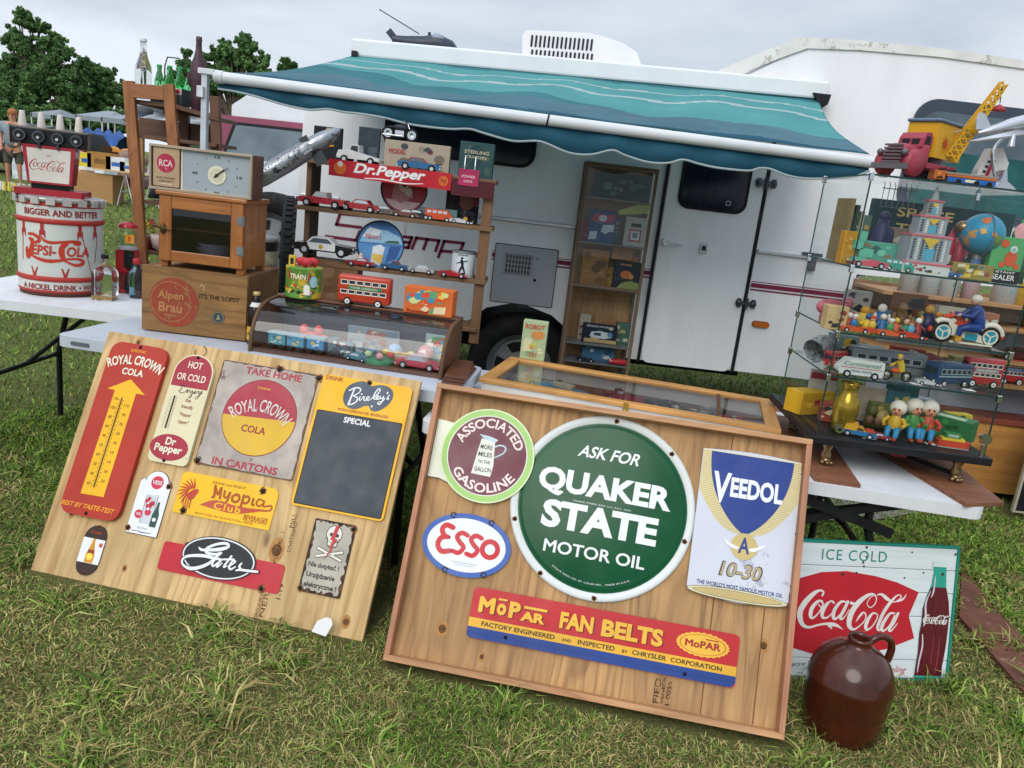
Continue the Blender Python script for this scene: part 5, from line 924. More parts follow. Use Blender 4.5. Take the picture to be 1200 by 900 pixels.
for q in COCA: h.stroke([(a/1000, b_/1000, w*1.25/1000) for a, b_, w in q], .0040, fn=fx, k=3)
h.build('bottle_picture', bc)
h = MB().m('4a3428')
for x, y in ((.572, .418), (.566, .385), (.562, .398), (.54, .362), (.79, .372), (.862, .37), (.49, .355), (.905, .44), (.57, .45), (.74, .44), (.72, .352)): h.disc(x, y, random.uniform(.003, .0065), .0018 if y > .37 else .0028, 7)
h.build('rust_spots', bc)
# jug
jc = atZ(988, 872, 0); JY = jc.y+.075; JX = atY(988, 830, JY).x
jt = thing('stoneware_jug', 'glossy brown stoneware jug with a loop handle standing on the grass', 'jug', (JX, JY, 0), .2)
GZ = mat('brown_glaze', '451b0f', .25, var=.4, sc=6, coat=.4, wear='2c100a', wamt=.58, wsc=4)
R0 = .120
h = MB().m(GZ).lathe([(.001, .002), (R0*.86, .002), (R0*.93, .012), (R0*.97, .06), (R0, .12), (R0*1.01, .168), (R0*1.025, .176), (R0*1.0, .183), (R0*.95, .212), (R0*.82, .243), (R0*.60, .267), (R0*.40, .280), (R0*.31, .286), (R0*.275, .297), (R0*.29, .304), (R0*.275, .311), (R0*.235, .312), (R0*.20, .305), (R0*.19, .27)], 56); h.build('body', jt)
h = MB().m(GZ).tube([tuple(q) for q in smoothpts([(.03, -.0, .292), (.06, -.0, .312), (.095, -.0, .305), (.112, -.0, .275), (.108, -.0, .235), (.100, 0, .225)], 5)], .011, 10); h.build('handle', jt)
# rusty plank on the grass at the right edge
pk = [atZ(1127, 668, .02), atZ(1124, 722, .02), atZ(1260, 880, .02), atZ(1290, 850, .02)]
h = MB().m(mat('rusty_board', '6b4437', .75, var=.25, sc=6, bump=.4, bsc=30, wear='8d6f5e', wamt=.6, wsc=5)); p_ = [tuple(q) for q in pk]; h.add([(x, y, .003) for x, y, z in p_]+[(x, y, .022) for x, y, z in p_], [(7, 6, 5, 4), (0, 1, 5, 4), (1, 2, 6, 5), (2, 3, 7, 6), (3, 0, 4, 7)]); 
me_ = h.build('board'); tag(me_, 'flat rust-brown board lying on the grass right of the plank sign', 'board')
# builders for small goods
rnd = random.Random(11)
CHR = mat('chrome', 'c8cbd0', .12, 1.0, var=.03); GLS = glass('clear_pane', (.93, .97, .96)); TYR = mat('toy_tyre', '1a1a1b', .7)
OLDW = wood('old_wood', '5a4029', '856341', (1.4, 30, 30), .7); OLDWV = wood('old_wood_upright', '5a3f29', '7d5a3a', (30, 30, 1.6), .7); WAL = wood('walnut', '4a2a1a', '6e4228', (1.5, 30, 30), .4)
CRATE = wood('crate_wood', '6f4e28', '9c7340', (1.6, 20, 20), .75, bump=.4); OAKV = wood('oak_upright', '8a4c1e', 'b06f32', (26, 26, 1.4), .4, coat=.2); OAK = wood('oak', '8a4c1e', 'b06f32', (1.4, 26, 26), .4, coat=.2)
PALET = ['c23a2c', '2f6fb0', 'e0b52c', 'e8e0cc', '2e7d57', '1f2226', 'd8722c', '7fb5c8']
def art(h, x0, x1, y0, y1, z, pal, seed=0, n=14):
    """lithographed print: overlapping patches, discs and lines in the given colours"""
    r = random.Random(seed); w, hh = x1-x0, y1-y0
    for i in range(n):
        h.m(r.choice(pal)); cx, cy = x0+r.uniform(.12, .88)*w, y0+r.uniform(.12, .88)*hh; s_ = r.uniform(.06, .2)*min(w, hh); zz = z+i*.00006; k = r.random()
        a, b_ = min(s_*1.6, cx-x0, x1-cx), min(s_, cy-y0, y1-cy)
        if k < .35: h.flat([(cx-a, cy-b_), (cx+a*.9, cy-b_*.8), (cx+a, cy+b_), (cx-a*.8, cy+b_*.7)], zz)
        elif k < .7: h.disc(cx, cy, a*.8, zz, 9, b_)
        else: h.flat([(cx-a, cy-b_*.3), (cx+a*.2, cy-b_), (cx+a, cy+b_*.2), (cx, cy+b_)], zz)
def box(label, loc, rz, w, d, hh, col, pal=None, seed=0, cat='box', name='toy_box', n=14, text=None, side=None, group=None, edge=None):
    """printed carton: local x = width, -y = front, origin at the middle of the front bottom edge"""
    t = thing(name, label, cat, loc, rz, group); h = MB().m(mat('carton_'+col, col, .6, var=.08, sc=20)).box(-w/2, w/2, 0, d, 0, hh); h.build('carton', t, min(.002, w*.03))
    h = MB().push(Matrix.Translation((0, -.0004, 0)) @ UPR)
    if edge: h.m(edge); e = .06*w; h.rect(-w/2, w/2, 0, e, .0002).rect(-w/2, w/2, hh-e, hh, .0002).rect(-w/2, -w/2+e, e, hh-e, .0002).rect(w/2-e, w/2, e, hh-e, .0002)
    if pal: art(h, -w*.46, w*.46, hh*.05, hh*.95, .0004, pal, seed, n)
    for q in (text or []): h.m(q[0]).text(q[1], q[2]*w, q[3]*hh, q[4]*w, q[5]*hh, .002+.0001*len(q[1]), .02)
    h.pop()
    if h.v: h.build('print', t)
    if side:
        h = MB().push(Matrix.Translation((-w/2-.0004, d/2, 0)) @ Matrix.Rotation(-PI/2, 4, 'Z') @ UPR); art(h, -d*.45, d*.45, hh*.06, hh*.94, .0002, side, seed+5, 8); h.pop(); h.build('side_print', t)
    return t
def toycar(label, loc, rz, L_, col, roof=None, style='sedan', glassc='b9c4cc', group='die-cast and tin toy cars', lights=True):
    t = thing('toy_car', label, 'toy car', loc, rz, group); s_ = L_; W2 = L_*.19; m_ = mat('toypaint_'+col, col, .25, var=.08, sc=30, coat=.3)
    h = MB().m(m_).push(UPR)
    pr = {'sedan': [(-.5, .07), (.5, .07), (.505, .13), (.48, .175), (.22, .20), (-.28, .20), (-.49, .185), (-.51, .12)], 'pickup': [(-.5, .08), (.5, .08), (.5, .19), (.2, .215), (-.5, .20)], 'truck': [(-.5, .10), (.5, .10), (.5, .16), (.46, .27), (.2, .30), (-.5, .16)],
          'race': [(-.5, .06), (.5, .05), (.5, .09), (.2, .16), (-.1, .24), (-.3, .2), (-.5, .18)], 'van': [(-.5, .07), (.5, .07), (.5, .2), (.44, .26), (.3, .42), (-.48, .42), (-.5, .3)]}[style]
    h.prism([(x*s_, y*s_) for x, y in pr], -W2, W2).pop(); h.build('body', t, s_*.022, 2, True)
    if style in ('sedan', 'pickup', 'truck'):
        g = {'sedan': [(-.30, .195), (.20, .195), (.09, .30), (-.20, .30)], 'pickup': [(-.12, .205), (.22, .205), (.13, .32), (-.09, .32)], 'truck': [(-.02, .2), (.22, .28), (.18, .42), (-.0, .42)]}[style]
        c_ = MB().push(UPR).m(mat('toypaint_'+(roof or col), roof or col, .25, coat=.3)).prism([(x*s_, y*s_) for x, y in g], -W2*.82, W2*.82)
        cx = sum(x for x, y in g)/4; cy = sum(y for x, y in g)/4-.004; q = [((cx+(x-cx)*.80)*s_, (cy+(y-cy)*.70)*s_) for x, y in g]
        c_.m(mat('toyglass_'+glassc, glassc, .15)).prism(q, -W2*.85, W2*.85).pop().build('cabin', t)
    if style == 'van':
        c_ = MB().push(UPR).m(mat('toyglass_'+glassc, glassc, .15))
        for x in (-.36, -.16, .04, .22): c_.prism([((x-.07)*s_, .28*s_), ((x+.07)*s_, .28*s_), ((x+.07)*s_, .37*s_), ((x-.07)*s_, .37*s_)], -W2*1.02, W2*1.02)
        c_.pop().build('window', t)
    c_ = MB().m(CHR).cb((.5*s_, 0, .10*s_), (.03*s_, W2*2.05, .035*s_)).cb((-.5*s_, 0, .10*s_), (.03*s_, W2*2.05, .035*s_))
    if lights:
        for y in (-.7, .7): c_.ball((.5*s_, y*W2, .155*s_), .028*s_, (.5, 1, 1), 8, 5)
    c_.build('bumper', t)
    for sx in (-.31, .31):
        for sy in (-1, 1):
            MB().m(TYR).cyl((sx*s_, sy*W2*.95, .085*s_), .088*s_, .05*s_, 'y', 14).m('b9bcc0').cyl((sx*s_, sy*W2*1.02, .085*s_), .045*s_, .05*s_, 'y', 10).build('wheel', t)
    return t
def bottle(label, loc, prof, m_, sc=1, parts=None, group=None, name='glass_bottle', cat='bottle'):
    t = thing(name, label, cat, loc, 0, group); MB().m(m_).lathe([(r*sc, z*sc) for r, z in prof], 24).build('glass', t)
    for nm, mm, pr in (parts or []): MB().m(mm).lathe([(r*sc, z*sc) for r, z in pr], 24).build(nm, t)
    return t
def bentz(h, R_):
    """wrap flat art (x along, y up, z out) round an upright cylinder"""
    h.v = [(math.sin(x/R_)*(R_+z), -math.cos(x/R_)*(R_+z), y) for x, y, z in h.v]; return h
def bodyglass(name, tint, dens=1):
    if name in MATS: return MATS[name]
    m = mat(name, 'ffffff', .03, var=0, trans=1.0); b = P(m); 
    for l in list(m.node_tree.links):
        if l.to_socket == b.inputs['Base Color']: m.node_tree.links.remove(l)
    b.inputs['Base Color'].default_value = tuple(tint)+(1,); b.inputs['IOR'].default_value = 1.3; return m
# far left table
R_ = .178; dx, dy = -2.205, 3.73; H_ = .452
dt = thing('soda_drum', 'round white metal drum with red bands and red lettering on the left table', 'drum', (dx, dy, .745), .5)
DW = mat('drum_white', 'c9cdc6', .5, var=.08, wear='8b7f70', wamt=.67, wsc=9); DRD = mat('drum_red', 'a5332c', .5, var=.1, wear='6d4036', wamt=.68, wsc=14); DD = mat('drum_rust', '6a4238', .7, .3)
h = MB().m(DD).lathe([(.001, .001), (R_*.97, .001), (R_*.985, .022)], 48).m(DW).lathe([(R_*.985, .022), (R_, .03), (R_, .43)], 48).m(mat('drum_rim', 'a9a7a2', .45, .6, wear='4b3f38', wamt=.55)).lathe([(R_, .43), (R_*1.05, .432), (R_*1.06, .445), (R_*1.0, .452), (R_*.96, .44), (.001, .436)], 48).build('shell', dt)
h = MB().m(DRD)
for z0, z1 in ((.07, .094), (.332, .356)): h.lathe([(R_, z0), (R_+.006, z0+.004), (R_+.007, (z0+z1)/2), (R_+.006, z1-.004), (R_, z1)], 48)
h.lathe([(R_+.0008, .411), (R_+.0012, .43)], 48).lathe([(R_+.0008, .02), (R_+.001, .03)], 48).build('band', dt)
h = MB().m(mat('drum_clip', 'c2bfba', .5, .5))
for k in range(18): a = k*2*PI/18; h.push(Matrix.Rotation(a, 4, 'Z')); h.box(R_*1.0, R_*1.075, -.018, .018, .418, .448); h.pop()
h.build('lid_clip', dt)
h = MB().m(mat('drum_letter', '8c2a2a', .5)).text('BIGGER AND BETTER', .015, .383, .34, .029, .0015, .03).text('A NICKEL DRINK • WORTH A DIME', .075, .045, .50, .026, .0015, .03); bentz(h, R_).build('lettering', dt)
h = MB().m(mat('logo_red', 'b83a26', .5)); px_ = lambda x, y: ((x-520)*.000315-.012, .222+(y+270)*.00036)
for q in PEPSI: h.stroke([px_(a, b_)+(w*.00037,) for a, b_, w in q], .0015)
h.text('EPSI-', -.067, .213, .104, .046, .0017, .03, slant=.1).text('OLA', .078, .213, .102, .046, .0017, .03, slant=.1); bentz(h, R_).build('logo', dt)
h = MB().m(DRD)
for x in (-.165, -.07, .085, .165):
    h.rect(x-.008, x+.008, .30, .332, .0012).rect(x-.013, x+.013, .282, .303, .0013).flat([(x-.014, .282), (x-.006, .282), (x-.010, .262)], .0012).flat([(x+.006, .282), (x+.014, .282), (x+.012, .262)], .0012)
for a, b_ in (((.098, .27), (.142, .094)), ((.178, .265), (.160, .16)), ((-.17, .28), (-.178, .16))): h.stroke([a+(.004,), b_+(.004,)], .0013, k=1)
for x in (-.11, .02): h.flat([(x-.006, .094), (x+.006, .094), (x+.018, .135), (x+.012, .135), (x, .108), (x-.01, .135), (x-.016, .135)], .0012)
bentz(h, R_).build('bottle_pattern', dt)
# soda fountain head on the drum
sf = thing('soda_dispenser', 'red and white cola dispenser head with four black taps, standing on the drum', 'dispenser', (dx-.01, dy-.03, 1.197), .30, sc=.84)
DR2 = mat('dispenser_red', 'a01e2c', .25, coat=.3); BKP = mat('black_plastic', '141518', .25)
MB().m(DR2).prism(rrect(-.17, .17, -.11, .09, .015), .0, .034).build('base', sf, .006); MB().m(BKP).box(-.095, .09, -.06, .04, .034, .062).build('neck', sf)
h = MB().m(DR2).push(UPR).prism([(-.105, .062), (.105, .062), (.128, .262), (-.128, .262)], -.03, .085); h.pop().build('housing', sf, .004)
h = MB().m(mat('panel_cream', 'd6d2c8', .35)).push(UPR).flat([(-.094, .072), (.094, .072), (.106, .245), (-.106, .245)], .0858).m('b0283a'); cf = lambda x, y: (-.092+(x-.35)*.45, .145+(y-.20)*.45)
for q in COCA: h.stroke([(a/1000, b_/1000, w*1.1/1000*.5) for a, b_, w in q], .0866, fn=cf, k=3)
h.m('b86a6a').text('DRINK', .0, .212, .02, .007, .0866).pop().build('sign_panel', sf)
MB().m(BKP).box(-.185, .185, -.075, .0, .262, .345).build('tap_bar', sf, .004); MB().m('8a8378').box(-.19, -.184, -.08, .0, .26, .355).box(-.19, .19, -.076, .0, .346, .352).build('bar_trim', sf)
for k in range(4):
    x = -.135+k*.09; h = MB().m(mat('tap_metal', '5a5d62', .25, .9)).cyl((x, -.088, .305), .030, .026, 'y', 20).m('17181a').cyl((x, -.103, .305), .021, .01, 'y', 18).m('b6b8ba').cyl((x, -.110, .300), .008, .008, 'y', 8).m('3b3d40').cyl((x, -.09, .262), .008, .03, 'z', 8); tap = h.build('tap', sf)
    MB().m(mat('frosted_handle', 'cfc6c0' if k < 3 else 'c08a86', .35, var=.05)).push(Matrix.Translation((x, -.035, .352))).lathe([(.019, 0), (.021, .01), (.013, .075), (.012, .078), (.001, .079)], 14).pop().build('handle', tap)
# square clear bottle, gumball machine, seltzer bottle
CG = bodyglass('clear_glass', (.93, .95, .93)); TG = bodyglass('teal_glass', (.35, .68, .75))
p = atZ(118, 352, .745); t = thing('glass_bottle', 'clear square-shouldered bottle with a dark stopper, in front of the drum', 'bottle', (p.x, p.y+.04, .745), .2)
h = MB().m(CG).push(Matrix.Rotation(PI/4, 4, 'Z')); h.lathe([(.064, .001), (.068, .006), (.069, .12), (.064, .14), (.03, .158), (.0155, .172), (.0145, .19), (.016, .2)], 4, False); h.pop(); h.build('glass', t, .012, 3, True)
MB().m('15161a').cyl((0, 0, .202), .016, .018).build('stopper', t); MB().m(mat('amber_dregs', 'b08c52', .2)).push(Matrix.Rotation(PI/4, 4, 'Z')).lathe([(.001, .004), (.060, .004), (.060, .022), (.001, .022)], 4, False).pop().build('residue', t)
p = atY(150, 332, 3.92); t = thing('gumball_machine', 'red gumball machine with a glass globe, beside the ladder shelf', 'gumball machine', (p.x, 3.92, .745), .1)
MB().m(mat('gum_red', 'a81c26', .25, coat=.4)).box(-.052, .052, -.05, .05, .0, .02).box(-.044, .044, -.042, .042, .10, .215).build('body', t, .005); MB().m('6e2a26').box(-.046, .046, -.044, .044, .02, .10).build('base', t)
MB().m(BKP).box(.0, .046, -.052, -.042, .13, .215).cyl((.02, -.055, .17), .014, .012, 'y', 12).build('coin_slot', t); MB().m(glass('globe', (.9, .93, .92))).push(Matrix.Translation((0, 0, .275))).lathe([(.034, -.05), (.052, -.025), (.055, 0), (.050, .025), (.034, .05)], 20).pop().build('globe', t)
MB().m('a9adb0').cyl((0, 0, .222), .045, .012).build('collar', t); MB().m(mat('gum_red', 'a81c26')).push(Matrix.Translation((0, 0, .322))).lathe([(.046, 0), (.044, .012), (.03, .026), (.001, .03)], 20).pop().build('lid', t)
MB().m('e0902a').push(Matrix.Translation((0.02, -.056, .275)) @ UPR).rect(-.012, .03, -.022, .018, 0).m('b52a20').text('5', .009, -.002, .014, .022, .001, .03).pop().build('price_card', t)
p = atZ(157, 350, .745); t = bottle('dusty blue siphon bottle left of the wooden beer crate', (p.x, p.y+.03, .745), [(.001, .001), (.034, .002), (.036, .015), (.033, .04), (.036, .075), (.036, .11), (.028, .135), (.017, .15), (.015, .168)], TG, 1.0, [('cap', mat('cap_red', 'a02a30'), [(.017, .166), (.02, .175), (.018, .19), (.001, .195)])], name='siphon_bottle')
p = atZ(148, 345, .745); bottle('small pale blue bottle between the siphon and the gumball machine', (p.x, p.y+.03, .745), [(.001, .001), (.02, .002), (.022, .02), (.022, .07), (.018, .09), (.01, .105), (.01, .13), (.001, .131)], TG, 1.0, [('label', mat('label_dark', '20242c'), [(.0225, .02), (.0225, .055)])])
# ladder shelf (stands on the grass behind the table)
LY = 4.25; lt = thing('ladder_shelf', 'tall tapering wooden ladder shelf behind the left table', 'shelf')
def pst(x0, y0, x1, y1, Y, w=.052, m_=OAKV):
    a = atY(x0, y0, Y); b_ = atY(x1, y1, Y); d = (b_-a)/(a.z-b_.z); e = a+d*a.z; MB().m(m_).bar(tuple(e), tuple(a), w, .03, up=(0, 1, 0)).build('post', lt, .002); return a, e
BRW = wood('shelf_brown', '7a4826', 'a0683a', (26, 26, 1.4), .5); BRH = wood('shelf_brown_h', '7a4826', 'a0683a', (1.4, 26, 26), .5); BRD = wood('shelf_dark', '4a3022', '6a4630', (1.4, 26, 26), .6); BRDV = wood('shelf_dark_v', '4f3224', '70482f', (26, 26, 1.4), .6)
a1, e1 = pst(151, 95, 168, 318, LY, .055, BRW); a2, e2 = pst(198, 99, 206, 200, LY, .055, BRW); a3, e3 = pst(216, 118, 218, 200, LY+.30, .05, BRDV); a4, e4 = pst(252, 113, 254, 175, LY+.05, .05, BRDV)
MB().m(BRH).bar((a1.x+.02, LY-.006, a1.z-.045), (a2.x-.02, LY-.006, a2.z-.045), .07, .022, up=(0, 1, 0)).build('rail', lt, .002)
MB().m(BRH).bar((a1.x+.04, LY+.32, a1.z-.10), (a3.x, LY+.32, a3.z-.10), .05, .02, up=(0, 1, 0)).build('rail', lt, .002)
q = atY(205, 117, LY); MB().m(BRD).add([(a1.x, LY+.02, a1.z-.085), (a2.x+.03, LY-.01, a1.z-.085), (a4.x+.03, LY+.03, a1.z-.125), (a4.x+.03, LY+.3, a1.z-.125), (a1.x, LY+.33, a1.z-.085)]+[(a1.x, LY+.02, a1.z-.105), (a2.x+.03, LY-.01, a1.z-.105), (a4.x+.03, LY+.03, a1.z-.145), (a4.x+.03, LY+.3, a1.z-.145), (a1.x, LY+.33, a1.z-.105)], [(0, 1, 2, 3, 4), (9, 8, 7, 6, 5), (0, 5, 6, 1), (1, 6, 7, 2), (2, 7, 8, 3), (3, 8, 9, 4), (4, 9, 5, 0)]).build('shelf', lt)
for py in (160, 236, 295):
    q = atY(172, py, LY); MB().m(BRD).box(q.x-.02, a4.x+.03, LY, LY+.30, q.z-.012, q.z+.006).build('shelf', lt, .001)
q = atY(175, 150, LY+.3); MB().m(BRD).box(q.x-.06, q.x+.40, LY+.3, LY+.32, q.z-.06, q.z+.05).build('back_rail', lt)
zT = a1.z-.084
q = atY(168, 96, LY+.08); bottle('tall clear soda bottle on top of the ladder shelf', (q.x, LY+.08, zT), [(.001, .001), (.040, .002), (.043, .02), (.043, .14), (.039, .18), (.022, .225), (.015, .26), (.014, .30), (.017, .303), (.017, .316), (.001, .317)], CG, .97, [('rim', mat('rim_white', 'cfd3d6', .3), [(.0175, .298), (.0185, .30), (.0185, .314), (.016, .318)])])
# wire carrier with six green bottles
cxr = atY(203, 108, LY+.12); ct = thing('bottle_carrier', 'wire soda carrier with printed cartons holding small green bottles on the ladder shelf', 'carrier', (cxr.x, LY+.12, zT), -.15)
MB().m(mat('wire_black', '22252a', .4, .7)).tube([(-.05, 0, .06), (-.05, 0, .19), (-.035, 0, .235), (.03, 0, .235), (.05, 0, .21), (.05, 0, .06)], .0035, 6).build('handle', ct)
h = MB().m(mat('carrier_print', '3f4a48', .6)).box(-.09, .09, -.065, .065, 0, .08).push(Matrix.Translation((0, -.0655, 0)) @ UPR).m('b9b3ac').rect(-.09, .09, .048, .08, .0006).m('8c2c34').disc(.068, .064, .012, .001, 14).m('2f2f33').text('UP', -.01, .064, .05, .016, .001, .03).m('8c3a3a'); art(h, -.085, .085, .004, .045, .0006, ['7a3238', '2e6a4a', 'b9b3ac', '22332c'], 4, 10); h.pop().build('carton', ct)
BG = bodyglass('green_glass', (.22, .80, .34)); 
k = 0
for i in range(3):
    for j in range(2):
        x, y = cxr.x-.058+i*.056+.02*j, LY+.085+j*.07-.02*i*.2
        bottle(('front left', 'back left', 'front middle', 'back middle', 'front right', 'back right')[k]+' green bottle in the wire carrier', (x, y, zT+.022), [(.001, .001), (.024, .002), (.025, .09), (.018, .115), (.0115, .14), (.0115, .168), (.001, .169)], BG, .98, [('cap', mat('cap_green', '2e8a50'), [(.013, .156), (.0135, .16), (.012, .171), (.001, .172)])], group='green bottles in the wire carrier'); k += 1
q = atY(232, 118, LY+.1); t = thing('glass_bottle', 'dark purple-brown figural bottle standing right of the green bottles', 'bottle', (q.x, LY+.1, zT-.035))
MB().m(mat('purple_glaze', '4a343c', .45, var=.3, sc=10, bump=.3, bsc=20)).lathe([(.001, .0), (.034, .002), (.036, .08), (.038, .12), (.041, .16), (.043, .20), (.038, .245), (.024, .285), (.016, .32), (.014, .36), (.016, .365), (.014, .385), (.001, .387)], 24).build('body', t)
for s_ in (-1, 1): MB().m(mat('purple_dark', '33242a', .5)).push(Matrix.Translation((s_*.038, -.01, .165)) @ Matrix.Rotation(s_*.25, 4, 'Y')).ball((0, 0, 0), .04, (.35, .5, 1.1), 10, 7).pop().build('wing', t)
for px, py, Y_, colr, lb in ((176, 293, 4.35, '7a2f2a', 'small red pot with yellow flowers on the lowest ladder shelf'), (186, 291, 4.3, 'c9b3a8', 'small pale figurine on the lowest ladder shelf')):
    q = atY(px, py, Y_); t = thing('flower_pot' if colr[0] == '7' else 'figurine', lb, 'pot' if colr[0] == '7' else 'figurine', (q.x, Y_, q.z))
    MB().m(colr).lathe([(.001, 0), (.03, 0), (.042, .05), (.04, .075), (.025, .07)], 14).build('pot', t)
    h = MB().m('c9b23a' if colr[0] == '7' else 'a4453a')
    for i in range(12): h.ball((rnd.uniform(-.04, .04), rnd.uniform(-.03, .03), .09+rnd.uniform(0, .06)), .012, (1, 1, .7), 6, 4)
    h.build('flowers', t)
q = atY(176, 232, LY+.12); t = thing('lamp', 'small white shaded lamp on the middle ladder shelf', 'lamp', (q.x+.02, LY+.15, q.z)); MB().m('c2c6c6').lathe([(.05, .12), (.035, .2), (.001, .2)], 14).build('lamp_shade', t); MB().m('2b3338').lathe([(.001, 0), (.045, 0), (.03, .05), (.012, .12)], 14).build('base', t)
# beer crate, oak cabinet, clock
cb = atZ(163, 388, .742); cr_ = thing('beer_crate', 'old wooden beer crate printed with a red disc, under the oak cabinet', 'crate', (cb.x, cb.y+.02, .7475), -.0)
W_, Dp, Hc = .425, .40, .262
CEND = wood('crate_endgrain', '5b3d22', '80592f', (3, 3, 20), .8)
MB().m(CRATE).box(0, W_, 0, .018, 0, Hc*.44).build('board', cr_, .002); MB().m(CRATE).box(0, W_, .0005, .0185, Hc*.442, Hc).build('board', cr_, .002)
MB().m(CRATE).box(0, W_, Dp-.015, Dp, 0, Hc).build('board', cr_, .002)
MB().m(CEND).box(W_-.02, W_, .0185, Dp-.0155, 0, Hc-.002).build('end', cr_, .002); MB().m(CEND).box(0, .02, .0185, Dp-.0155, 0, Hc-.002).build('end', cr_, .002); MB().m(CRATE).box(.0205, W_-.0205, .019, Dp-.016, Hc-.014, Hc-.003).build('lid', cr_)
h = MB().m(mat('crate_red', '8c3f2c', .75, wear='8a6236', wamt=.56, wsc=30)).push(Matrix.Translation((0, -.0006, 0)) @ UPR).disc(.132, .124, .100, .0004, 40); CI = mat('crate_ink', 'a9764a', .8)
h.m(CI).ring(.118, .126, .079, .0815, .0009, 40).text('Alpen', .118, .148, .105, .042, .0012, .02, slant=.05).text('Brau', .118, .103, .095, .040, .0012, .02, slant=.05).text('BREW', .118, .070, .045, .010, .0012)
h.m(mat('black_stencil', '2c2118', .8, wear='8a6236', wamt=.60, wsc=60)).text("IT'S THE 'LOPST'", .315, .163, .165, .018, .0009, .01).m('3a4140').disc(.312, .084, .026, .0009, 24).m('8f8a72').ring(.312, .084, .021, .023, .0012, 24).flat([(.304, .075), (.320, .075), (.313, .098)], .0012).m('b29a6a').ring(.244, .196, .007, .010, .0008, 12, 1.5, -1, 3)
h.pop().build('print', cr_)
# stubby label on the table beside the crate
q = atZ(291, 410, .742); bottle('dark brown bottle with yellow and white labels between the crate and the curved case', (q.x-.012, q.y+.11, .7425), [(.001, .001), (.032, .002), (.033, .01), (.033, .12), (.026, .15), (.013, .18), (.0125, .21), (.001, .212)], mat('brown_bottle', '1d120e', .1), 1.0, [('label', mat('label_yellow', 'c9a43a', .6, wear='2a2620', wamt=.55, wsc=40), [(.0335, .02), (.0335, .075)]), ('neck_label', mat('label_white', 'cfcfca', .6), [(.0255, .155), (.0165, .172)]), ('cap', mat('cap_gold', 'b8a06a', .4, .5), [(.0145, .2), (.0150, .204), (.014, .214), (.001, .215)])])
zc = .7475+Hc; q1 = atY(188, 315, 3.16); q2 = atY(286, 326, 3.16); wcab = (q2-q1).length; hcab = atY(189, 222, 3.16).z-zc
ob = thing('oak_cabinet', 'small golden oak cabinet with a glass door, standing on the beer crate', 'cabinet', (q1.x, 3.16, zc), -.02); dc = .24
for x in (0, wcab-.03):
    for y in (0, dc-.03): MB().m(OAKV).box(x, x+.03, y, y+.03, 0, .022).build('foot', ob)
MB().m(OAKV).box(0, .012, .0, dc, .022, hcab-.018).build('side', ob); MB().m(OAKV).box(wcab-.012, wcab, .0, dc, .022, hcab-.018).build('side', ob); MB().m(OAK).box(.0122, wcab-.0122, dc-.012, dc, .022, hcab-.018).build('back', ob)
MB().m(OAK).box(.0122, wcab-.0122, 0, dc-.0125, .022, .034).build('floor', ob); MB().m(OAK).box(-.012, wcab+.012, -.026, dc+.004, hcab-.018, hcab).build('top', ob, .005)
df = bpy.data.objects.new('door', None); COL.objects.link(df); df.parent = ob
for x in (0.001, wcab-.051): MB().m(OAKV).box(x, x+.05, -.019, -.001, .024, hcab-.0185).build('stile', df, .003)
for z in ((.024, .066), (hcab-.068, hcab-.0185)): MB().m(OAK).box(.0512, wcab-.0512, -.0185, -.0015, z[0], z[1]).build('rail', df, .003)
MB().m(glass('cabinet_pane', (.55, .57, .62), refl=2.0)).box(.051, wcab-.051, -.011, -.009, .066, hcab-.068).build('pane', df)
for z in (.095, hcab-.085): MB().m(mat('nickel', '8e9496', .35, .9)).box(wcab-.024, wcab+.003, -.022, -.019, z-.016, z+.016).cyl((wcab+.001, -.021, z), .005, .038).build('hinge', df)
MB().m(mat('brass_dark', '5b4a2c', .4, .9)).ball((.020, -.026, .15), .014, (.8, .6, 1.5), 10, 6).tube([(-.025, -.024, .16), (.02, -.03, .155), (.055, -.026, .146)], .004, 6).build('latch', df)
for z in (.15, .235): MB().m(OAK).box(.013, wcab-.013, .01, dc-.013, z, z+.006).build('inner_shelf', ob)
bottle('stack of pale dishes behind the glass of the oak cabinet', (q1.x+.18, 3.16+.11, zc+.036), [(.001, 0), (.045, .0), (.075, .02), (.055, .022), (.08, .045), (.06, .047), (.075, .065), (.001, .05)], mat('dish_pale', 'b3aab2', .3), 1.0, name='dishes', cat='dishes')
# clock
zk = zc+hcab+.0; YK = 3.15; k1 = atY(176, 216, YK); k2 = atY(295, 231.5, YK); wk = k2.x-k1.x; hk = atY(176, 163, YK).z-k1.z
ck = thing('radio_clock', 'wide shop clock with grey dial and red emblem, standing on the oak cabinet', 'clock', (k1.x, YK, zk+.0005), -.0)
WC = mat('clock_case', '5a3a30', .4); TANM = mat('clock_bezel', 'a89884', .35, .3)
MB().m(WC).box(0, wk, .004, .13, 0, hk).build('case', ck, .003); h = MB().m(TANM)
h.box(0, wk, -.012, .004, 0, .010).box(0, wk, -.012, .004, hk-.010, hk).box(0, .008, -.0115, .004, .010, hk-.010).box(wk-.008, wk, -.0115, .004, .010, hk-.010).build('bezel', ck, .001)
h = MB().push(Matrix.Translation((0, .003, 0)) @ UPR).m(mat('dial_grey', '98a2a8', .45, var=.04)).rect(.128, wk-.008, .010, hk-.010, 0).m('c9c4b4').rect(.120, .128, .010, hk-.010, .001)
cxk, cyk = .262, hk*.46
h.m('d2cfb8').disc(cxk, cyk, .036, .003, 32).m('c4bfa4').disc(cxk, cyk, .026, .0035, 28).m('3a4044')
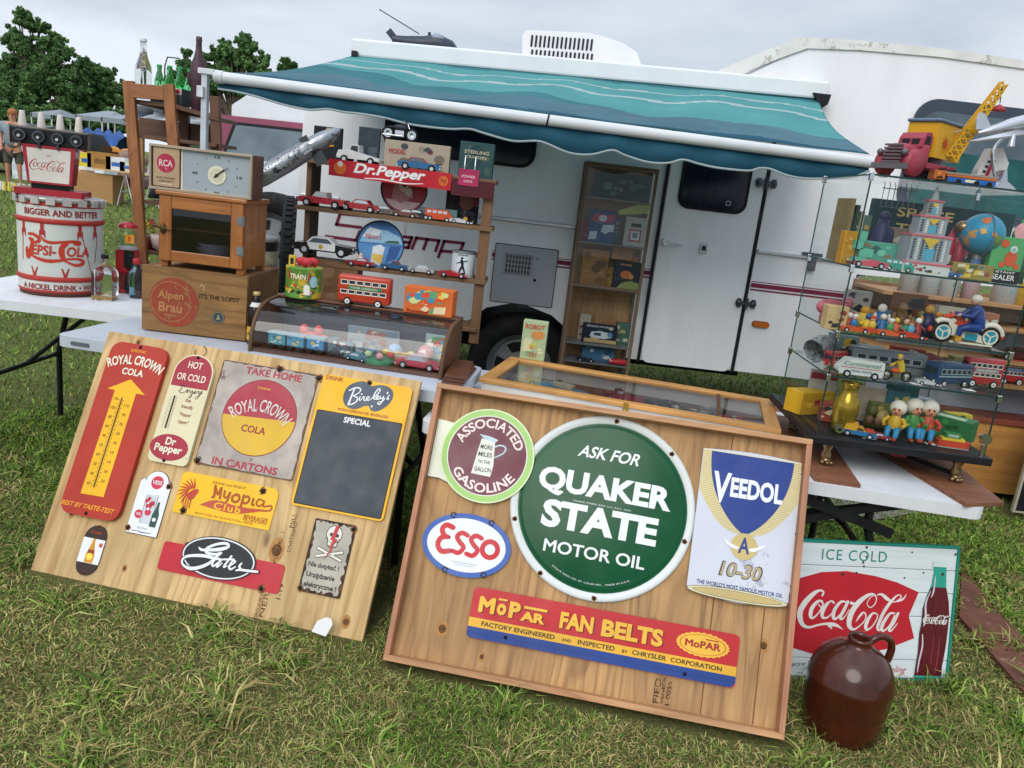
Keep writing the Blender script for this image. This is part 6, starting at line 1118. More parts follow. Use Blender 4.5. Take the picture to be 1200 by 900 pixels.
for i, s_ in enumerate(('12', '', '', '3', '', '', '6', '', '', '9', '', '')):
    a = PI/2-i*PI/6; x, y = cxk+.088*math.cos(a), cyk+.068*math.sin(a)
    if s_: h.text('%s' % {'12': '12', '3': '15', '6': '30', '9': '45'}[s_], x, y, .022, .010, .001, .03)
    else: h.stroke([(x-.004*math.cos(a), y-.004*math.sin(a), .002), (x+.004*math.cos(a), y+.004*math.sin(a), .002)], .001)
h.m('15171a').stroke([(cxk-.008, cyk-.008, .006), (cxk+.028, cyk+.024, .004)], .006).stroke([(cxk-.006, cyk-.004, .004), (cxk+.046, cyk+.034, .002)], .0065).disc(cxk, cyk, .006, .007, 12); h.pop().build('dial', ck)
h = MB().push(Matrix.Translation((0, .003, 0)) @ UPR).m(mat('brass_panel', 'b49a7c', .4, .3)).prism(rrect(.014, .116, .014, hk-.012, .004), 0, .008).m('a82c48').disc(.064, hk*.60, .036, .0086, 32).m('d8b8b0').text('RCA', .064, hk*.60, .054, .026, .0092, .03).stroke([(.062, hk*.60-.018, .002), (.068, hk*.60-.024, .002)], .0092).m('5a4436').text('ELECTRONIC', .064, hk*.27, .075, .007, .0086, .02).text('COMPONENTS', .064, hk*.20, .060, .006, .0086, .02).m('d9c6a8').rect(.040, .088, hk*.13, hk*.13+.003, .0086); h.pop().build('emblem_panel', ck)
# round cola tin behind the cabinet
q = atY(307, 312, 3.75); t = thing('cola_tin', 'tall round tin with gold letters partly hidden behind the oak cabinet', 'tin', (q.x-.03, 3.80, .745), .35); rt = .085; Ht = .36
z_t = .745
MB().m(mat('tin_cream', 'b9b49c', .5, wear='6a5138', wamt=.6, wsc=12)).lathe([(rt, 0), (rt, Ht)], 32).m('8f9092').lathe([(rt*1.05, Ht-.01), (rt*1.07, Ht), (rt*.9, Ht+.012), (.001, Ht+.012)], 32).m('2a2a2a').lathe([(rt*1.005, 0), (rt*1.01, .05)], 32).lathe([(rt*1.003, Ht-.055), (rt*1.006, Ht-.012)], 32).m('b8a03c').lathe([(rt*1.004, .05), (rt*1.006, .10)], 32).build('shell', t)
h = MB().m('2d2418').text('DOUBLE', .02, .215, .20, .05, .001, .05).text('COLA', .03, .15, .12, .05, .001, .05).m('c2a050').text('DOUBLE', .018, .217, .19, .042, .0016, .02).text('COLA', .028, .152, .11, .042, .0016, .02).m('cfc6a4').stroke([(.03, .28, .02), (.06, .26, .03), (.09, .28, .01)], .0015); bentz(h, rt).build('lettering', t)
# toy shelves (open bookcase)
BY = 3.66; bk = thing('toy_bookcase', 'open wooden bookcase of toy cars in front of the camper', 'bookcase'); SD = .17
xl, xr = -1.035, -.215
def zs(py, px=460): return atY(px, py, BY).z
ZT, Z2, Z3, ZB = 1.497, 1.288, 1.045, .82
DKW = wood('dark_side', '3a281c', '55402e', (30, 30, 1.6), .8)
for x in (xl, xr):
    MB().m(OLDWV).box(x, x+.022, BY, BY+.02, .745, ZT-.0005).build('upright', bk, .001)
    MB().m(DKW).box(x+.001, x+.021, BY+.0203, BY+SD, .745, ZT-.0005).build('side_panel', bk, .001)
    MB().m(OLDWV).box(x-.012, x+.034, BY-.018, BY-.0005, .745, ZT-.06).build('face_strip', bk, .001) if x == xr else None
for z, xa_, xb_ in ((ZT, xl-.03, xr+.04), (Z2, xl-.035, xr+.045), (Z3, xl+.03, xr+.04), (ZB, xl+.03, xr+.02)): MB().m(OLDW).box(xa_, xb_, BY-.035, BY+SD, z-.019, z).build('shelf', bk, .002)
def on(px, z, Y_=None, py=None): 
    """point on a shelf of height z at distance Y under image column px"""
    Y_ = Y_ or BY+.03; y = 400
    for _ in range(6): p_ = atY(px, y, Y_); y += (p_.z-z)/(1.0/ (FPX/Y_))*1.0
    return Vector((atY(px, y, Y_).x, Y_, z))
# top row
q = on(420, ZT); toycar('white toy delivery truck on top of the bookcase', (q.x, q.y+.03, ZT), PI*.96, .20, 'c9cac8', style='truck', glassc='3a4048')
q = on(486, ZT); MB_ = box('beige model kit box with a red corner panel on top of the bookcase', (q.x, BY+.06, ZT), 0, .30, .05, .125, 'a39683', ['8c8272', '6d6458', '5f3034', '3b4248'], 3, n=9, text=[('a83238', 'MODEL', -.30, .62, .26, .17)])
q = on(492, ZT); toycar('blue toy convertible with a red interior in front of the model kit box', (q.x-.0, BY-.005, ZT), 0.05, .19, '1f5f8c', roof='8c2c38', style='sedan', glassc='5a6a72')
q = on(468, ZT+.125, BY+.09); t = thing('toy_motorcycle', 'black toy motorcycle on the beige model kit box', 'toy motorcycle', (q.x, BY+.085, ZT+.1255), 0)
def moto(t, s_, c1, c2):
    for x in (-.32, .32):
        MB().m(TYR).push(Matrix.Translation((x*s_, 0, .17*s_)) @ Matrix.Rotation(PI/2, 4, 'X')).lathe([(.12*s_, -.03*s_), (.17*s_, -.02*s_), (.17*s_, .02*s_), (.12*s_, .03*s_), (.12*s_, -.03*s_)], 20).m(CHR).lathe([(.001, .0), (.02*s_, .015*s_), (.12*s_, .005*s_)], 12).pop().build('wheel', t)
    MB().m(c1).ball((.02*s_, 0, .34*s_), .14*s_, (1.5, .5, .6), 12, 7).build('tank', t); MB().m(c2).ball((-.2*s_, 0, .33*s_), .1*s_, (1.8, .6, .4), 10, 6).build('seat', t)
    h = MB().m(CHR).cb((0, 0, .18*s_), (.24*s_, .1*s_, .16*s_)).tube([(.32*s_, 0, .17*s_), (.2*s_, 0, .45*s_), (.12*s_, .12*s_, .5*s_)], .015*s_, 6).tube([(.2*s_, 0, .45*s_), (.12*s_, -.12*s_, .5*s_)], .015*s_, 6).tube([(-.45*s_, -.06*s_, .12*s_), (.1*s_, -.06*s_, .12*s_)], .02*s_, 6).build('frame', t)
moto(t, .17, '2c3036', '17181a')
q = on(551, ZT-.13, BY+.02); box('tall dark green and tan tin box at the right end of the top shelf', (q.x+.005, BY+.03, ZT), 0, .155, .08, .155, '28484a', ['3b5350', '1c3a3e', '4b5a4c'], 8, n=8, text=[('b2aa92', 'STERLING', .0, .72, .72, .10), ('b2aa92', 'CRACKERS', .0, .58, .60, .08)])
q = on(379, ZT); box('black box with a small yellow emblem at the left end of the top shelf', (q.x-.005, BY+.10, ZT), .0, .13, .03, .15, '15191f', None, text=None)
h = MB().push(Matrix.Translation((q.x-.005, BY+.099, ZT)) @ UPR).m('c8922a').flat([(-.02, .10), (-.012, .135), (0, .15), (.012, .135), (.022, .142), (.018, .11), (.01, .09), (-.012, .09)], .001).stroke([(-.035, .07, .006), (-.02, .062, .006), (.03, .07, .006)], .001).pop(); tag(h.build('emblem_plate'), 'yellow figure printed on the black box on the top shelf', 'emblem')
q = on(438, ZT); box('dark grey picture frame behind the white toy truck', (q.x-.05, BY+.13, ZT), 0, .10, .02, .17, '2f3a42', ['46525a', '39444c'], 9, n=5)
# dr pepper strip sign on the shelf edge
q0, q1 = atY(386, 193, BY-.06), atY(531, 208, BY-.06)
s_ = thing('shelf_sign', 'long red tin strip with white script hung on the edge of the top shelf', 'sign', (0, BY-.038, 0))
h = MB().m(mat('strip_red', 'b01e2a', .3)).push(UPR); xa, xb = -.925, -.375; h.prism([(xa, ZT-.062), (xb, ZT-.068), (xb, ZT+.006), (xa, ZT+.010)], 0, .004); h.pop().build('panel', s_)
h = MB().push(UPR).m(WHT).text('Dr.Pepper', -.652, ZT-.024, .315, .056, .0046, .035, slant=.35).stroke([(-.76, ZT-.058, .004), (-.68, ZT-.054, .005), (-.58, ZT-.060, .005), (-.50, ZT-.052, .003)], .0046).m('c8642a').disc(-.875, ZT-.026, .028, .0046, 20).disc(-.41, ZT-.030, .022, .0046, 20).m('d8c8b8').disc(-.875, ZT-.008, .012, .005, 14).m('8c2a20').text('5¢', -.41, ZT-.03, .026, .018, .005, .02); h.pop().build('lettering', s_)
MB().m(mat('strip_dark', '4a1620', .5)).box(-.372, -.18, -.004, .0, ZT-.085, ZT-.012).build('end_panel', s_)
q = atY(549, 207, BY-.06); t = thing('display_card', 'small pink card hanging on two hooks at the right end of the top shelf', 'card', (q.x, BY-.046, q.z)); MB().m('a32a55').box(-.045, .045, 0, .002, -.04, .032).push(Matrix.Translation((0, 0, 0)) @ UPR).m('e0b8c4').text('POWER', 0, .0, .06, .012, .001).text('LOCK', 0, -.02, .04, .010, .001).pop().build('card', t)
for x in (-.022, .024): MB().m(CHR).tube([(x, -.004, .03), (x, -.004, .085), (x, .01, .09)], .003, 6).build('hook', t)
# second row
def tray(label, px, py, r_px, Y_, base, fn):
    c_ = atY(px, py, Y_); r = r_px*Y_/FPX*1.0; t = thing('round_tray', label, 'tray', (c_.x, Y_, c_.z)); t.rotation_euler = (-.10, 0, 0)
    h = MB().push(UPR).m(mat('tray_rim', '1f2a3a', .3)).lathe([(r, .012), (r*.985, .014), (r*.93, .004)], 48).m(base).lathe([(r*.93, .004), (.001, .0038)], 48); h.pop().build('pan', t)
    h = MB().push(UPR); fn(h, r); h.pop().build('picture', t); return t
def red_tray(h, r):
    h.m('c2a8a8').flat([(r*.88*math.cos(a), r*.88*math.sin(a)) for a in [-2.6+i*.2 for i in range(11)]], .005).m('b07a7c').flat([(-r*.5, -r*.4), (-r*.1, -r*.6), (r*.4, -r*.3), (r*.2, r*.4), (-.2*r, r*.5), (-r*.45, r*.1)], .0056).m('d0c4b8').disc(-.05*r, .1*r, .2*r, .0062, 14).disc(.2*r, -.1*r, .16*r, .0063, 12).m('5c4638').disc(0, .2*r, .12*r, .0068, 12)
tray('round tray with a red rim design at the back of the second shelf', 474, 222, 27, BY+.13, 'a33440', red_tray)
q = on(535, Z2); box('dark framed portrait card at the right end of the second shelf', (q.x+.01, BY+.12, Z2), 0, .155, .02, .185, '241c20', None)
h = MB().push(Matrix.Translation((q.x+.01, BY+.119, Z2)) @ UPR).m('7d4a3c').disc(.02, .10, .034, .001, 20, .042).m('5a2a20').flat([(-.015, .12), (0, .15), (.04, .155), (.058, .12), (.04, .125), (.0, .128)], .0014).m('2b3040').flat([(-.04, .0), (.07, .0), (.06, .05), (.03, .062), (.005, .06), (-.025, .04)], .0016).m('8e7468').stroke([(.01, .03, .004), (.02, .06, .004)], .002).m('7c2430').flat([(.05, .08), (.075, .08), (.075, .15), (.06, .15)], .001).pop(); tag(h.build('portrait_print'), 'portrait of a person with reddish hair printed on the dark card', 'picture')
cars2 = [(381, 'a33038', 'c8b8b8', 'pickup', .215, 'red and cream toy pickup at the left end of the second shelf', PI*.97), (423, '9c222c', '9c222c', 'sedan', .185, 'red toy coupe second from the left on the second shelf', PI*.98), (452, '57534c', '8a7f70', 'sedan', .13, 'dull grey toy car under the red tray', .1), (476, '6a4238', '8d6a52', 'sedan', .12, 'brown toy car with a tan roof right of the grey one', PI), (490, '1b1c20', '20242a', 'sedan', .13, 'black toy limousine in the middle of the second shelf', .05), (515, 'c2481c', 'c2481c', 'van', .125, 'orange toy van on the second shelf', .0), (541, 'b9bcbe', 'd0d4d6', 'race', .105, 'white toy racing car at the right of the second shelf', .0)]
for px, c1, c2, st, L_, lb, rz in cars2: q = on(px, Z2); toycar(lb, (q.x, BY+(.005 if L_ > .12 else -.005), Z2), rz, L_, c1, c2, st)
q = on(522, Z2); box('pale teal toy camera box behind the orange van', (q.x, BY+.06, Z2), 0, .095, .04, .055, '6d9492', ['4f7a7a', '8fb0ae'], 2, n=3, cat='toy camera', name='toy_camera'); 
h = MB().push(Matrix.Translation((q.x, BY+.059, Z2+.03)) @ UPR).m('b8c4c2').disc(0, 0, .012, .003, 16).pop(); h.build('lens', [o for o in bpy.data.objects if o.get('label') == 'pale teal toy camera box behind the orange van'][0]) if 0 else None
q = on(545, Z2); tag(MB().m('2a2420').push(Matrix.Translation((q.x+.0, BY+.04, Z2))).cyl((0, 0, .02), .02, .04, 'z', 12).m('b8923a').cyl((0, -.02, .022), .01, .006, 'y', 10).pop().build('toy_clock'), 'tiny black and brass toy behind the white racing car', 'toy')
# third row
def blue_tray(h, r):
    h.m('3a6ea8').flat([(r*.92*math.cos(a), r*.92*math.sin(a)) for a in [PI*i/14 for i in range(15)]], .0046).m('8ab4cc').flat([(-r*.88, .05*r), (r*.9, .1*r), (r*.8, .4*r), (.2*r, .62*r), (-.6*r, .6*r)], .005).m('c9d6dc').flat([(-.8*r, .25*r), (-.1*r, .3*r), (0, .6*r), (-.5*r, .68*r)], .0054)
    h.m('b23a4c').text("Hamm's", -.30*r, .32*r, .66*r, .24*r, .0062, .01, slant=.3).m('c9cfd2').flat([(-.35*r, -.75*r), (.05*r, -.85*r), (.2*r, -.1*r), (.0*r, .02*r), (-.3*r, -.1*r)], .0058).m('c8a84c').flat([(-.32*r, -.62*r), (.1*r, -.8*r), (.16*r, -.4*r), (-.3*r, -.38*r)], .0064).m('2f5a4c').flat([(.12*r, .1*r), (.8*r, .12*r), (.72*r, .24*r), (.3*r, .2*r)], .006).m('274f86').flat([(.25*r, -.7*r), (.7*r, -.5*r), (.86*r, -.0), (.4*r, .0)], .005)
tray('round blue beer tray with a landscape at the middle of the third shelf', 446, 287, 28, BY+.03, '4f86b8', blue_tray)
q = on(383, Z3); toycar('black and white toy police car with a gold door star on the third shelf', (q.x+.0, BY-.01, Z3+.03), .03, .27, '16181c', 'cdcfcf', 'sedan', glassc='4a555c')
p_ = [o for o in bpy.data.objects if o.get('label', '').startswith('black and white toy police')][0]; MB().m('d2d3d0').push(UPR).prism([(-.07, .025), (.055, .025), (.055, .055), (-.07, .055)], -.0525, .0525).m('b8962c').disc(-.01, .040, .010, .053, 12).pop().build('door_panel', p_)
box('flat long blue and wood-toned box under the toy police car', (q.x+.03, BY-.03, ZB), 0, .26, .12, .235, '7a5d3e', ['85684a', '6b4f34'], 2, n=6, text=None); b_ = MB().push(Matrix.Translation((q.x+.03, BY-.0305, ZB)) @ UPR).m('4a7f96').rect(-.128, .128, .17, .228, .0008).m('2b5878').rect(.03, .12, .18, .215, .0012).m('9a6a86').rect(-.12, -.03, .18, .2, .0012).pop(); b_.build('blue_band', [o for o in bpy.data.objects if o.get('label', '').startswith('flat long blue')][0])
q = on(425, Z3); t = toycar('red toy convertible with a tiny driver, under the blue tray', (q.x, BY-.02, Z3), PI, .125, '9c2530', '9c2530', 'sedan'); MB().m('d0b49a').ball((0, 0, .05), .010).m('c9c2b8').ball((0, 0, .035), .012, (1, 1, 1.2)).build('driver', t)
q = on(464, Z3); toycar('blue toy jeep with a red seat under the right edge of the blue tray', (q.x, BY-.02, Z3), 0, .125, '2c5c84', '8c3a34', 'pickup', glassc='37586e')
q = on(495, Z3-.01); toycar('silver toy sports car on the third shelf', (q.x, BY-.02, Z3), PI, .12, 'a8a6a4', 'c4c4c4', 'sedan'); q = on(532, Z3); toycar('red toy sports car in front of the white tin', (q.x, BY-.025, Z3), 0, .13, 'a3222c', '7a1a22', 'race')
q = on(541, Z3); t = thing('white_tin', 'round white tin with a black dancing figure at the right of the third shelf', 'tin', (q.x, BY+.06, Z3)); r = .055; MB().m(mat('tin_white', 'b7c0c4', .4)).lathe([(r, 0), (r, .115), (.001, .115)], 28).m('6a7074').lathe([(r*1.01, .108), (r*1.02, .117), (r*.95, .118)], 28).build('shell', t)
h = MB().m('1c1d20').stroke([(-.005, .075, .014), (.0, .055, .012), (-.01, .03, .009), (-.012, .012, .006)], .001).stroke([(.0, .052, .012), (.01, .03, .008), (.014, .012, .006)], .001).stroke([(-.028, .062, .004), (-.005, .07, .005), (.022, .078, .004)], .001).disc(-.004, .088, .006, .001, 10).text('Joker', .0, .102, .05, .012, .001, .01, slant=.2); bentz(h, r).build('picture', t)
# metal model torpedo-like airship lying over the left end
t = thing('model_submarine', 'long dented silver model missile lying across the left end of the bookcase', 'model'); a = atY(300, 212, 3.42); b_ = atY(398, 152, 3.50); d = b_-a; pts = [tuple(a+d*f) for f in (-.08, 0, .08, .35, .6, .8, .92, .98, 1.01)]
MB().m(mat('dented_alloy', '8d9196', .32, .75, var=.25, sc=9, bump=.4, bsc=25, wear='3c3f44', wamt=.58, wsc=16)).tube(pts, .04, 20, rs=[.030, .036, .040, .043, .042, .036, .026, .014, .004]).build('hull', t)
for f, s_ in ((.74, 1), (.56, -1)): 
    c_ = a+d*f; MB().m('3a3d42').bar(tuple(c_+Vector((0, -.02, -.03*s_ if s_ < 0 else -.04))), tuple(c_+Vector((.03, -.02, -.085 if s_ > 0 else .05))), .05, .01, up=(0, 1, 0)).build('fin', t)
h = MB().m('2d2f33')
for i in range(9): c_ = a+d*(.12+i*.04); h.ball(tuple(c_+Vector((-.006, -.038, .012))), .0035, n=6, k=4)
h.build('rivet', t); c_ = a+d*.62; an = math.atan2(d.z, d.x)
h = MB().m('b9bcc0').push(Matrix.Translation(c_+Vector((0, -.046, 0))) @ Matrix.Rotation(-an, 4, 'Y') @ UPR).text('SKY', 0, .003, .05, .018, 0, .02).text('KING', 0.005, -.016, .04, .010, 0, .02).pop().build('lettering', t)
# curved glass counter case
cf_ = atZ(290, 412, .742); CCW, CCD = .775, .30
cc = thing('curved_display_case', 'low curved-glass wooden counter case holding tin trains, behind the plywood board', 'display case', (cf_.x+.0, cf_.y+.012, .743), -.122)
arc = [(0, .0), (.004, .05), (.02, .10), (.055, .148), (.11, .176), (.18, .186), (.235, .188)]
prof = arc+[(CCD, .188), (CCD, 0)]
def ends(x0, x1, name):
    n_ = len(prof); vs = [(x, y, z) for x in (x0, x1) for y, z in prof]; MB().m(WAL).add(vs, [tuple(range(n_)), tuple(range(2*n_-1, n_-1, -1))]+[(i, n_+i, n_+(i+1) % n_, (i+1) % n_) for i in range(n_)]).build(name, cc, .001)
RM = mat('case_rim', '5f4630', .5)
ends(CCW-.012, CCW, 'end_panel')
for x0 in (0.0,):
    vs = []; 
    MB().m(RM).tube([(x0+.006, y, z) for y, z in smoothpts(arc, 3)], .008, 6).build('rim', cc)
MB().m(RM).tube([(CCW-.006, y-.004, z+.003) for y, z in smoothpts(arc, 3)], .009, 6).build('rim', cc)
ends(-.0, .004, 'end_panel')
MB().m(WAL).box(.0125, CCW-.0125, .005, CCD, -.0, .010).build('floor', cc); MB().m(WAL).box(.0, CCW, .235, CCD+.003, .1885, .197).build('top_strip', cc, .002); MB().m(mat('mirror_back', '4a4d52', .3)).box(.005, CCW-.0125, CCD-.012, CCD-.002, .011, .187).build('back', cc)
a_ = smoothpts(arc, 5); n_ = len(a_); vs = [(x, y, z) for x in (.006, CCW-.0125) for y, z in a_]; MB().m(glass('curved_glass', (.95, .96, .97), refl=2.0)).add(vs, [(i, i+1, n_+i+1, n_+i) for i in range(n_-1)], True).build('curved_glass', cc)
def incase(x, y, z=.0105): v = Matrix.Rotation(-.122, 4, 'Z') @ Vector((x, y, 0)); return (cf_.x+v.x, cf_.y+.012+v.y, .743+z)
def wagon(label, x, y, L_, col, pal, sd):
    t = thing('tin_train_wagon', label, 'toy train', incase(x, y), -.16, 'tin train wagons in the curved case')
    MB().m(mat('wag_'+col, col, .3)).box(-L_/2, L_/2, -.02, .02, .018, .062).build('body', t, .002); h = MB().push(Matrix.Translation((0, -.0205, 0)) @ UPR); art(h, -L_*.44, L_*.44, .022, .058, .0002, pal, sd, 8); h.pop().build('print', t)
    MB().m(mat('wagroof', '7fa0aa', .35)).box(-L_/2-.003, L_/2+.003, -.023, .023, .0622, .067).build('roof', t)
    for sx in (-.32, .32):
        for sy in (-1, 1): MB().m(TYR).cyl((sx*L_, sy*.018, .011), .011, .006, 'y', 10).build('wheel', t)
for i, (x, col, pal, lb) in enumerate(((.09, '3f8a98', ['2a6470', '9fc4c8', 'c8b88a'], 'leftmost teal tin wagon in the curved case'), (.165, '4a90a8', ['2f6b88', 'c9b25a', '9fc8d4'], 'second teal tin wagon in the curved case'), (.245, '3f86b0', ['c9a83a', '2c5f8a', 'b8d0d8'], 'blue tin wagon with a yellow crest in the curved case'))): wagon(lb, x, .07+.004*i, .07, col, pal, i+20)
t = thing('toy_locomotive', 'grey-blue tin locomotive at the front of the wagons in the curved case', 'toy train', incase(.345, .085), -.16); MB().m('5c7078').box(-.05, .05, -.02, .02, .015, .035).cyl((.015, 0, .045), .018, .07, 'x', 14).box(-.05, -.015, -.022, .022, .035, .07).cyl((.035, 0, .068), .006, .02, 'z', 8).build('body', t); h = MB().push(Matrix.Translation((0, -.0225, 0)) @ UPR); art(h, -.048, .048, .016, .065, .0, ['a9b8ba', '34444c', '8a3f3a', 'c9c9bc'], 3, 12); h.pop().build('print', t)
for x in (-.035, -.01, .015, .038): MB().m('2a2c30').cyl((x, -.021, .012), .012, .006, 'y', 12).build('wheel', t)
t = thing('crab_toy', 'red plastic claw toy behind the teal wagons in the curved case', 'toy', incase(.19, .15), -.1); h = MB().m(mat('claw_red', 'c94a44', .4)).ball((0, 0, .04), .035, (1.2, .8, .8)).ball((.05, 0, .045), .022, (1.3, .8, .8)).ball((-.03, 0, .07), .02, (1, .8, 1.3)).ball((.03, 0, .075), .018, (1, .8, 1.3)); h.build('body', t)
t = thing('tin_merry_go_round', 'green and red tin roundabout toy in the curved case', 'toy', incase(.50, .08), -.1); h = MB().m('3f7a58').lathe([(.06, 0), (.062, .012), (.04, .02), (.001, .02)], 20).build('base', t); MB().m('9c8a6a').cyl((0, 0, .045), .004, .05).build('mast', t)
for k in range(5): a = k*2*PI/5; MB().m(['b8433a', 'c9a83a', '4a8aa0', 'a9c08a', 'c98a8a'][k]).ball((.045*math.cos(a), .045*math.sin(a), .035), .013, (1.2, 1, 1), 8, 5).build('gondola', t)
for i, (x, y, c1, r, lb) in enumerate(((.53, .19, '7aa8c8', .03, 'blue and white ball at the back of the curved case'), (.60, .18, 'c9bd6a', .02, 'pale yellow ball at the back of the curved case'), (.655, .20, 'c07a80', .035, 'pink wheel toy at the back of the curved case'))):
    h = MB().m(mat('ball_'+c1, c1, .3, wear='d8d0c8', wamt=.55, wsc=40)); h.ball((0, 0, r), r); o_ = h.build('toy_ball'); o_.location = incase(x, y); tag(o_, lb, 'ball')
toycar('long red tin convertible at the right front of the curved case', incase(.66, .075), -.12, .17, 'a8263c', 'b8a8a8', 'sedan', glassc='9fb4c0')
b2 = box('bright tin scene standing at the right back of the curved case', incase(.70, .235), -.12, .12, .01, .11, '8fa8a0', ['c9b84a', '4f9ab0', 'c2584a', 'd8d8c8', '5a9a5a'], 31, n=18, cat='toy')
box('faded tin scene standing in the middle back of the curved case', incase(.42, .24), -.12, .22, .01, .10, '7d8a90', ['a9b8bc', '5f7480', 'b8a88a', '8c5a54'], 33, n=16, cat='toy')
# things standing on the case top (z about .94)
ztop = .743+.1975
def ontop(px, dy_=.0): q_ = on(px, ztop, 3.24-.122*((px-300)/250)*.75+dy_); return q_
q = ontop(355); t = thing('toy_drum_tin', 'round green and yellow tin lettered Train with red figures on its lid', 'tin', (q.x, q.y, ztop+.0), .1); r = .072
MB().m(mat('tin_leaf', '5c8a3a', .35, wear='c9a83a', wamt=.52, wsc=22)).lathe([(.001, 0), (r, 0), (r*1.02, .004), (r, .01), (r, .115), (r*1.03, .12), (r*1.0, .125), (.001, .122)], 32).build('shell', t)
h = MB(); art(h, -.1, .1, .015, .06, .0008, ['7fae4a', 'd9c24a', '2f6b4a', 'b8452c', 'e0dcc0', '1f2a22'], 41, 26); h.m('b02c22').flat([(-.055, .075), (.03, .07), (.035, .105), (-.05, .11)], .0035).m('e8dcc0').text('TRAIN', -.012, .09, .062, .020, .0042, .03).m('9fc4c8').disc(.052, .072, .018, .0035, 14, .024); bentz(h, r).build('print', t)
h = MB().m(mat('fig_red', 'b8323c', .4))
for x, y in ((-.01, .0), (.03, .01), (.012, -.02)): h.ball((x, y, .145), .018, (1.4, .8, 1)).cyl((x-.012, y, .132), .005, .02).cyl((x+.012, y, .132), .005, .02)
h.build('figures', t); MB().m('c9a83a').box(-.062, -.036, -.01, .01, .122, .165).m('20242a').box(-.056, -.042, -.0105, .0105, .13, .155).build('ticket_booth', t)
h = MB().m('d8d4c8').push(Matrix.Translation((.028, -r-.012, .02)) @ UPR).prism([(-.012, 0), (.012, 0), (.012, .034), (.005, .042), (-.005, .042), (-.012, .034)], 0, .001).m('b8b4a8').stroke([(0, .04, .001), (.004, .12, .001)], .002).pop().build('price_tag', t)
def bus2(label, loc, rz, L_, Hb, Wb, col, wc='e8dcc8', ad='2e7d57', group='toy double decker buses', style=0, cat='toy bus'):
    t = thing('toy_bus', label, cat, loc, rz, group); m_ = mat('bus_'+col, col, .3, coat=.3)
    MB().m(m_).box(-L_/2, L_/2, -Wb/2, Wb/2, Hb*.08, Hb).build('body', t, Hb*.08, 3, True)
    for sgn_, nm in ((1, 'near_side'), (-1, 'far_side')):
        h = MB().push((Matrix() if sgn_ > 0 else Matrix.Rotation(PI, 4, 'Z')) @ Matrix.Translation((0, -Wb/2-.0004, 0)) @ UPR).m(mat('busw_'+wc, wc, .4))
        n_ = 6
        for zz, hh_ in (((.68, .16), (.36, .15)) if style == 0 else ((.52, .24),)):
            for i in range(n_):
                x0 = -L_*.44+i*L_*.88/n_; h.m('e6dfcf' if style == 0 else wc).rect(x0, x0+L_*.88/n_*.9, Hb*zz, Hb*(zz+hh_), .0003).m('24303a').rect(x0+L_*.012, x0+L_*.88/n_*.9-L_*.012, Hb*(zz+.03), Hb*(zz+hh_-.02), .0006)
        if style == 0: h.m(ad).rect(-L_*.3, L_*.34, Hb*.53, Hb*.65, .0006).m('d8d8c0').text('TOUR LONDON', .0, Hb*.59, L_*.52, Hb*.06, .001, .01)
        else: h.m(ad).rect(-L_*.49, L_*.49, Hb*.40, Hb*.46, .0006)
        h.pop().build('side_windows', t)
    h = MB().push(Matrix.Translation((L_/2+.0004, 0, 0)) @ Matrix.Rotation(PI/2, 4, 'Z') @ UPR).m('24303a')
    for zz in ((.68, .16), (.36, .18)) if style == 0 else ((.5, .28),): h.rect(-Wb*.38, -.01*Wb, Hb*zz[0], Hb*(zz[0]+zz[1]), .0005).rect(.03*Wb, Wb*.38, Hb*zz[0], Hb*(zz[0]+zz[1]), .0005)
    h.m('e8dca0').disc(-Wb*.3, Hb*.2, Hb*.05, .001, 10).disc(Wb*.3, Hb*.2, Hb*.05, .001, 10); h.pop().build('front', t)
    for sx in (-.28, .30):
        for sy in (-1, 1): MB().m(TYR).cyl((sx*L_, sy*Wb*.47, Hb*.11), Hb*.135, Wb*.14, 'y', 18).m('d8d8d4').cyl((sx*L_, sy*Wb*.55, Hb*.11), Hb*.085, Wb*.03, 'y', 14).m('4a4d52').cyl((sx*L_, sy*Wb*.57, Hb*.11), Hb*.03, Wb*.03, 'y', 10).build('wheel', t)
    return t
q = ontop(427, .0); bus2('red-orange toy double decker bus on top of the curved case', (q.x, q.y, ztop), PI+.0, .215, .118, .062, 'b23a22')
q = ontop(502, .0); box('orange and green tin box picturing a rooster, on top of the curved case', (q.x, q.y-.04, ztop), -.12, .20, .08, .105, 'c9642c', ['e0b84a', '5a9a6a', '3f8aa8', 'd8482c', 'c9d08a', 'e0c8a0'], 51, n=26, text=[('8c2a1c', 'Rooster', -.2, .1, .45, .12)], side=['7a5a2c', 'a8702c'])
# flat wooden show case with glass lid
zf = .655; f1 = atZ(561, 443, .735); fy = -.225
fc = thing('flat_display_case', 'flat wide display case with a honey wood frame and glass lid, behind the framed panel', 'display case', (f1.x, f1.y, zf+.0005), fy); FW, FD, FH = 1.15, .50, .075
HON = wood('honey_wood', 'b0783a', 'd09a55', (1.4, 26, 26), .45); HONV = wood('honey_wood_side', 'b0783a', 'd09a55', (26, 1.4, 26), .45); CWH = mat('case_white', 'c6c3bb', .5, wear='8c7a60', wamt=.68)
MB().m(CWH).box(.012, FW-.012, .010, .022, 0, FH-.012).build('side', fc); MB().m(CWH).box(.012, FW-.012, FD-.022, FD-.010, 0, FH-.012).build('side', fc)
MB().m(CWH).box(.012, .024, .0223, FD-.0223, 0, FH-.012).build('side', fc); MB().m(CWH).box(FW-.024, FW-.012, .0223, FD-.0223, 0, FH-.012).build('side', fc)
MB().m(mat('red_cloth', '6a4238', .9, var=.2, sc=8)).box(.0243, FW-.0243, .0225, FD-.0225, .001, .008).build('lining', fc)
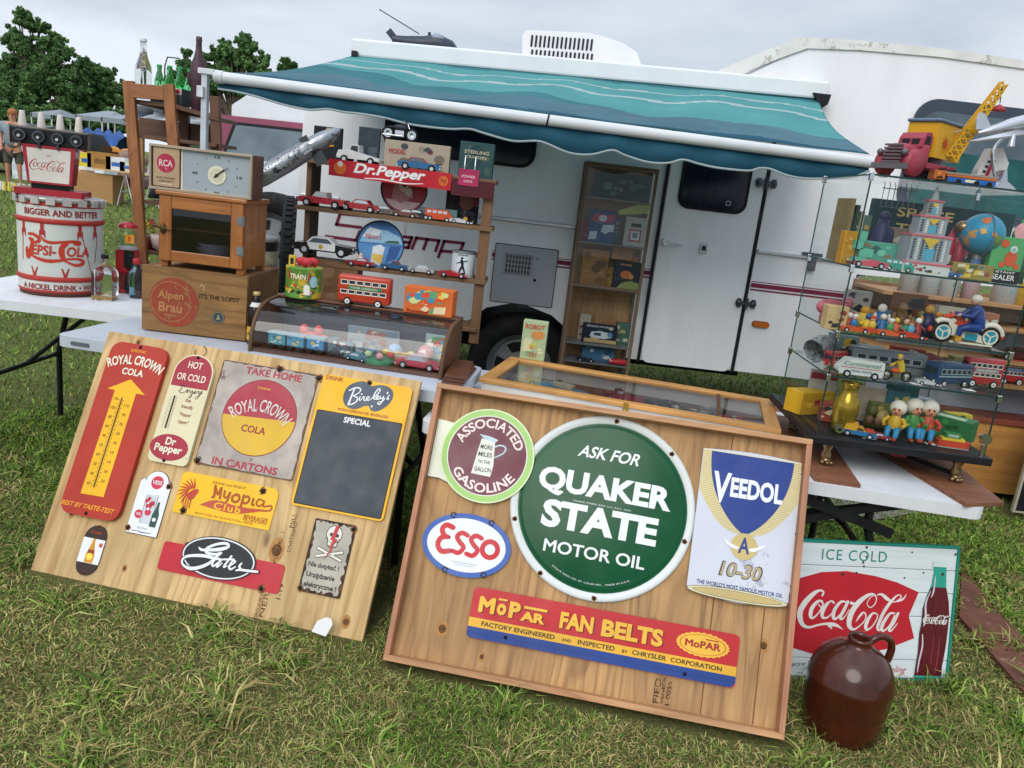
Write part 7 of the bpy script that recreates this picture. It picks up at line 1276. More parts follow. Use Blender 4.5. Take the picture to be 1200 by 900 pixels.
MB().m(HON).box(0, FW, 0, .045, FH-.0115, FH+.006).build('lid_rail', fc, .003); MB().m(HON).box(0, FW, FD-.045, FD, FH-.0115, FH+.006).build('lid_rail', fc, .003)
for x in (0, FW-.055): MB().m(HONV).box(x, x+.055, .0452, FD-.0452, FH-.0115, FH+.0055).build('lid_stile', fc, .003)
MB().m(mat('bar_brown', '5a3a28', .5)).box(FW*.80, FW*.80+.014, .0454, FD-.0454, FH-.010, FH+.001).build('lid_bar', fc)
MB().m(glass('lid_glass', (.9, .91, .92), refl=1.5)).box(.0552, FW-.0552, .0455, FD-.0455, FH-.006, FH-.003).build('pane', fc)
MB().m(mat('brass', 'b8923c', .3, .9)).box(FW*.50, FW*.50+.018, -.006, .0, FH-.045, FH+.006).tube([(FW*.5+.009, -.007, FH-.018), (FW*.5+.009, -.016, FH-.03), (FW*.5+.009, -.007, FH-.042)], .003, 6).build('latch', fc)
def inflat(x, y, z=.009): v = Matrix.Rotation(fy, 4, 'Z') @ Vector((x, y, 0)); return (f1.x+v.x, f1.y+v.y, zf+z)
t = thing('toy_boat', 'light blue toy boat with a cream cabin under the glass lid', 'toy boat', inflat(.30, .28), -.5); MB().m('4a8aa4').prism([(x*.13, y*.035) for x, y in [(-1, -.6), (-.7, -1), (.5, -1), (1, 0), (.5, 1), (-.7, 1), (-1, .6)]], 0, .02).build('hull', t, .003); MB().m('c9bfa0').box(-.05, .04, -.018, .018, .0205, .04).build('cabin', t, .003)
for i, (x, y, colr, lb, rr) in enumerate(((.17, .22, 'a8a084', 'pile of cream trinkets at the left under the glass lid', 5), (.43, .22, '4a3a30', 'dark toy pistol parts under the glass lid', 4), (.24, .38, '8a9484', 'pale green trinkets beside the toy boat', 4), (.74, .2, '22262a', 'black toy camera body under the glass lid', 3), (.80, .30, '33302c', 'dark toy motor under the glass lid', 3), (.66, .17, '8c2a34', 'dark red toy car body under the glass lid', 2), (1.0, .28, 'b8505c', 'pink toy under the right end of the glass lid', 3), (.9, .38, '6e665c', 'brown trinkets near the lid bar', 4))):
    r = random.Random(i); h = MB()
    for k in range(rr*2): h.m(r.choice([colr, colr, 'b9b2a0', '6a5a48'])).push(Matrix.Translation((r.uniform(-.05, .05), r.uniform(-.03, .03), .012)) @ Matrix.Rotation(r.uniform(0, 3), 4, 'Z')); (h.cb((0, 0, 0), (r.uniform(.02, .07), r.uniform(.012, .03), .02)) if r.random() < .5 else h.ball((0, 0, 0), .013, (r.uniform(1, 2.4), 1, .8), 8, 5)); h.pop()
    o_ = h.build('trinkets'); o_.location = inflat(x, y); o_.rotation_euler = (0, 0, r.uniform(-.6, .2)); tag(o_, lb, 'trinkets', 'trinkets in the flat display case'); o_['kind'] = 'stuff'
box('red and white label card lying under the middle of the glass lid', inflat(.565, .21), fy, .13, .10, .03, '8c2c38', None, text=[('d8d0c8', 'PENNANT', 0, .5, .8, .4)], cat='card')
q = atY(596, 414, 3.37); box('tall pale green toy box with red lettering standing on the flat case', (inflat(.10, .49)[0], inflat(.10, .49)[1], zf+FH+.007), -.1, .11, .05, .175, 'a3b48c', ['b8b85a', '7fa07a', 'c98a4a', 'c9c8a0'], 61, n=14, text=[('b8442c', 'ROBOT', .0, .86, .8, .12), ('b8442c', 'TOY', .02, .13, .35, .12)])
# extra stack of folded brown frames on the grey table's right end
t = thing('folded_frames', 'stack of thin brown frames beside the curved case', 'frames', (-.262, 2.80, .7425), -.10)
for k in range(3): MB().m(WAL).push(Matrix.Translation((.02+.004*k, .02, .012*k)) @ Matrix.Rotation(.04*k, 4, 'Z')).box(-.02, .06, 0, .30, 0, .010).pop().build('frame', t, .001)
# model helicopter on the camper roof
q = atY(490, 58, 5.25); t = thing('model_helicopter', 'dark model helicopter lying on the camper roof edge', 'model helicopter', (q.x+.10, 5.1, 2.185), .0, sc=.78)
MB().m(mat('heli_dark', '3a4250', .4)).push(Matrix.Translation((0, 0, .085))).lathe([(.001, 0)], 3).pop() if 0 else None
h = MB().m(mat('heli_dark', '363d49', .4)).tube([(-.30, 0, .10), (-.2, 0, .09), (-.06, 0, .09), (.05, 0, .10), (.15, 0, .08), (.20, 0, .06)], .05, 12, rs=[.03, .045, .06, .075, .06, .03]); h.build('fuselage', t); MB().m('8d97a4').ball((.05, -.03, .14), .045, (1.2, .8, .8), 10, 6).build('canopy', t)
h = MB().m('20242a').bar((-.42, 0, .30), (-.1, 0, .16), .02, .006).bar((.16, 0, .045), (.48, 0, .055), .018, .006).bar((-.02, 0, .14), (-.02, 0, .18), .02); h.build('rotor_blade', t); MB().m('363d49').bar((-.28, 0, .1), (-.34, 0, .16), .05, .01, up=(0, 1, 0)).build('tail_fin', t)
# tall glass cabinet against the camper
KY = 4.72; k0, k1_ = atY(662, 420, KY).x+.01, atY(738, 425, KY).x+.02; kw = .425; kx = .275
kt = thing('tall_glass_cabinet', 'tall narrow glass cabinet of toys standing between the hatch and the camper door', 'cabinet', (kx, KY, 0)); zt_k = 1.665
MTL = mat('cabinet_frame', '6f5c4a', .5); BCK = wood('cabinet_back', '8e6a44', 'b58c5c', (26, 26, 1.2), .7)
for x in (0, kw-.018):
    for y in (0, .205): MB().m(MTL).box(x, x+.018, y, y+.015, 0, zt_k).build('post', kt)
for z in (.10, .955, zt_k-.018): MB().m(MTL).box(.0182, kw-.0182, 0, .015, z, z+.016).build('rail', kt)
MB().m(BCK).box(.018, kw-.018, .221, .229, .02, .94).build('back', kt); MB().m(mat('cab_back_dark', '8f7f6a', .6)).box(.018, kw-.018, .221, .229, .945, zt_k).build('back', kt)
for z in (.42, .61, .955, 1.22): MB().m(mat('cab_shelf', '6c6f70', .3)).box(.019, kw-.019, .016, .22, z-.008, z).build('shelf', kt)
MB().m(BCK).box(.0, kw, .0, .22, .0, .099).build('base', kt); MB().m(MTL).box(0, kw, 0, .22, zt_k+.0005, zt_k+.01).build('top', kt)
PN = glass('cab_pane', (.95, .96, .96)); 
for z0, z1 in ((.12, .953), (.973, zt_k-.02)): MB().m(PN).push(Matrix.Translation((0, .004, 0)) @ UPR).rect(.018, kw-.018, z0, z1, 0).pop().build('pane', kt)
def kb(*a): pass
def kx_(px, z, dy_): return on(px, z, KY+dy_).x
def kbox(label, px, w, z, hh, col, pal, sd, dy_=.12, **k): return box(label, (kx_(px, z, dy_), KY+dy_, z), 0, w, .05, hh, col, pal, sd, **k)
kbox('teal printed box at the back of the tall cabinet\'s top compartment', 727, .34, 1.4805, .15, '1f4a4c', ['2b6a66', '12302f', '4a7f78', '6a8a80'], 71, .15, n=12)
MB().m(mat('cab_shelf', '6c6f70', .3)).box(.019, kw-.019, .016, .22, 1.472, 1.48).build('shelf', kt)
kbox('crumpled blue bag with a red patch in the tall cabinet', 703, .16, 1.2205, .19, '2f5a80', ['3f7098', '1f3f60', 'a84a5a', 'c9d0d8', '557a98'], 72, .07, n=10, cat='bag', name='blue_bag')
kbox('white toy house front with a red framed window in the tall cabinet', 742, .13, 1.2205, .17, 'b3b2ae', ['8f9296', 'c9c8c4'], 73, .06, n=4)
h = MB().push(Matrix.Translation((kx_(742, 1.22, .06), KY+.059, 1.22)) @ UPR).m('a83a40').rect(-.035, .035, .03, .10, .001).m('c9d4d4').rect(-.027, .027, .038, .092, .0014).m('6a8a98').rect(-.014, .014, .05, .08, .0018).m('2b2f34').rect(-.03, .03, .115, .135, .001).pop(); tag(h.build('toy_window'), 'red framed window printed on the white toy house', 'print')
h = MB().m(mat('lime_cloth', 'a9b86a', .8, bump=.3)); x = kx_(745, 1.4, .04); h.add([(x-.10, KY+.05, 1.395), (x+.07, KY+.05, 1.42), (x+.08, KY+.05, 1.475), (x+.0, KY+.05, 1.462), (x-.10, KY+.05, 1.42), (x-.10, KY+.08, 1.395), (x+.07, KY+.08, 1.42), (x+.08, KY+.08, 1.475), (x+.0, KY+.08, 1.462), (x-.10, KY+.08, 1.42)], [(0, 1, 2, 3, 4), (9, 8, 7, 6, 5), (0, 5, 6, 1), (1, 6, 7, 2), (2, 7, 8, 3), (3, 8, 9, 4), (4, 9, 5, 0)]); tag(h.build('cloth'), 'folded lime green cloth on the white toy house in the tall cabinet', 'cloth')
kbox('dark space card with orange planet in the tall cabinet', 733, .17, .9555, .17, '1f2c3c', None, 74, .05, text=[('c98a6a', 'MARS', -.1, .9, .4, .07)])
h = MB().push(Matrix.Translation((kx_(733, .955, .05), KY+.049, .955)) @ UPR).m('b9683c').disc(-.01, .095, .036, .001, 20, .024).m('8a9a5a').flat([(-.07, .0), (.08, 0), (.08, .05), (.02, .06), (-.03, .045)], .001).m('c98a5a').disc(.02, .085, .015, .0014, 12).pop(); tag(h.build('planet_print'), 'orange planet printed on the dark card in the tall cabinet', 'print')
kbox('tan open carton at the left of the tall cabinet\'s middle shelf', 694, .16, .9555, .22, '94704a', ['a9855c', '7a5c3c', 'b9a88a', '5c4a38'], 75, .12, n=8)
kbox('small tan box above the dark planet card in the tall cabinet', 728, .12, 1.13, .075, 'a07a52', ['8a6642'], 76, .12, n=3)
kbox('dark blue box picturing a white car in the tall cabinet', 701, .21, .6105, .115, '152436', ['1f3850', 'c9b48a'], 77, .08, n=4, text=[('d0d4d8', 'SPACE PATROL', 0, .9, .8, .10)])
h = MB().push(Matrix.Translation((kx_(701, .55, .08), KY+.079, .61)) @ UPR).m('c4ccd0').flat([(-.07, .04), (.02, .03), (.07, .045), (.05, .07), (-.01, .078), (-.06, .07)], .002).m('5a88a8').disc(.055, .06, .016, .0024, 14).m('2c4458').flat([(-.045, .05), (.0, .047), (.0, .066), (-.04, .066)], .0026).m('b39a6a').rect(-.10, .10, .004, .026, .0015).pop(); tag(h.build('car_print'), 'white car printed on the dark blue box in the tall cabinet', 'print')
kbox('blue box picturing a rocket, below the white car box', 700, .20, .498, .10, '3a6484', ['54809c', '2c4c68', 'b9c0c4'], 78, .08, n=6); MB().m(mat('cab_shelf', '6c6f70', .3)).box(.019, kw-.019, .016, .22, .488, .496).build('shelf', kt)
t = thing('toy_rocket', 'red and white toy rocket lying in the bottom of the tall cabinet', 'toy rocket', (kx_(722, .43, .03), KY+.03, .4965), 0); MB().m('b82c38').tube([(-.06, 0, .02), (0, 0, .022), (.05, 0, .02), (.07, 0, .018)], .02, 10, rs=[.014, .02, .016, .003]).build('hull', t); MB().m('d0d0cc').bar((-.04, 0, .02), (-.07, 0, .05), .03, .006).build('fin', t)
toycar('dark toy racer in the bottom left of the tall cabinet', (kx_(684, .43, .03), KY+.04, .4965), 0, .11, '2c3038', '8a9098', 'race')
# right: planks, glass case
zr = .6555; RB_ = wood('rust_plank', '6a3f2a', '8d5c40', (1.4, 26, 1), .6, bump=.3)
def slab(label, pts, z0, z1, m_, name='plank', cat='board'):
    p_ = [(a, b_) for a, b_ in pts]; h = MB().m(m_).prism(p_, z0, z1); return tag(h.build(name, bevel=.001), label, cat)
slab('red-brown plank under the left feet of the glass display case', [(1.02, 2.455), (1.165, 2.44), (1.33, 3.42), (1.10, 3.44)], zr, zr+.012, RB_)
slab('red-brown plank under the right feet, overhanging the table corner', [(1.475, 2.375), (1.63, 2.43), (1.72, 3.2), (1.40, 3.0)], zr, zr+.012, RB_)
GX, GY, GYAW = 1.052, 2.603, -.05; GW, GD = .562, .48; zb0, zb1 = .748, .776; zg = 1.64; SH = [1.348, 1.130, .982]
gc = thing('glass_display_case', 'large all-glass display case of tin toys on brass claw feet', 'display case', (GX, GY, 0), GYAW)
def gl(x, y, z): v = Matrix.Rotation(GYAW, 4, 'Z') @ Vector((x, y, 0)); return (GX+v.x, GY+v.y, z)
MB().m(mat('black_base', '1a1a1d', .4, wear='3c3a3c', wamt=.66)).box(-.02, GW+.022, -.025, GD+.09, zb0, zb1).build('base', gc, .004)
BRS = mat('claw_brass', '8a7250', .3, .85, var=.3, sc=30)
for x in (.06, GW-.06):
    for y in (.03, GD-.03):
        MB().m(BRS).push(Matrix.Translation((x, y, zr+.0125))).lathe([(.016, .02), (.018, .035), (.012, .05), (.02, .07), (.022, .0795)], 12).ball((0, -.008, .014), .016, (1.2, 1, .85), 10, 6).ball((-.015, -.018, .009), .009, n=8, k=5).ball((.015, -.018, .009), .009, n=8, k=5).ball((0, -.024, .009), .009, n=8, k=5).pop().build('foot', gc)
GP = glass('case_glass', (.965, .985, .98)); GE = mat('glass_edge', '1f3a38', .15)
def pane(a, b_, z0, z1): return MB().m(GP).add([(a[0], a[1], z0), (b_[0], b_[1], z0), (b_[0], b_[1], z1), (a[0], a[1], z1)], [(0, 1, 2, 3)])
for a, b_ in (((0, 0), (GW, 0)), ((0, 0), (0, GD)), ((GW, 0), (GW, GD)), ((0, GD), (GW, GD))): pane(a, b_, zb1, zg).build('pane', gc)
for i, z in enumerate(SH+[zg]):
    MB().m(GP).add([(0.003, .003, z), (GW-.003, .003, z), (GW-.003, GD-.003, z), (.003, GD-.003, z)], [(0, 1, 2, 3)]).build('glass_shelf' if i < 3 else 'glass_top', gc)
    MB().m(GE).box(.003, GW-.003, -.001, .0015, z-.003, z+.003).build('shelf_edge', gc); MB().m(mat('glass_edge_l', '3c5a58', .15)).box(-.001, .0015, .003, GD-.003, z-.0025, z+.0025).build('shelf_edge', gc)
    for x in (0, GW):
        for y in (0, GD): MB().m(CHR).cb((x, y, z-.006), (.014, .014, .026)).build('clip', gc, .002)
for x in (0, GW):
    for y in (0, GD): MB().m(GE if y == 0 else mat('glass_edge_l', '3c5a58')).box(x-.002, x+.002, y-.002, y+.002, zb1, zg-.02).build('corner_edge', gc)
MB().m(CHR).cyl((GW-.012, -.008, zb1+.06), .018, .016, 'y', 16).cyl((GW-.012, -.006, zb1+.02), .008, .04, 'z', 10).build('lock', gc); MB().m(CHR).cyl((.07, -.006, zb1+.03), .014, .012, 'y', 14).m('17181a').cyl((.07, -.013, zb1+.03), .006, .004, 'y', 10).build('lock', gc)
def g(px, z, dy_=.05):
    dy_ = dy_ if dy_ < .11 else .11+(dy_-.11)*.68
    q_ = on(px, z, GY+dy_); return Vector((q_.x, GY+dy_, z+.0015))
z1_, z2_, z3_, z4_ = SH[0], SH[1], SH[2], zb1
# top shelf
b_ = box('dark teal telescope carton with yellow lettering on the top glass shelf', g(1090, z1_, .46), -.05, .50, .04, .235, '123a3e', None, text=[('c9b46a', 'SPACE', -.13, .84, .40, .14), ('c9b46a', 'TELE', -.17, .60, .30, .14), ('c9c8b8', 'INCHI', -.19, .34, .26, .10)])
t = thing('tin_skyscraper', 'tiered tin skyscraper with pink ledges and a spire on the top glass shelf', 'toy building', g(1075, z1_, .07), -.05)
TS = mat('tin_grey', '8f979a', .4); PK = mat('ledge_pink', 'c4606c', .4)
z = 0
for w_, hh_ in ((.150, .038), (.128, .088), (.088, .062), (.046, .050)):
    MB().m(TS if z else mat('tin_plinth', 'b9bdb8', .4)).box(-w_/2, w_/2, -w_*.36, w_*.36, z, z+hh_-.006).build('storey', t); MB().m(PK).box(-w_/2-.003, w_/2+.003, -w_*.36-.003, w_*.36+.003, z+hh_-.0055, z+hh_).build('ledge', t)
    h = MB().push(Matrix.Translation((0, -w_*.36-.0006, z)) @ UPR)
    if z == 0: art(h, -w_*.46, w_*.46, .003, hh_-.008, 0, ['9c2c34', '2c3034', 'c9b48a', '8a3a3c'], 81, 10)
    else:
        n_ = int(w_/.016)
        for c_ in range(n_):
            x = -w_*.44+c_*w_*.88/n_
            h.m('2b3640' if c_ % 3 != 1 else 'c9cdc8').rect(x, x+w_*.5/n_, .006, hh_-.012, 0)
        for r_ in range(int(hh_/.008)): h.m(TS).rect(-w_*.46, w_*.46, .008+r_*.008, .010+r_*.008, .0006)
        h.m('4f9ab0').rect(-w_*.14, w_*.14, .006, hh_*.5, .001).m('c9a83a').flat([(-w_*.22, hh_-.010), (w_*.22, hh_-.010), (0, hh_*.52)], .0014)
    h.pop().build('windows', t); z += hh_
MB().m(TS).lathe([(.014, z), (.010, z+.02), (.001, z+.045)], 8).build('spire', t)
gp = g(1143, z1_+.06, .10); t = thing('toy_globe', 'blue toy globe on a printed stand at the centre of the top glass shelf', 'globe', (gp.x, gp.y, z1_), 0)
OC = mat('globe_ocean', '2a86a8', .35, wear='b98a4a', wamt=.56, wsc=13); MB().m(OC).push(Matrix.Translation((0, 0, .150)) @ Matrix.Rotation(.4, 4, 'Y')).ball((0, 0, 0), .068, n=28, k=18).pop().build('sphere', t, smooth=True)
h = MB().m('c98a4a').push(Matrix.Translation((0, 0, .150)))
def land(lat, lon, pts, m_):
    h.m(m_); vs = []
    for a, b2_ in pts: la, lo = math.radians(lat+b2_), math.radians(lon+a); vs.append((.0692*math.cos(la)*math.sin(lo), -.0692*math.cos(la)*math.cos(lo), .0692*math.sin(la)))
    n_ = len(vs); c_ = tuple(sum(v[i] for v in vs)/n_ for i in range(3)); s_ = .0696/math.sqrt(sum(x*x for x in c_)); c_ = tuple(x*s_ for x in c_); h.add([c_]+vs, [(0, 1+i, 1+(i+1) % n_) for i in range(n_)])
land(40, -25, [(-20, 0), (-5, 14), (18, 12), (14, -2), (2, -12), (-8, -8)], 'b9683c'); land(8, -32, [(-6, 6), (8, 8), (14, -4), (0, -8)], 'c9a04a'); land(-12, 18, [(-12, 10), (4, 16), (16, 4), (10, -14), (-2, -22), (-8, -6)], '6f8a3a'); land(2, 0, [(-6, 5), (6, 7), (10, -5), (-2, -7)], 'c9803a')
h.pop().build('land', t)
MB().m(mat('globe_stand', '3f6a9c', .4, wear='b59a4a', wamt=.5, wsc=25)).lathe([(.001, 0), (.058, .0), (.055, .012), (.020, .03), (.014, .07), (.018, .084), (.001, .085)], 20).build('stand', t); MB().m('6a6f72').tube([(0, -.072*math.sin(a), .15-.072*math.cos(a)) for a in [i*PI/8 for i in range(0, 9)]], .002, 5).build('arc', t)
box('gold and blue printed tin base in front of the globe', g(1137, z1_, .04), -.05, .135, .03, .052, '8a7a3c', ['c9b04a', '3a6aa0', '8c4a3a', 'c9c0a0', '4a5a3a'], 82, n=16)
b_ = box('green box with an orange spaceman and black band on the top glass shelf', g(1172, z1_, .05), -.05, .105, .03, .150, '4f9a5e', None, text=[('d0d0cc', 'SEALER', .02, .13, .72, .12), ('c9c9c0', 'ISTANT', .05, .245, .60, .05)])
h = MB().push(Matrix.Translation((0, -.001, 0)) @ UPR).m('15171a').rect(-.0525, .0525, 0, .043, .0004).m('c2542c').disc(.012, .082, .020, .001, 14, .026).disc(-.012, .06, .010, .001, 10).disc(.034, .058, .010, .001, 10).disc(-.016, .128, .013, .001, 12).m('c9d0cc').disc(.015, .112, .012, .0014, 12).m('8ab0b0').disc(.015, .110, .007, .002, 10).pop(); h.build('print', b_)
box('mint green toy house block at the left of the top glass shelf', g(1022, z1_, .14), -.05, .17, .09, .085, '4f9a86', ['3a7a6a', '6ab8a0', '2c5c50', '8a6a4a', 'c9c8a0'], 83, n=12)
h = MB().m(mat('mint', '5aa890', .5))
q = g(1005, z1_, .10)
for i, (x, z, w_) in enumerate(((0, .0, .05), (.02, .03, .045), (-.01, .055, .03), (.0, .085, .022))): h.box(q.x+x-w_/2, q.x+x+w_/2, q.y, q.y+.05, q.z+z, q.z+z+.029)
tag(h.build('toy_blocks'), 'stepped mint green toy blocks beside the house block', 'toy')
q = g(1038, z1_+.0, .11); h = MB().push(Matrix.Translation((q.x, q.y+.028, z1_)) @ UPR).m('2a2018').flat([(.03*math.cos(a), .012+.028*math.sin(a)) for a in [PI*i/10 for i in range(11)]], .001).m('b98a4a').disc(0, .02, .012, .002, 12).pop(); tag(h.build('archway'), 'dark arched doorway picture on the mint green house block', 'print')
toycar('pink-red toy car at the left front corner of the top glass shelf', g(1015, z1_, .03), PI, .12, 'b84a58', 'b84a58', 'race')
box('narrow yellow box leaning at the far left of the top glass shelf', g(992, z1_, .12), -.05, .05, .05, .11, 'b8862c', ['7a4a20', 'd0a84a'], 84, n=6)
h = MB().m(mat('frame_tan', 'a08c64', .5)); q = g(984, z1_, .28)
for i in range(3): h.m(['8d7a56', '3a4a44', 'a9a08a'][i]).box(q.x+i*.020, q.x+i*.020+.012, q.y, q.y+.14, q.z, q.z+.22-.02*i)
tag(h.build('flat_boxes'), 'row of thin upright boxes along the left wall of the top glass shelf', 'boxes'); h = None
t = thing('toy_figure', 'dark violet toy figure between the telescope carton and the mint blocks', 'toy figure', g(1024, z1_, .22), 0, sc=.85); MB().m(mat('violet_dark', '22244a', .4)).lathe([(.001, 0), (.035, .01), (.04, .09), (.03, .15), (.018, .19), (.001, .2)], 14).ball((0, 0, .2), .022).ball((.04, 0, .12), .02, (.6, .6, 2)).build('body', t)
h = MB().m(mat('wire_grey', '5a5f66', .4, .8)); q = g(1050, zg-.10, .12)
for k in range(7): h.tube([(q.x-.055+k*.018, q.y, zg-.09), (q.x-.055+k*.018, q.y, zg-.02), (q.x-.05+k*.018, q.y+.02, zg-.008)], .0013, 4)
for z in (.09, .03): h.tube([(q.x-.06, q.y, zg-z), (q.x+.06, q.y, zg-z)], .0016, 4)
tag(h.build('wire_rack'), 'small wire rack hanging under the glass top at the left', 'rack')
t = thing('toy_bell', 'small brass bell-shaped toy left of the globe', 'toy', g(1116, z1_, .12), 0); MB().m(BRS).ball((0, 0, .165), .024, (1.3, 1, .9)).cyl((0, 0, .13), .004, .05).build('bell', t); MB().m('8c2c38').lathe([(.001, 0), (.022, 0), (.018, .08), (.012, .11), (.001, .12)], 10).build('base', t)
t = thing('toy_rocket', 'white and red toy rocket standing behind the tin skyscraper', 'toy rocket', g(1104, z1_, .16), 0); MB().m('a82c40').lathe([(.001, 0), (.016, 0), (.02, .05), (.016, .12), (.001, .16)], 12).build('hull', t); MB().m('c9ccc8').lathe([(.021, .04), (.0212, .07)], 12).build('band', t)
t = thing('toy_dish', 'pink dish and green bottle-shaped toy at the right end of the top glass shelf', 'toy', g(1183, z1_, .24), 0); MB().m('c98a90').push(Matrix.Translation((0, -.03, .165)) @ Matrix.Rotation(1.1, 4, 'X')).lathe([(.045, 0), (.03, .008), (.001, .012)], 18).pop().build('dish', t); MB().m(mat('bright_green', '2e9a5a', .3)).lathe([(.001, .14), (.03, .145), (.03, .17), (.012, .2), (.012, .215), (.001, .216)], 12).build('bottle', t); MB().m('3a5a44').lathe([(.001, 0), (.04, 0), (.03, .14), (.001, .141)], 12).build('base', t)
# second shelf: motorcycle policeman, tin racers
q = g(1128, z2_, .06); t = thing('toy_motorcyclist', 'large tin motorcycle with a blue-suited rider in a white helmet on the second glass shelf', 'toy motorcycle', q, -.05)
WHP = mat('moto_white', 'cdc8b8', .3); BLU = mat('moto_blue', '1c3878', .35, var=.2); TQ = mat('moto_teal', '2a8aa0', .35)
for x in (-.078, .078):
    MB().m(TYR).push(Matrix.Translation((x, 0, .036)) @ Matrix.Rotation(PI/2, 4, 'X')).lathe([(.026, -.011), (.036, -.007), (.036, .007), (.026, .011), (.026, -.011)], 24).m(TQ).lathe([(.001, .009), (.026, .008)], 20).m('d0ccbc')
    MB_ = None
    h = MB().m(TYR).push(Matrix.Translation((x, 0, .036)) @ Matrix.Rotation(PI/2, 4, 'X')).lathe([(.026, -.011), (.036, -.007), (.036, .007), (.026, .011), (.026, -.011)], 24).m(TQ).lathe([(.001, .009), (.027, .0085)], 20).m('d0ccbc').ring(0, 0, .020, .026, .0092, 20)
    for k in range(3): a = k*2.094+.5; h.stroke([(0, 0, .005), (.024*math.cos(a), .024*math.sin(a), .005)], .0098, k=1)
    h.pop().build('wheel', t)
    MB().m(WHP).tube([(x+.040*math.cos(a), 0, .036+.040*math.sin(a)) for a in ([.2+i*.3 for i in range(9)] if x > 0 else [.5+i*.3 for i in range(7)])], .010, 8).m('b8402c').ball((x+.04*math.copysign(1, x), 0, .04), .011, (.7, .9, 1)).build('mudguard', t)
h = MB().m(WHP).push(UPR).prism([(-.062, .03), (.06, .012), (.065, .03), (.03, .045), (-.02, .06), (-.05, .085), (-.066, .08)], -.010, .010).prism([(-.05, .004), (.09, .004), (.09, .010), (-.05, .010)], -.012, .012); h.m('b8402c').prism([(-.05, .07), (-.02, .055), (-.005, .075), (-.03, .092)], -.0115, .0115).m(TQ).prism([(-.005, .018), (.035, .018), (.035, .040), (-.005, .040)], -.0118, .0118); h.pop().build('frame', t, .002)
h = MB().m('b8402c').tube([(-.085, 0, .085), (-.05, 0, .095)], .008, 8).m(CHR).tube([(-.05, -.03, .10), (-.052, 0, .09), (-.05, .03, .10)], .003, 6); h.build('handlebar', t)
h = MB().m(BLU).tube([(.035, 0, .06), (.03, 0, .085), (.018, 0, .12), (.01, 0, .135)], .022, 12, rs=[.022, .022, .021, .010]); h.tube([(.03, -.018, .06), (-.005, -.022, .062), (-.03, -.02, .055), (-.032, -.02, .03)], .013, 10, rs=[.015, .015, .012, .009]).tube([(.03, .018, .06), (-.005, .022, .062), (-.03, .02, .055), (-.032, .02, .03)], .013, 10, rs=[.015, .015, .012, .009])
h.tube([(.014, -.022, .122), (-.01, -.03, .098), (-.042, -.026, .100)], .008, 8, rs=[.010, .009, .006]).tube([(.014, .022, .122), (-.01, .03, .098), (-.042, .026, .100)], .008, 8, rs=[.010, .009, .006]); h.build('rider_suit', t)
MB().m(mat('toy_skin', 'c08a70', .4)).ball((.006, 0, .150), .014, (1, .9, 1.1)).ball((-.045, -.026, .101), .006).ball((-.045, .026, .101), .006).build('rider_head', t); MB().m(WHP).ball((.009, 0, .157), .0175, (1.05, .95, .9), 14, 8).build('helmet', t); MB().m('b8862c').box(-.042, -.022, -.027, -.013, .012, .032).box(-.042, -.022, .013, .027, .012, .032).build('boot', t)
RC = [('c2502c', '2c6a98'), ('b8442c', 'c9a83a'), ('c8582c', '3f8a5a'), ('b83c2c', '4f9ab0')]
for i, px in enumerate((1000, 1021, 1042, 1066)):
    q = g(px, z2_, .045+.012*(i % 2)); t = toycar(('red-orange tin racer at the far left of the second glass shelf', 'tin racer with a yellow stripe, second on the second glass shelf', 'tin racer with a green-clad driver beside the spoked wheel racer', 'orange tin racer nearest the motorcycle rider')[i], q, -.05, .098, RC[i][0], RC[i][0], 'race', lights=False)
    MB().m(RC[i][1]).ball((-.004, 0, .030), .013, (1, .9, 1.3)).m('c9a084').ball((-.004, 0, .050), .009).m(['c9c8c0', 'b83c2c', 'd0d0c8', '8a4a2c'][i]).ball((-.003, 0, .055), .010, (1.1, 1, .7)).build('driver', t)
for i, (px, dy_, c1, c2, hh_, lb) in enumerate(((1009, .14, 'c9a83a', 'b8862c', .085, 'yellow clown toy behind the tin racers'), (1028, .16, '2c5a8c', 'c9c4b8', .10, 'blue sailor toy behind the tin racers'), (1052, .22, '6a4a30', '8a6a4a', .11, 'brown hat-shaped toy at the back of the second glass shelf'), (1082, .14, '2a2c50', 'b8862c', .12, 'dark blue acrobat toy left of the motorcycle'), (1075, .28, '3a4a3c', '8a8a5a', .08, 'olive toy behind the tin racers'), (1036, .30, '2c4a5c', '4a6a7c', .07, 'blue-grey toy plane body at the back of the second glass shelf'), (985, .16, '5a2c38', '8a4a50', .09, 'maroon plush-like toy at the left of the second glass shelf'))):
    q = g(px, z2_, dy_); t = thing('tin_toy', lb, 'toy', q, rnd.uniform(-.3, .3)); h = MB().m(mat('tt_'+c1, c1, .4, var=.3, sc=30)).lathe([(.001, 0), (.022, 0), (.026, hh_*.4), (.016, hh_*.7), (.001, hh_*.72)], 12); h.build('body', t); MB().m(mat('tt_'+c2, c2, .4)).ball((0, 0, hh_*.82), .016, (1, .9, 1)).ball((.026, -.006, hh_*.5), .009, (.8, .8, 1.8)).ball((-.026, -.006, hh_*.5), .009, (.8, .8, 1.8)).build('head', t)
t = thing('toy_animal', 'pink toy animal on the left of the second glass shelf', 'toy', g(970, z2_, .30), .2); MB().m(mat('toy_pink', 'b0606c', .5)).ball((0, 0, .055), .035, (1.7, .8, .9)).ball((.06, 0, .075), .022).build('body', t)
for x in (-.035, -.015, .03, .045): MB().m(mat('toy_pink', 'b0606c')).cyl((x, .01 if x in (-.015, .03) else -.01, .018), .009, .036, n=8).build('leg', t)
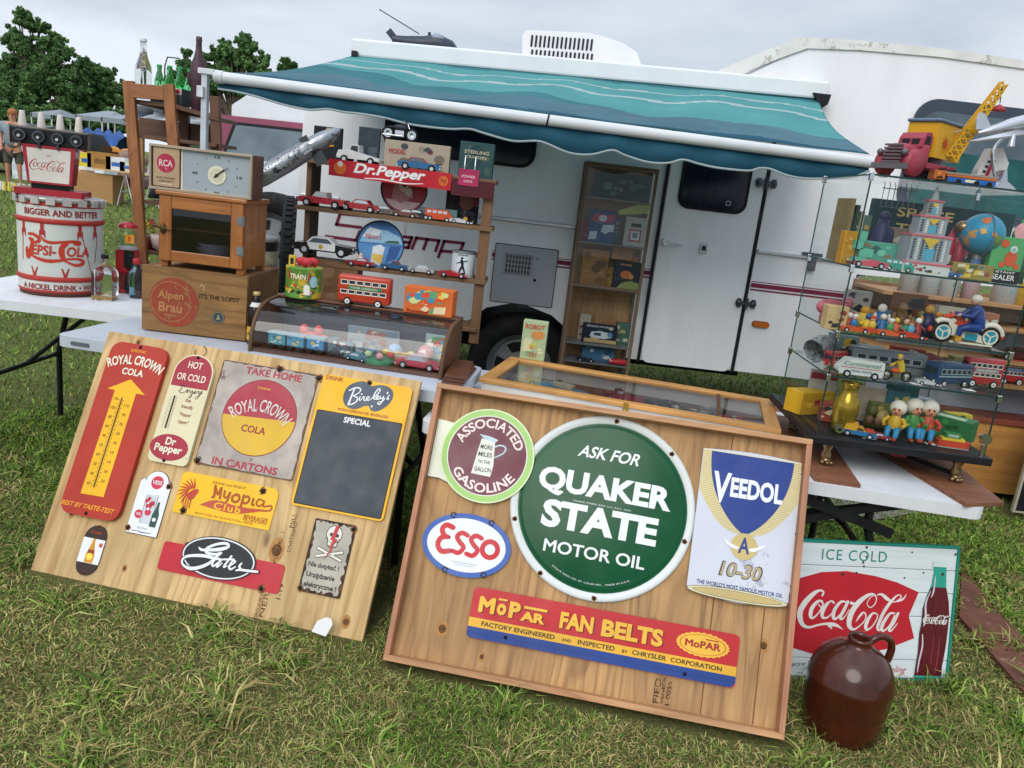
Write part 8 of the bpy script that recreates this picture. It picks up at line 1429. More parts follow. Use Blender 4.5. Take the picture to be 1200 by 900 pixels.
# third shelf: buses
bus2('long silver-grey toy coach at the back of the third glass shelf', g(1035, z3_, .20), PI+.0-.05, .26, .085, .055, '6f777e', ad='3c4850', wc='9aa4a8', style=1, group='toy buses in the glass case')
t = toycar('white toy delivery van with green lettering on the third glass shelf', g(1004, z3_, .035), PI-.05, .148, 'c3c6c2', 'c3c6c2', 'van', glassc='c3c6c2', group='toy buses in the glass case'); h = MB().push(Matrix.Rotation(PI, 4, 'Z') @ Matrix.Translation((0, -.0292, 0)) @ UPR).m('3a7a68').text('Continental', 0, .048, .12, .014, 0, .01, slant=.3).m('a8303c').rect(-.07, .068, .034, .036, 0).m('2c4a68').text('TRAILWAYS', .0, .024, .07, .008, 0, .01).pop(); h.build('lettering', t)
bus2('dark blue toy bus turned towards the front on the third glass shelf', g(1108, z3_, .10), PI+.42, .17, .078, .062, '1f3c5e', ad='8fa0a8', wc='a9b4b4', style=1, group='toy buses in the glass case')
t = thing('toy_motorcyclist', 'small orange toy motorcycle with a yellow-clad rider on the third glass shelf', 'toy motorcycle', g(1049, z3_, .045), PI); moto(t, .105, 'b8502c', '4a3a2c'); MB().m('c0a23a').tube([(-.012, 0, .035), (-.008, 0, .055), (0, 0, .07)], .012, 8).tube([(0, -.01, .065), (.015, -.012, .052), (.025, -.01, .05)], .005, 6).tube([(-.01, -.012, .035), (.01, -.014, .03), (.012, -.014, .012)], .006, 6).build('rider_suit', t); MB().m('c09a70').ball((.002, 0, .082), .009).m('c9a83a').ball((.002, 0, .087), .0095, (1, 1, .7)).build('rider_head', t)
bus2('red toy double decker bus inside the right end of the glass case', g(1146, z3_, .16), PI+.08, .135, .10, .045, 'a8343c', ad='8a8f98', style=0)
t = thing('toy_capsule', 'grey mesh space capsule toy at the left of the third glass shelf', 'toy', g(962, z3_, .34), .6); MB().m(mat('mesh_grey', 'a3a8aa', .4, wear='5c6266', wamt=.5, wsc=60)).push(Matrix.Translation((0, 0, .06)) @ Matrix.Rotation(1.2, 4, 'Y')).lathe([(.045, -.06), (.042, 0), (.02, .05), (.001, .055)], 16).pop().build('hull', t); MB().m('4a4e52').tube([(0, 0, 0), (0, 0, .05)], .004, 6).build('stand', t)
bus2('small red and white toy van at the left front of the third glass shelf', g(981, z3_, .24), PI+.5, .11, .055, .045, 'b8383c', ad='d0ccc0', wc='c9c4bc', style=1, group='toy buses in the glass case')
t = thing('toy_jet', 'dark red and white toy jet behind the blue bus', 'toy plane', g(1084, z3_, .32), .3); MB().m('7a2c34').tube([(-.08, 0, .05), (0, 0, .06), (.08, 0, .05)], .02, 10, rs=[.01, .022, .005]).build('fuselage', t); MB().m('c4c8cc').bar((0, -.07, .055), (0, .07, .055), .03, .004).build('wing', t); MB().m('c4c8cc').bar((-.07, 0, .05), (-.08, 0, .085), .03, .004).build('tail_fin', t)
for px, lb in ((1075, 'small white price card in front of the motorcycle on the third glass shelf'), (1138, 'folded white card near the right end of the third glass shelf')): q = g(px, z3_, .02); tag(MB().m(mat('paper_white', 'dadada', .7)).box(q.x-.018, q.x+.018, q.y, q.y+.03, q.z, q.z+.0008).build('card'), lb, 'card')
for sh, px, dy_, c1, c2, w_, hh_, lb in ((z2_, 1000, .40, 'b9b4ac', '8a8f94', .09, .12, 'pale grey tin at the back left of the second glass shelf'), (z2_, 1062, .42, '8a5a34', 'b98a5a', .12, .13, 'brown hat box at the back of the second glass shelf'), (z2_, 1098, .40, 'b04a30', 'd0a03a', .10, .10, 'orange print box behind the acrobat toy'), (z3_, 1010, .42, '8a929a', 'a8383c', .14, .07, 'grey and red carton at the back left of the third glass shelf'), (z3_, 1128, .36, '8a8a5a', '4a6a5a', .10, .075, 'olive carton behind the double decker bus'), (z3_, 1060, .40, 'a04038', '3a4a54', .12, .08, 'red carton behind the grey coach'), (z4_, 1030, .22, '6a7040', 'a88a3a', .09, .09, 'mottled olive tin behind the leftmost doll'), (z4_, 1122, .40, 'c9b23a', '2c6a3c', .10, .06, 'yellow carton behind the long green box'), (z4_, 1070, .42, 'a8b4b8', '3c8a88', .13, .10, 'pale blue carton at the back right of the case floor'), (z1_, 1125, .36, 'b8686c', '3a6a60', .09, .13, 'pink and green carton behind the globe'), (z1_, 1163, .30, '3a5a48', 'c9a83a', .08, .12, 'dark green carton between the globe and the spaceman box'), (z1_, 1050, .30, '8a7a6a', '4a4a54', .08, .14, 'brown-grey carton behind the violet figure')):
    box(lb, g(px, sh, dy_), rnd.uniform(-.3, .2), w_, .04, hh_, c1, [c2, 'c9c4b4', c1, '2f3438'], int(px), n=12)
for sh, px, dy_, c1, st, L_, lb in ((z2_, 1012, .11, '3a7a58', 'truck', .09, 'green toy truck between the tin racers and clowns'), (z2_, 1058, .12, 'c9a23a', 'sedan', .09, 'mustard toy car behind the orange racer'), (z3_, 1087, .04, 'b0b4b8', 'race', .08, 'small silver toy racer beside the blue bus'), (z4_, 1030, .03, '8a2c34', 'sedan', .07, 'tiny dark red toy car left of the dolls'), (z1_, 1052, .04, '2c8a7a', 'van', .09, 'teal toy van beside the skyscraper'), (z1_, 1108, .04, '2a5a9c', 'sedan', .08, 'small blue toy car under the rocket')):
    toycar(lb, g(px, sh, dy_), rnd.uniform(-.4, .3), L_, c1, c1, st)
for i, (px, dy_, c1, c2, hh_, lb) in enumerate(((992, .08, 'b0402c', 'd8d0c0', .06, 'orange rider at the very left of the tin racers'), (1014, .075, 'd0b040', '2c5a8c', .065, 'yellow rider with a blue head behind the first racers'), (1031, .08, '3a6a9c', 'd8c8b8', .07, 'blue rider between the racers'), (1047, .085, 'c05a3c', 'c9a83a', .06, 'orange rider with a yellow helmet'), (1059, .08, '2e7a5a', 'c8a088', .06, 'green rider right of the orange one'), (1072, .085, '8c3a3a', 'd8d8d0', .07, 'dark red rider with a white helmet'), (1093, .12, '1f2a48', 'b8862c', .10, 'navy acrobat with a gold cap beside the motorcycle'))):
    q = g(px, z2_, dy_); t = thing('tin_rider', lb, 'toy', q, rnd.uniform(-.5, .5)); MB().m(mat('tt_'+c1, c1, .4, var=.35, sc=60)).tube([(0, 0, .015), (0, 0, hh_*.45), (0, 0, hh_*.7)], .012, 9, rs=[.016, .014, .008]).tube([(-.012, 0, hh_*.6), (-.024, -.012, hh_*.42)], .005, 6).tube([(.012, 0, hh_*.6), (.024, -.012, hh_*.42)], .005, 6).build('body', t); MB().m(mat('tt_'+c2, c2, .4)).ball((0, 0, hh_*.85), .011).m('2a2422').box(-.02, .02, -.006, .006, 0, .012).build('head', t)
for i, (x, y, c1, kind, lb) in enumerate(((.13, .20, 'b8b0a0', 'sedan', 'cream tin car at the back left of the curved case'), (.30, .20, '8a3a40', 'truck', 'dark red tin lorry behind the locomotive'), (.42, .06, '4a7a8a', 'sedan', 'teal tin car between the locomotive and the roundabout'), (.58, .12, 'c0a050', 'van', 'mustard tin van behind the roundabout'), (.72, .14, '5a8a6a', 'sedan', 'green tin car at the right end of the curved case'), (.38, .15, 'a8b0b4', 'race', 'silver tin racer in the middle of the curved case'), (.24, .14, '3a6a9a', 'van', 'blue tin van behind the teal wagons'))):
    toycar(lb, incase(x, y), -.12+rnd.uniform(-.3, .3), .10, c1, c1, kind)
for x, y, c1, kind, lb in ((.12, .34, 'b8a88a', 'sedan', 'cream toy car at the left under the glass lid'), (.52, .34, '7a3038', 'pickup', 'maroon toy pickup at the middle back under the glass lid'), (.70, .34, '2c3a44', 'race', 'dark blue toy racer right of the red card under the lid'), (.86, .15, '8a8478', 'truck', 'grey toy lorry near the lid bar'), (1.02, .16, 'a84a58', 'sedan', 'pink toy car at the right under the glass lid'), (.38, .14, '5a7a6a', 'sedan', 'sage green toy car at the front under the glass lid')):
    toycar(lb, inflat(x, y), rnd.uniform(-.6, .4), .13, c1, c1, kind)
for px, z, w_, hh_, c1, c2, lb in ((690, 1.2205, .09, .12, 'a04450', 'c9b49a', 'small crimson box at the left of the bag shelf in the tall cabinet'), (718, 1.2205, .08, .15, '6a8a98', 'c0b8a0', 'slate box between the bag and the toy house'), (712, .9555, .09, .12, 'b08a4a', '5a6a4a', 'ochre box between the tan carton and the planet card'), (683, .6105, .07, .16, 'a8a090', '7a3a3a', 'cream carton left of the white car box'), (728, .6105, .09, .13, '4a6a5a', 'b0a070', 'green carton right of the white car box'), (735, .9555, .08, .20, '8a5a3a', '3a4a5a', 'brown carton behind the planet card')):
    kbox(lb, px, w_, z, hh_, c1, [c2, c1, 'c9c4b4'], int(px), .15, n=8)
for sh, px, dy_, c1, c2, w_, hh_, lb in ((z2_, 978, .05, 'b8a070', '8a3a34', .07, .08, 'straw-coloured box in the left front corner of the second glass shelf'), (z3_, 985, .40, '7a8a94', 'c9a23a', .10, .10, 'steel blue box at the far left back of the third glass shelf'), (z4_, 972, .22, 'a04438', 'd8c8a0', .08, .07, 'brick red box behind the golden vase'), (z4_, 1045, .30, '3c6a78', 'c9b86a', .08, .13, 'sea blue tin behind the tipped-back doll'), (z1_, 1000, .30, '5a7a6a', 'c0a060', .07, .17, 'grey-green box standing behind the yellow one'), (z2_, 1110, .20, 'c9c0a8', '4a7a98', .10, .11, 'cream box behind the motorcycle rider'), (z2_, 1150, .30, 'a86a4a', '3a3a44', .09, .10, 'terracotta box behind the motorcycle rear wheel')):
    box(lb, g(px, sh, dy_), rnd.uniform(-.3, .2), w_, .05, hh_, c1, [c2, c1, 'd0ccc0', '2f3438'], int(px)+3, n=10)
# floor of the case
t = thing('golden_vase', 'iridescent golden glass vase in the left front corner of the glass case', 'vase', g(985, z4_, .07), 0); MB().m(mat('carnival_gold', 'a88a34', .18, .7, var=.35, sc=20)).lathe([(.001, 0), (.034, 0), (.038, .02), (.043, .08), (.042, .115), (.030, .135), (.024, .15), (.03, .17), (.036, .178), (.03, .176), (.02, .15), (.025, .12)], 24).build('body', t)
t = toycar('yellow and blue tin beetle car with a red bonnet on the case floor', g(1005, z4_, .035), -.35, .115, '2a6a98', 'c8982c', 'sedan', glassc='3a3a34'); MB().m('c8982c').push(UPR).prism([(-.05, .022), (-.01, .022), (-.005, .045), (-.045, .042)], -.0222, .0222).m('b8402c').prism([(.022, .024), (.052, .022), (.045, .03), (.022, .032)], -.016, .016).pop().build('bonnet', t, .002)
def doll(label, loc, c_top, c_leg, sc_=1.0, rz=0):
    t = thing('tin_doll', label, 'doll', loc, rz, 'seated tin dolls in white helmets', sc=sc_)
    MB().m(mat('doll_'+c_top, c_top, .35, wear='c9b84a', wamt=.6, wsc=60)).tube([(0, 0, .038), (0, 0, .06), (0, 0, .082)], .02, 12, rs=[.022, .024, .013]).tube([(-.02, -.004, .074), (-.034, -.014, .058), (-.026, -.03, .05)], .007, 8).tube([(.02, -.004, .074), (.034, -.014, .058), (.026, -.03, .05)], .007, 8).build('jacket', t)
    MB().m(mat('dollleg_'+c_leg, c_leg, .35)).tube([(-.012, 0, .038), (-.013, -.022, .036), (-.013, -.026, .012)], .010, 10, rs=[.012, .011, .008]).tube([(.012, 0, .038), (.013, -.022, .036), (.013, -.026, .012)], .010, 10, rs=[.012, .011, .008]).build('trousers', t)
    for x in (-.013, .013): MB().m('8c3a2c').ball((x, -.032, .007), .009, (.8, 1.5, .75), 8, 5).build('shoe', t)
    MB().m(mat('doll_skin', 'c98f74', .35)).ball((0, -.003, .100), .0205, (1, .92, 1.05), 14, 9).ball((0, -.022, .098), .004, n=6, k=4).build('head', t)
    h = MB().m('1c1a1a').ball((-.007, -.0205, .104), .0032, (1, .6, 1.2), 6, 4).ball((.007, -.0205, .104), .0032, (1, .6, 1.2), 6, 4).build('eyes', t); MB().m('a8302c').ball((0, -.0215, .091), .0032, (1.6, .5, .7), 6, 4).build('mouth', t)
    MB().m(WHP).ball((0, .005, .106), .0265, (1.02, .95, 1.0), 16, 9).build('helmet', t)
    return t
q = g(1044, z4_, .05); doll('seated tin doll in yellow with the helmet tipped back, leftmost of three', q, 'b8942c', '2a78a0', 1.05, -.6)
q = g(1064, z4_, .07); doll('seated tin doll in a green jacket in the middle of three', q, '3a7a3c', '2a78a0', 1.12, .1)
q = g(1081, z4_, .07); doll('seated tin doll in a red jacket, rightmost of three', q, 'a83c2c', '2a78a0', 1.12, -.25)
b_ = box('long green box with yellow ends lying behind the seated dolls', g(1098, z4_, .18), -.75, .20, .09, .075, '2c6a3c', ['3a8a4c', '1f5030'], 91, n=5, side=['c9b43a', 'b8442c', '2c6a3c'])
h = MB().m(mat('boxtop_green', '3a7a48', .5)).box(-.10, .10, 0, .09, .0752, .0758).m('c9b43a').box(-.10, -.04, 0, .09, .0759, .0764).m('cfe0c0').box(-.02, .07, .02, .06, .0759, .0766); h.build('lid_print', b_)
t = thing('tin_boat', 'red, green and yellow tin boat at the right front of the case floor', 'toy boat', g(1114, z4_, .035), -.1); MB().m('b8402c').prism([(-.052, -.02), (.045, -.022), (.062, 0), (.045, .022), (-.052, .02)], .004, .024).build('hull', t, .003); MB().m('c9b43a').box(-.04, .035, -.016, .016, .0245, .034).m('3a7a48').box(-.03, .02, -.014, .014, .0345, .05).m('9fb0a8').box(-.022, .012, -.0145, .0145, .038, .047).build('cabin', t, .001); MB().m('8a8c86').box(-.054, .05, -.0225, .0225, 0, .0038).build('rail', t)
b_ = box('yellow box with red stripes at the left back of the case floor', g(955, z4_, .36), .5, .17, .08, .085, 'c79a1e', ['b8402c', '8a2c24', 'd8b43a'], 92, n=5)
tag(MB().m('a8a49c').push(Matrix.Translation(g(958, z4_, .45))).box(-.05, .05, 0, .02, 0, .16).m('8c2c34').box(-.051, .051, -.001, .0, .125, .15).pop().build('upright_box'), 'pale upright box with a red band behind the yellow one', 'box')
t = thing('tin_toy', 'olive and brown tin soldier group behind the yellow beetle car', 'toy', g(1026, z4_, .15), 0)
for i in range(6): MB().m(['5a5c34', '6a4a34', '8a7a3a', '3c4a34', '7a5a4a', 'a08a5a'][i]).ball((rnd.uniform(-.04, .04), rnd.uniform(-.02, .02), .03+rnd.uniform(0, .07)), rnd.uniform(.014, .024), (1, .8, 1.2), 9, 6).build('body' if i else 'base', t)
box('pale framed card standing at the back of the case floor', g(1020, z4_, .34), -.05, .16, .01, .13, 'b8a894', ['c9bca8', 'a8847c'], 93, n=4); box('blue-green lantern-like tin at the back of the case floor', g(1052, z4_, .36), -.05, .10, .06, .15, '2c5c60', ['4a8a88', '1c3c40', '6a9a98'], 94, n=10)
for px, dy_, lb in ((1020, .012, 'white card lying in front of the beetle car'), (1095, .03, 'small white card beside the rightmost doll')): q = g(px, z4_, dy_); tag(MB().m(mat('paper_white', 'dadada')).box(q.x-.025, q.x+.02, q.y, q.y+.025, q.z, q.z+.001).build('card'), lb, 'card')
# on top of the case: crane lorry, flatcar, tower, silver plane
CRP = mat('crane_pink', '9a3a4c', .45, wear='6a3038', wamt=.66, wsc=22); CRY = mat('crane_yellow', 'cc9a1e', .4, wear='7a5a20', wamt=.68, wsc=20); GRL = mat('grille_grey', '6a6468', .4, .4)
q = g(1068, zg, .12); t = thing('crane_truck', 'pink-red pressed steel crane truck with a yellow crane house and lattice boom', 'toy crane truck', (q.x, q.y, zg+.002), 0)
t.rotation_euler = (0, 0, -2.62); S = .30
def cr_b(x0, x1, y0, y1, z0, z1): return (x0*S, x1*S, y0*S, y1*S, z0*S, z1*S)
h = MB().m(CRP).box(*cr_b(.12, .40, -.13, .13, .12, .36)).box(*cr_b(.0, .16, -.17, .17, .12, .40)); h.build('bonnet', t, .02, 3, True)
h = MB().m(CRP).push(UPR).prism([(x*S, y*S) for x, y in [(.01, .34), (.17, .34), (.155, .44), (.11, .50), (.04, .50), (.01, .46)]], -.15*S, .15*S).m('241a20').prism([(x*S, y*S) for x, y in [(.045, .37), (.135, .37), (.115, .46), (.05, .46)]], -.155*S, .155*S).pop(); h.m('241a20').box(.150*S, .166*S, -.11*S, -.01*S, .36*S, .43*S).box(.150*S, .166*S, .01*S, .11*S, .36*S, .43*S); h.build('cab', t, .004)
for s_ in (-1, 1):
    MB().m(CRP).push(Matrix.Translation((.27*S, s_*.17*S, .16*S)) @ Matrix.Rotation(PI/2, 4, 'X')).lathe([(.001, -.045*S), (.13*S, -.045*S), (.15*S, 0), (.13*S, .045*S), (.001, .045*S)], 20).pop().build('mudguard', t); MB().m(GRL).ball((.42*S, s_*.15*S, .26*S), .035*S, (1, 1, 1), 10, 6).build('headlight', t)
for x in (.27, -.25, -.42):
    for s_ in (-1, 1): MB().m(TYR).cyl((x*S, s_*.16*S, .085*S), .085*S, .06*S, 'y', 18).m('5a5558').cyl((x*S, s_*.195*S, .085*S), .04*S, .02*S, 'y', 12).build('wheel', t)
h = MB().m(GRL)
for i in range(6): h.box(.40*S, .425*S, -.11*S, .11*S, (.15+.035*i)*S, (.17+.035*i)*S)
h.box(.40*S, .45*S, -.21*S, .21*S, .085*S, .145*S); h.build('grille', t, .001)
MB().m(CRP).box(*cr_b(-.52, .02, -.14, .14, .14, .20)).build('flatbed', t, .002)
h = MB().m(CRY).push(Matrix.Rotation(.15, 4, 'Z')).box(-.62*S, .0*S, -.17*S, .17*S, .26*S, .62*S).m('2a2018').box(-.12*S, -.0*S, -.172*S, -.171*S, .42*S, .52*S).box(.021*S, .022*S, -.06*S, .08*S, .42*S, .5*S); h.pop(); ch = h.build('crane_house', t, .004); h = MB().m(mat('crane_roof', '5f7288', .4)).push(Matrix.Rotation(.15, 4, 'Z')).push(Matrix.Translation((0, 0, 0)) @ UPR).pop().box(-.65*S, .03*S, -.19*S, .19*S, .623*S, .66*S).pop(); h.build('roof', t, .006)
for sy in (-1, 1):
    h = MB().push(Matrix.Rotation(.15, 4, 'Z') @ (Matrix.Translation((0, -.172*S, 0)) @ UPR if sy < 0 else Matrix.Translation((0, .172*S, 0)) @ Matrix.Rotation(PI, 4, 'Z') @ UPR)).m('b04018'); cx_ = -.2*S if sy < 0 else .2*S
    for k in range(12): a = k*PI/6; h.flat([(cx_+.03*S*math.cos(a-.2), .42*S+.03*S*math.sin(a-.2)), (cx_+.11*S*math.cos(a), .42*S+.11*S*math.sin(a)), (cx_+.03*S*math.cos(a+.2), .42*S+.03*S*math.sin(a+.2))], .001)
    h.disc(cx_, .42*S, .04*S, .0012, 12).m('4a3418').text('P', -.40*S if sy < 0 else .40*S, .32*S, .04*S, .06*S, .001).pop(); h.build('starburst', t)
MB().m('3a3436').cyl((-.22*S, 0, .23*S), .13*S, .06*S).build('turntable', t)
# boom in world space so its tip meets the photographed height
q0 = atY(1112, 186, q.y+.02); q1 = atY(1176, 98, q.y+.03); bm = thing('boom_tmp', 'x', 'x') if 0 else None
inv = (Matrix.Translation(t.location) @ Matrix.Rotation(t.rotation_euler[2], 4, 'Z')).inverted()
h = MB().m(CRY).push(inv); d = (q1-q0); n_ = Vector((-d.z, 0, d.x)).normalized()
for s_ in (-1, 1):
    for yy in (-.012, .012): h.bar(tuple(q0+n_*s_*.020+Vector((0, yy, 0))), tuple(q1+n_*s_*.010+Vector((0, yy*.6, 0))), .005, .004, up=(0, 1, 0))
for k in range(13):
    f_ = k/13; w_ = .020-.010*f_; a = q0+d*f_; b2_ = q0+d*(f_+1/13)
    for yy in (-.012, .012): h.bar(tuple(a+n_*w_+Vector((0, yy, 0))), tuple(b2_-n_*w_+Vector((0, yy, 0))), .005, .002, up=(0, 1, 0)).bar(tuple(a-n_*w_+Vector((0, yy, 0))), tuple(b2_+n_*w_+Vector((0, yy, 0))), .005, .002, up=(0, 1, 0))
a = q0+d*.36; b2_ = q0+d*.52
h.add([tuple(p_+n_*s_*.018+Vector((0, -.0145, 0))) for p_, s_ in ((a, -1), (b2_, -1), (b2_, 1), (a, 1))], [(0, 1, 2, 3)])
h.pop().build('boom', t); MB().m('3a3436').push(inv).tube([tuple(q1+d*-.03), tuple(q1+Vector((.004, 0, -.06)))], .0018, 5).pop().build('hook_line', t); MB().m('9c2c38').push(inv @ Matrix.Translation(q1+Vector((.004, 0, -.075)))).lathe([(.001, .012), (.012, .006), (.022, -.004), (.022, -.010), (.001, -.010)], 14).pop().build('hook', t)
MB().m('b9bcc0').push(inv).tube([tuple(q0+d*.34+n_*.02), tuple(q0+Vector((-.09, 0, .055)))], .0012, 4).pop().build('stay_wire', t)
t = thing('toy_flatcar', 'low toy truck with orange ends and a blue chassis beside the crane truck', 'toy truck', g(1126, zg, .05), -.05); L_ = .20
MB().m('8c8378').box(-L_/2, L_/2, -.022, .022, .030, .036).m('b5622c').box(-L_/2, -L_*.32, -.023, .023, .010, .038).box(-L_*.3, L_*.48, -.0225, .0225, .022, .0295).build('deck', t, .001); MB().m(mat('flat_blue', '2460a8', .3)).box(-L_*.28, L_*.48, -.021, .021, .006, .0215).build('chassis', t, .002); h = MB().push(Matrix.Translation((0, -.0215, 0)) @ UPR).m('d0c8a0').rect(-.0, .035, .010, .018, 0).m('2c2018'); art(h, -L_*.49, -L_*.33, .012, .036, .002, ['e0a03a', '2c2018'], 95, 6); h.pop().build('print', t)
for x in (-.32, -.1, .18, .38): MB().m(TYR).cyl((x*L_, -.02, .009), .009, .006, 'y', 12).cyl((x*L_, .02, .009), .009, .006, 'y', 12).build('axle', t)
t = thing('launch_tower', 'white toy launch tower with red lettering behind the silver plane', 'toy tower', g(1152, zg, .14), -.05); MB().m(mat('tower_white', 'c3c2c0', .4)).push(UPR).prism([(-.045, 0), (.045, 0), (.05, .09), (.02, .135), (-.018, .13), (-.04, .06)], -.02, .02).pop().build('body', t, .001)
h = MB().push(Matrix.Translation((0, -.0206, 0)) @ UPR).m('a82c44').flat([(-.022, .015), (-.012, .015), (.008, .095), (-.006, .095)], 0).rect(.012, .036, .04, .06, 0).m('2a2c30')
for k in range(5): h.rect(-.034+.004*k, -.024+.004*k, .02+.016*k, .028+.016*k, .0004)
h.pop().build('print', t)
SV = mat('silver_plane', 'c0c4cc', .25, .6, var=.1); pl = thing('model_plane', 'polished silver model airliner on a curved chrome stand at the right edge', 'model plane', g(1170, zg, .08), 0)
bp_ = Vector(g(1170, zg, .08)); inv = Matrix.Translation(-bp_)
tb_ = [atY(1146, 156, 2.69), atY(1163, 152, 2.69), atY(1185, 146, 2.70), atY(1215, 139, 2.70), atY(1250, 132, 2.71), atY(1275, 128, 2.71)]
MB().m(SV).push(inv).tube([tuple(x) for x in tb_], .02, 16, rs=[.006, .014, .020, .022, .018, .004]).pop().build('fuselage', pl)
a = atY(1135, 165, 2.60); b2_ = atY(1260, 150, 2.80); c_ = atY(1205, 152, 2.70)
h = MB().m(SV).push(inv); tip1 = c_+Vector((-.30, -.0, -.03)); h.add([tuple(c_+Vector((.05, -.01, 0))), tuple(c_+Vector((-.04, -.01, -.005))), tuple(a), tuple(a+Vector((.03, 0, .004))), tuple(c_+Vector((.05, -.01, .004)))], [(0, 1, 2, 3)]); h.pop(); o_ = h.build('wing', pl); md = o_.modifiers.new('s', 'SOLIDIFY'); md.thickness = .005
f_ = atY(1152, 148, 2.69); MB().m(SV).push(inv @ Matrix.Translation(f_) @ UPR).prism([(-.022, -.012), (.03, -.006), (.010, .02), (-.004, .038), (-.020, .040), (-.026, .02)], -.003, .003).pop().build('tail_fin', pl, .002)
s0 = atY(1170, 196, 2.68); s1 = atY(1178, 160, 2.69); MB().m(CHR).push(inv).tube([tuple(Vector(q_)) for q_ in smoothpts([tuple(bp_+Vector((-.01, 0, .01))), tuple(atY(1163, 185, 2.68)), tuple(atY(1166, 172, 2.68)), tuple(s1)], 4)], .006, 8).pop().build('stand_arm', pl); MB().m(mat('stand_silver', 'b8bcc4', .2, .7)).push(UPR).prism([(-.035, 0), (.055, 0), (.03, .018), (.01, .03), (-.0, .065), (-.008, .065), (-.012, .02), (-.035, .012)], -.02, .02).pop().build('stand', pl, .003)
for px, py in ((1188, 158),): a = atY(px, py, 2.64); MB().m(SV).push(inv @ Matrix.Translation(a)).tube([(0, 0, 0), (.0, 0, -.035)], .008, 8, rs=[.006, .011]).pop().build('engine', pl)
# small things on the planks
q = atZ(919, 486, zr+.0135); tag(MB().m(mat('paper_white', 'dadada')).push(Matrix.Translation((q.x, q.y, zr+.0130)) @ Matrix.Rotation(-.3, 4, 'Z')).box(-.04, .04, -.03, .03, 0, .001).m('6a5a9a').box(.0, .038, -.028, .028, .0012, .0016).pop().build('card'), 'white card with a purple panel lying by the flat display case', 'card')
q = atZ(936, 488, zr+.03); t = thing('brass_fitting', 'small brass ring fitting on the plank beside the purple card', 'fitting', (q.x, q.y, zr+.0125)); MB().m(BRS).push(Matrix.Translation((0, 0, .012)) @ Matrix.Rotation(.9, 4, 'X')).lathe([(.012, -.008), (.02, -.004), (.02, .004), (.012, .008), (.012, -.008)], 18).pop().build('ring', t)
t = thing('long_tool', 'black and red handled tool lying under the glass case', 'tool'); a = atZ(1062, 534, zr+.03); b2_ = atZ(1120, 556, zr+.03); MB().m('1c1c20').bar(tuple(a), tuple(b2_), .02, .012).build('shaft', t); MB().m('a8303c').bar(tuple(a+Vector((-.05, .02, .0))), tuple(a+Vector((.03, -.01, .004))), .03, .016).build('handle', t)
# plywood-based shelf unit behind the glass case
UY = 4.45; un = thing('plywood_showcase', 'plywood-based showcase with clear panels and shelves behind the glass case', 'showcase', (0, UY, 0))
PO = wood('orange_ply', 'a06a30', 'c68d48', (1.3, 1, 16), .55, 'a06028', bump=.1); ux0, ux1 = 2.12, 4.0; zp = atY(1150, 488, UY).z
def uz(px, py): return atY(px, py, UY).z
MB().m(PO).box(ux0, ux1, 0, .5, .06, zp-.035).build('base_panel', un, .002); MB().m(mat('red_rail', '7a3c2c', .5)).box(ux0-.01, ux1, -.012, .5, zp-.0345, zp-.005).build('rail', un, .002)
MB().m(mat('unit_leg', '5a4028', .7)).box(ux0+.03, ux0+.08, .03, .08, 0, .0595).box(ux0+1.2, ux0+1.25, .03, .08, 0, .0595).build('foot', un)
MB().m(glass('plastic_pane', (.86, .88, .9), refl=1.6)).push(UPR).rect(ux0, ux1, zp-.004, 1.02, .0).pop().build('clear_panel', un); MB().m(mat('grey_sheet', '8f9298', .5)).box(ux0, ux1, .22, .23, zp-.004, 1.02).build('back_panel', un)
zs1 = uz(1190, 424); zs2 = uz(1190, 358)
UP = wood('unit_wood', '9c6a3c', 'c08f5c', (1.4, 26, 26), .6)
for z in (1.03, zs1, zs2): MB().m(UP).box(ux0-.12, ux1, .0, .42, z-.022, z).build('shelf', un, .002)
MB().m(wood('unit_back', '7a5430', '9c7448', (1.2, 26, 10), .7)).box(ux0-.12, ux1, .425, .435, 1.03, zs2+.02).build('back_board', un)
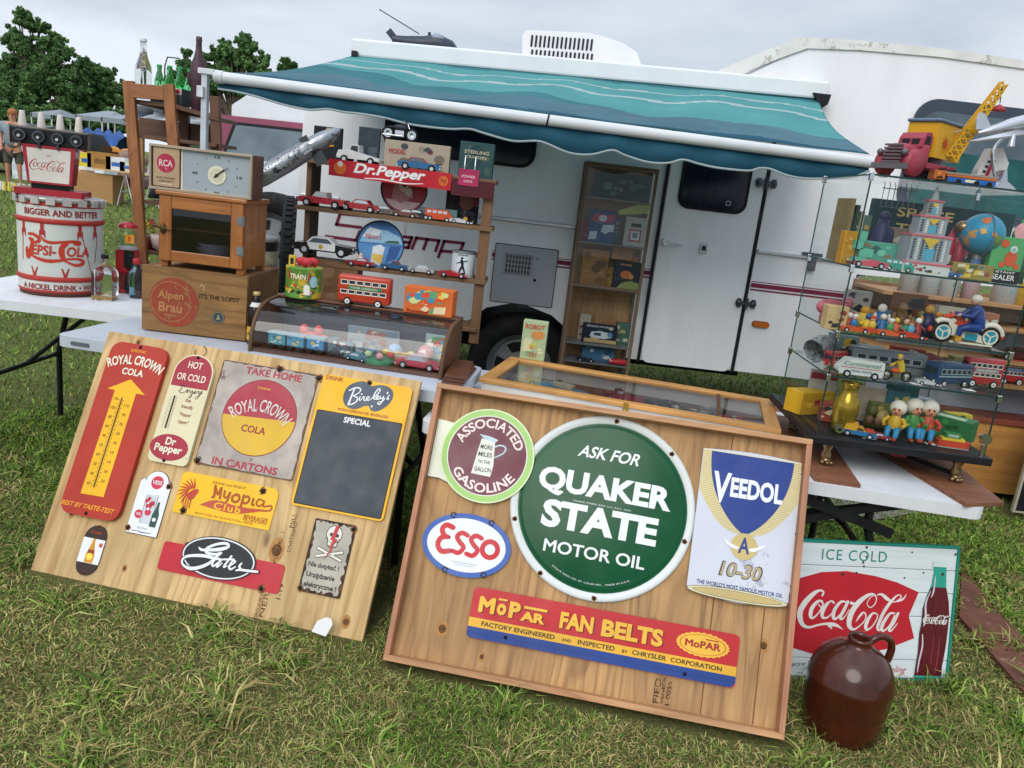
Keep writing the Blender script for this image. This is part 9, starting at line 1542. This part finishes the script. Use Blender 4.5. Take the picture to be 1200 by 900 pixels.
for i, px in enumerate((1062, 1086, 1108, 1134, 1174, 1192)):
    q = on(px, zs2, UY+.1); r = (.05, .055, .06, .045, .065, .06)[i]; t = thing('storage_tin', ('pale tin at the far left of the back shelf, seen through the glass case', 'grey-white tin second from the left on the back shelf', 'white tin with a faint green emblem on the back shelf', 'small pink and white tin on the back shelf', 'large white tin with blue chevrons on the back shelf', 'yellow tin at the right edge of the back shelf')[i], 'tin', (q.x, UY+.1, zs2), 0)
    c_ = ('a9aaa8', 'b3b6b6', 'bfc2c0', 'b89a9c', 'bfc4c6', 'c9a21e')[i]; hh_ = (.14, .13, .16, .10, .155, .12)[i]; MB().m(mat('stin_'+c_, c_, .45)).lathe([(.001, 0), (r, 0), (r, hh_), (r*1.02, hh_+.004), (r*.95, hh_+.008), (.001, hh_+.006)], 24).build('shell', t); h = MB()
    h.m(('8a8c8c', '7aa0ac', '4a7a6a', 'a8505c', '5a98ac', '8a6a14')[i]).flat([(-r*.8, hh_*.75), (0, hh_*.5), (r*.8, hh_*.75), (r*.8, hh_*.62), (0, hh_*.36), (-r*.8, hh_*.62)], .001).m('3a4a58').rect(-r*.6, r*.6, hh_*.2, hh_*.27, .0012); bentz(h, r).build('print', t)
q = on(1192, zs1, UY+.05); toycar('dark maroon toy car on the lower back shelf at the right edge', (q.x, UY+.08, zs1), PI, .24, '4a1420', '4a1420', 'sedan', glassc='2a2226')
q = on(1183, uz(1183, 452), UY+.05); MB().m(UP).box(q.x-.2, q.x+.4, .01, .18, q.z-.02, q.z).build('step', un); bus2('red and white toy double decker bus right of the glass case', (q.x, UY+.08, q.z), PI+.1, .165, .15, .07, 'b0242e', ad='2f7fb8', style=0)
# blackboard at the right edge
q = atY(1196, 560, 4.2); t = thing('chalk_easel', 'dark panel with a pale frame at the right edge of the picture', 'board', (q.x+.02, 4.2, 0), 0); MB().m('17191e').box(0, .5, 0, .015, .05, .62).build('panel', t); MB().m('a39a88').box(-.014, 0, -.003, .018, .04, .63).box(0, .5, -.003, .018, .04, .05).build('edging', t)
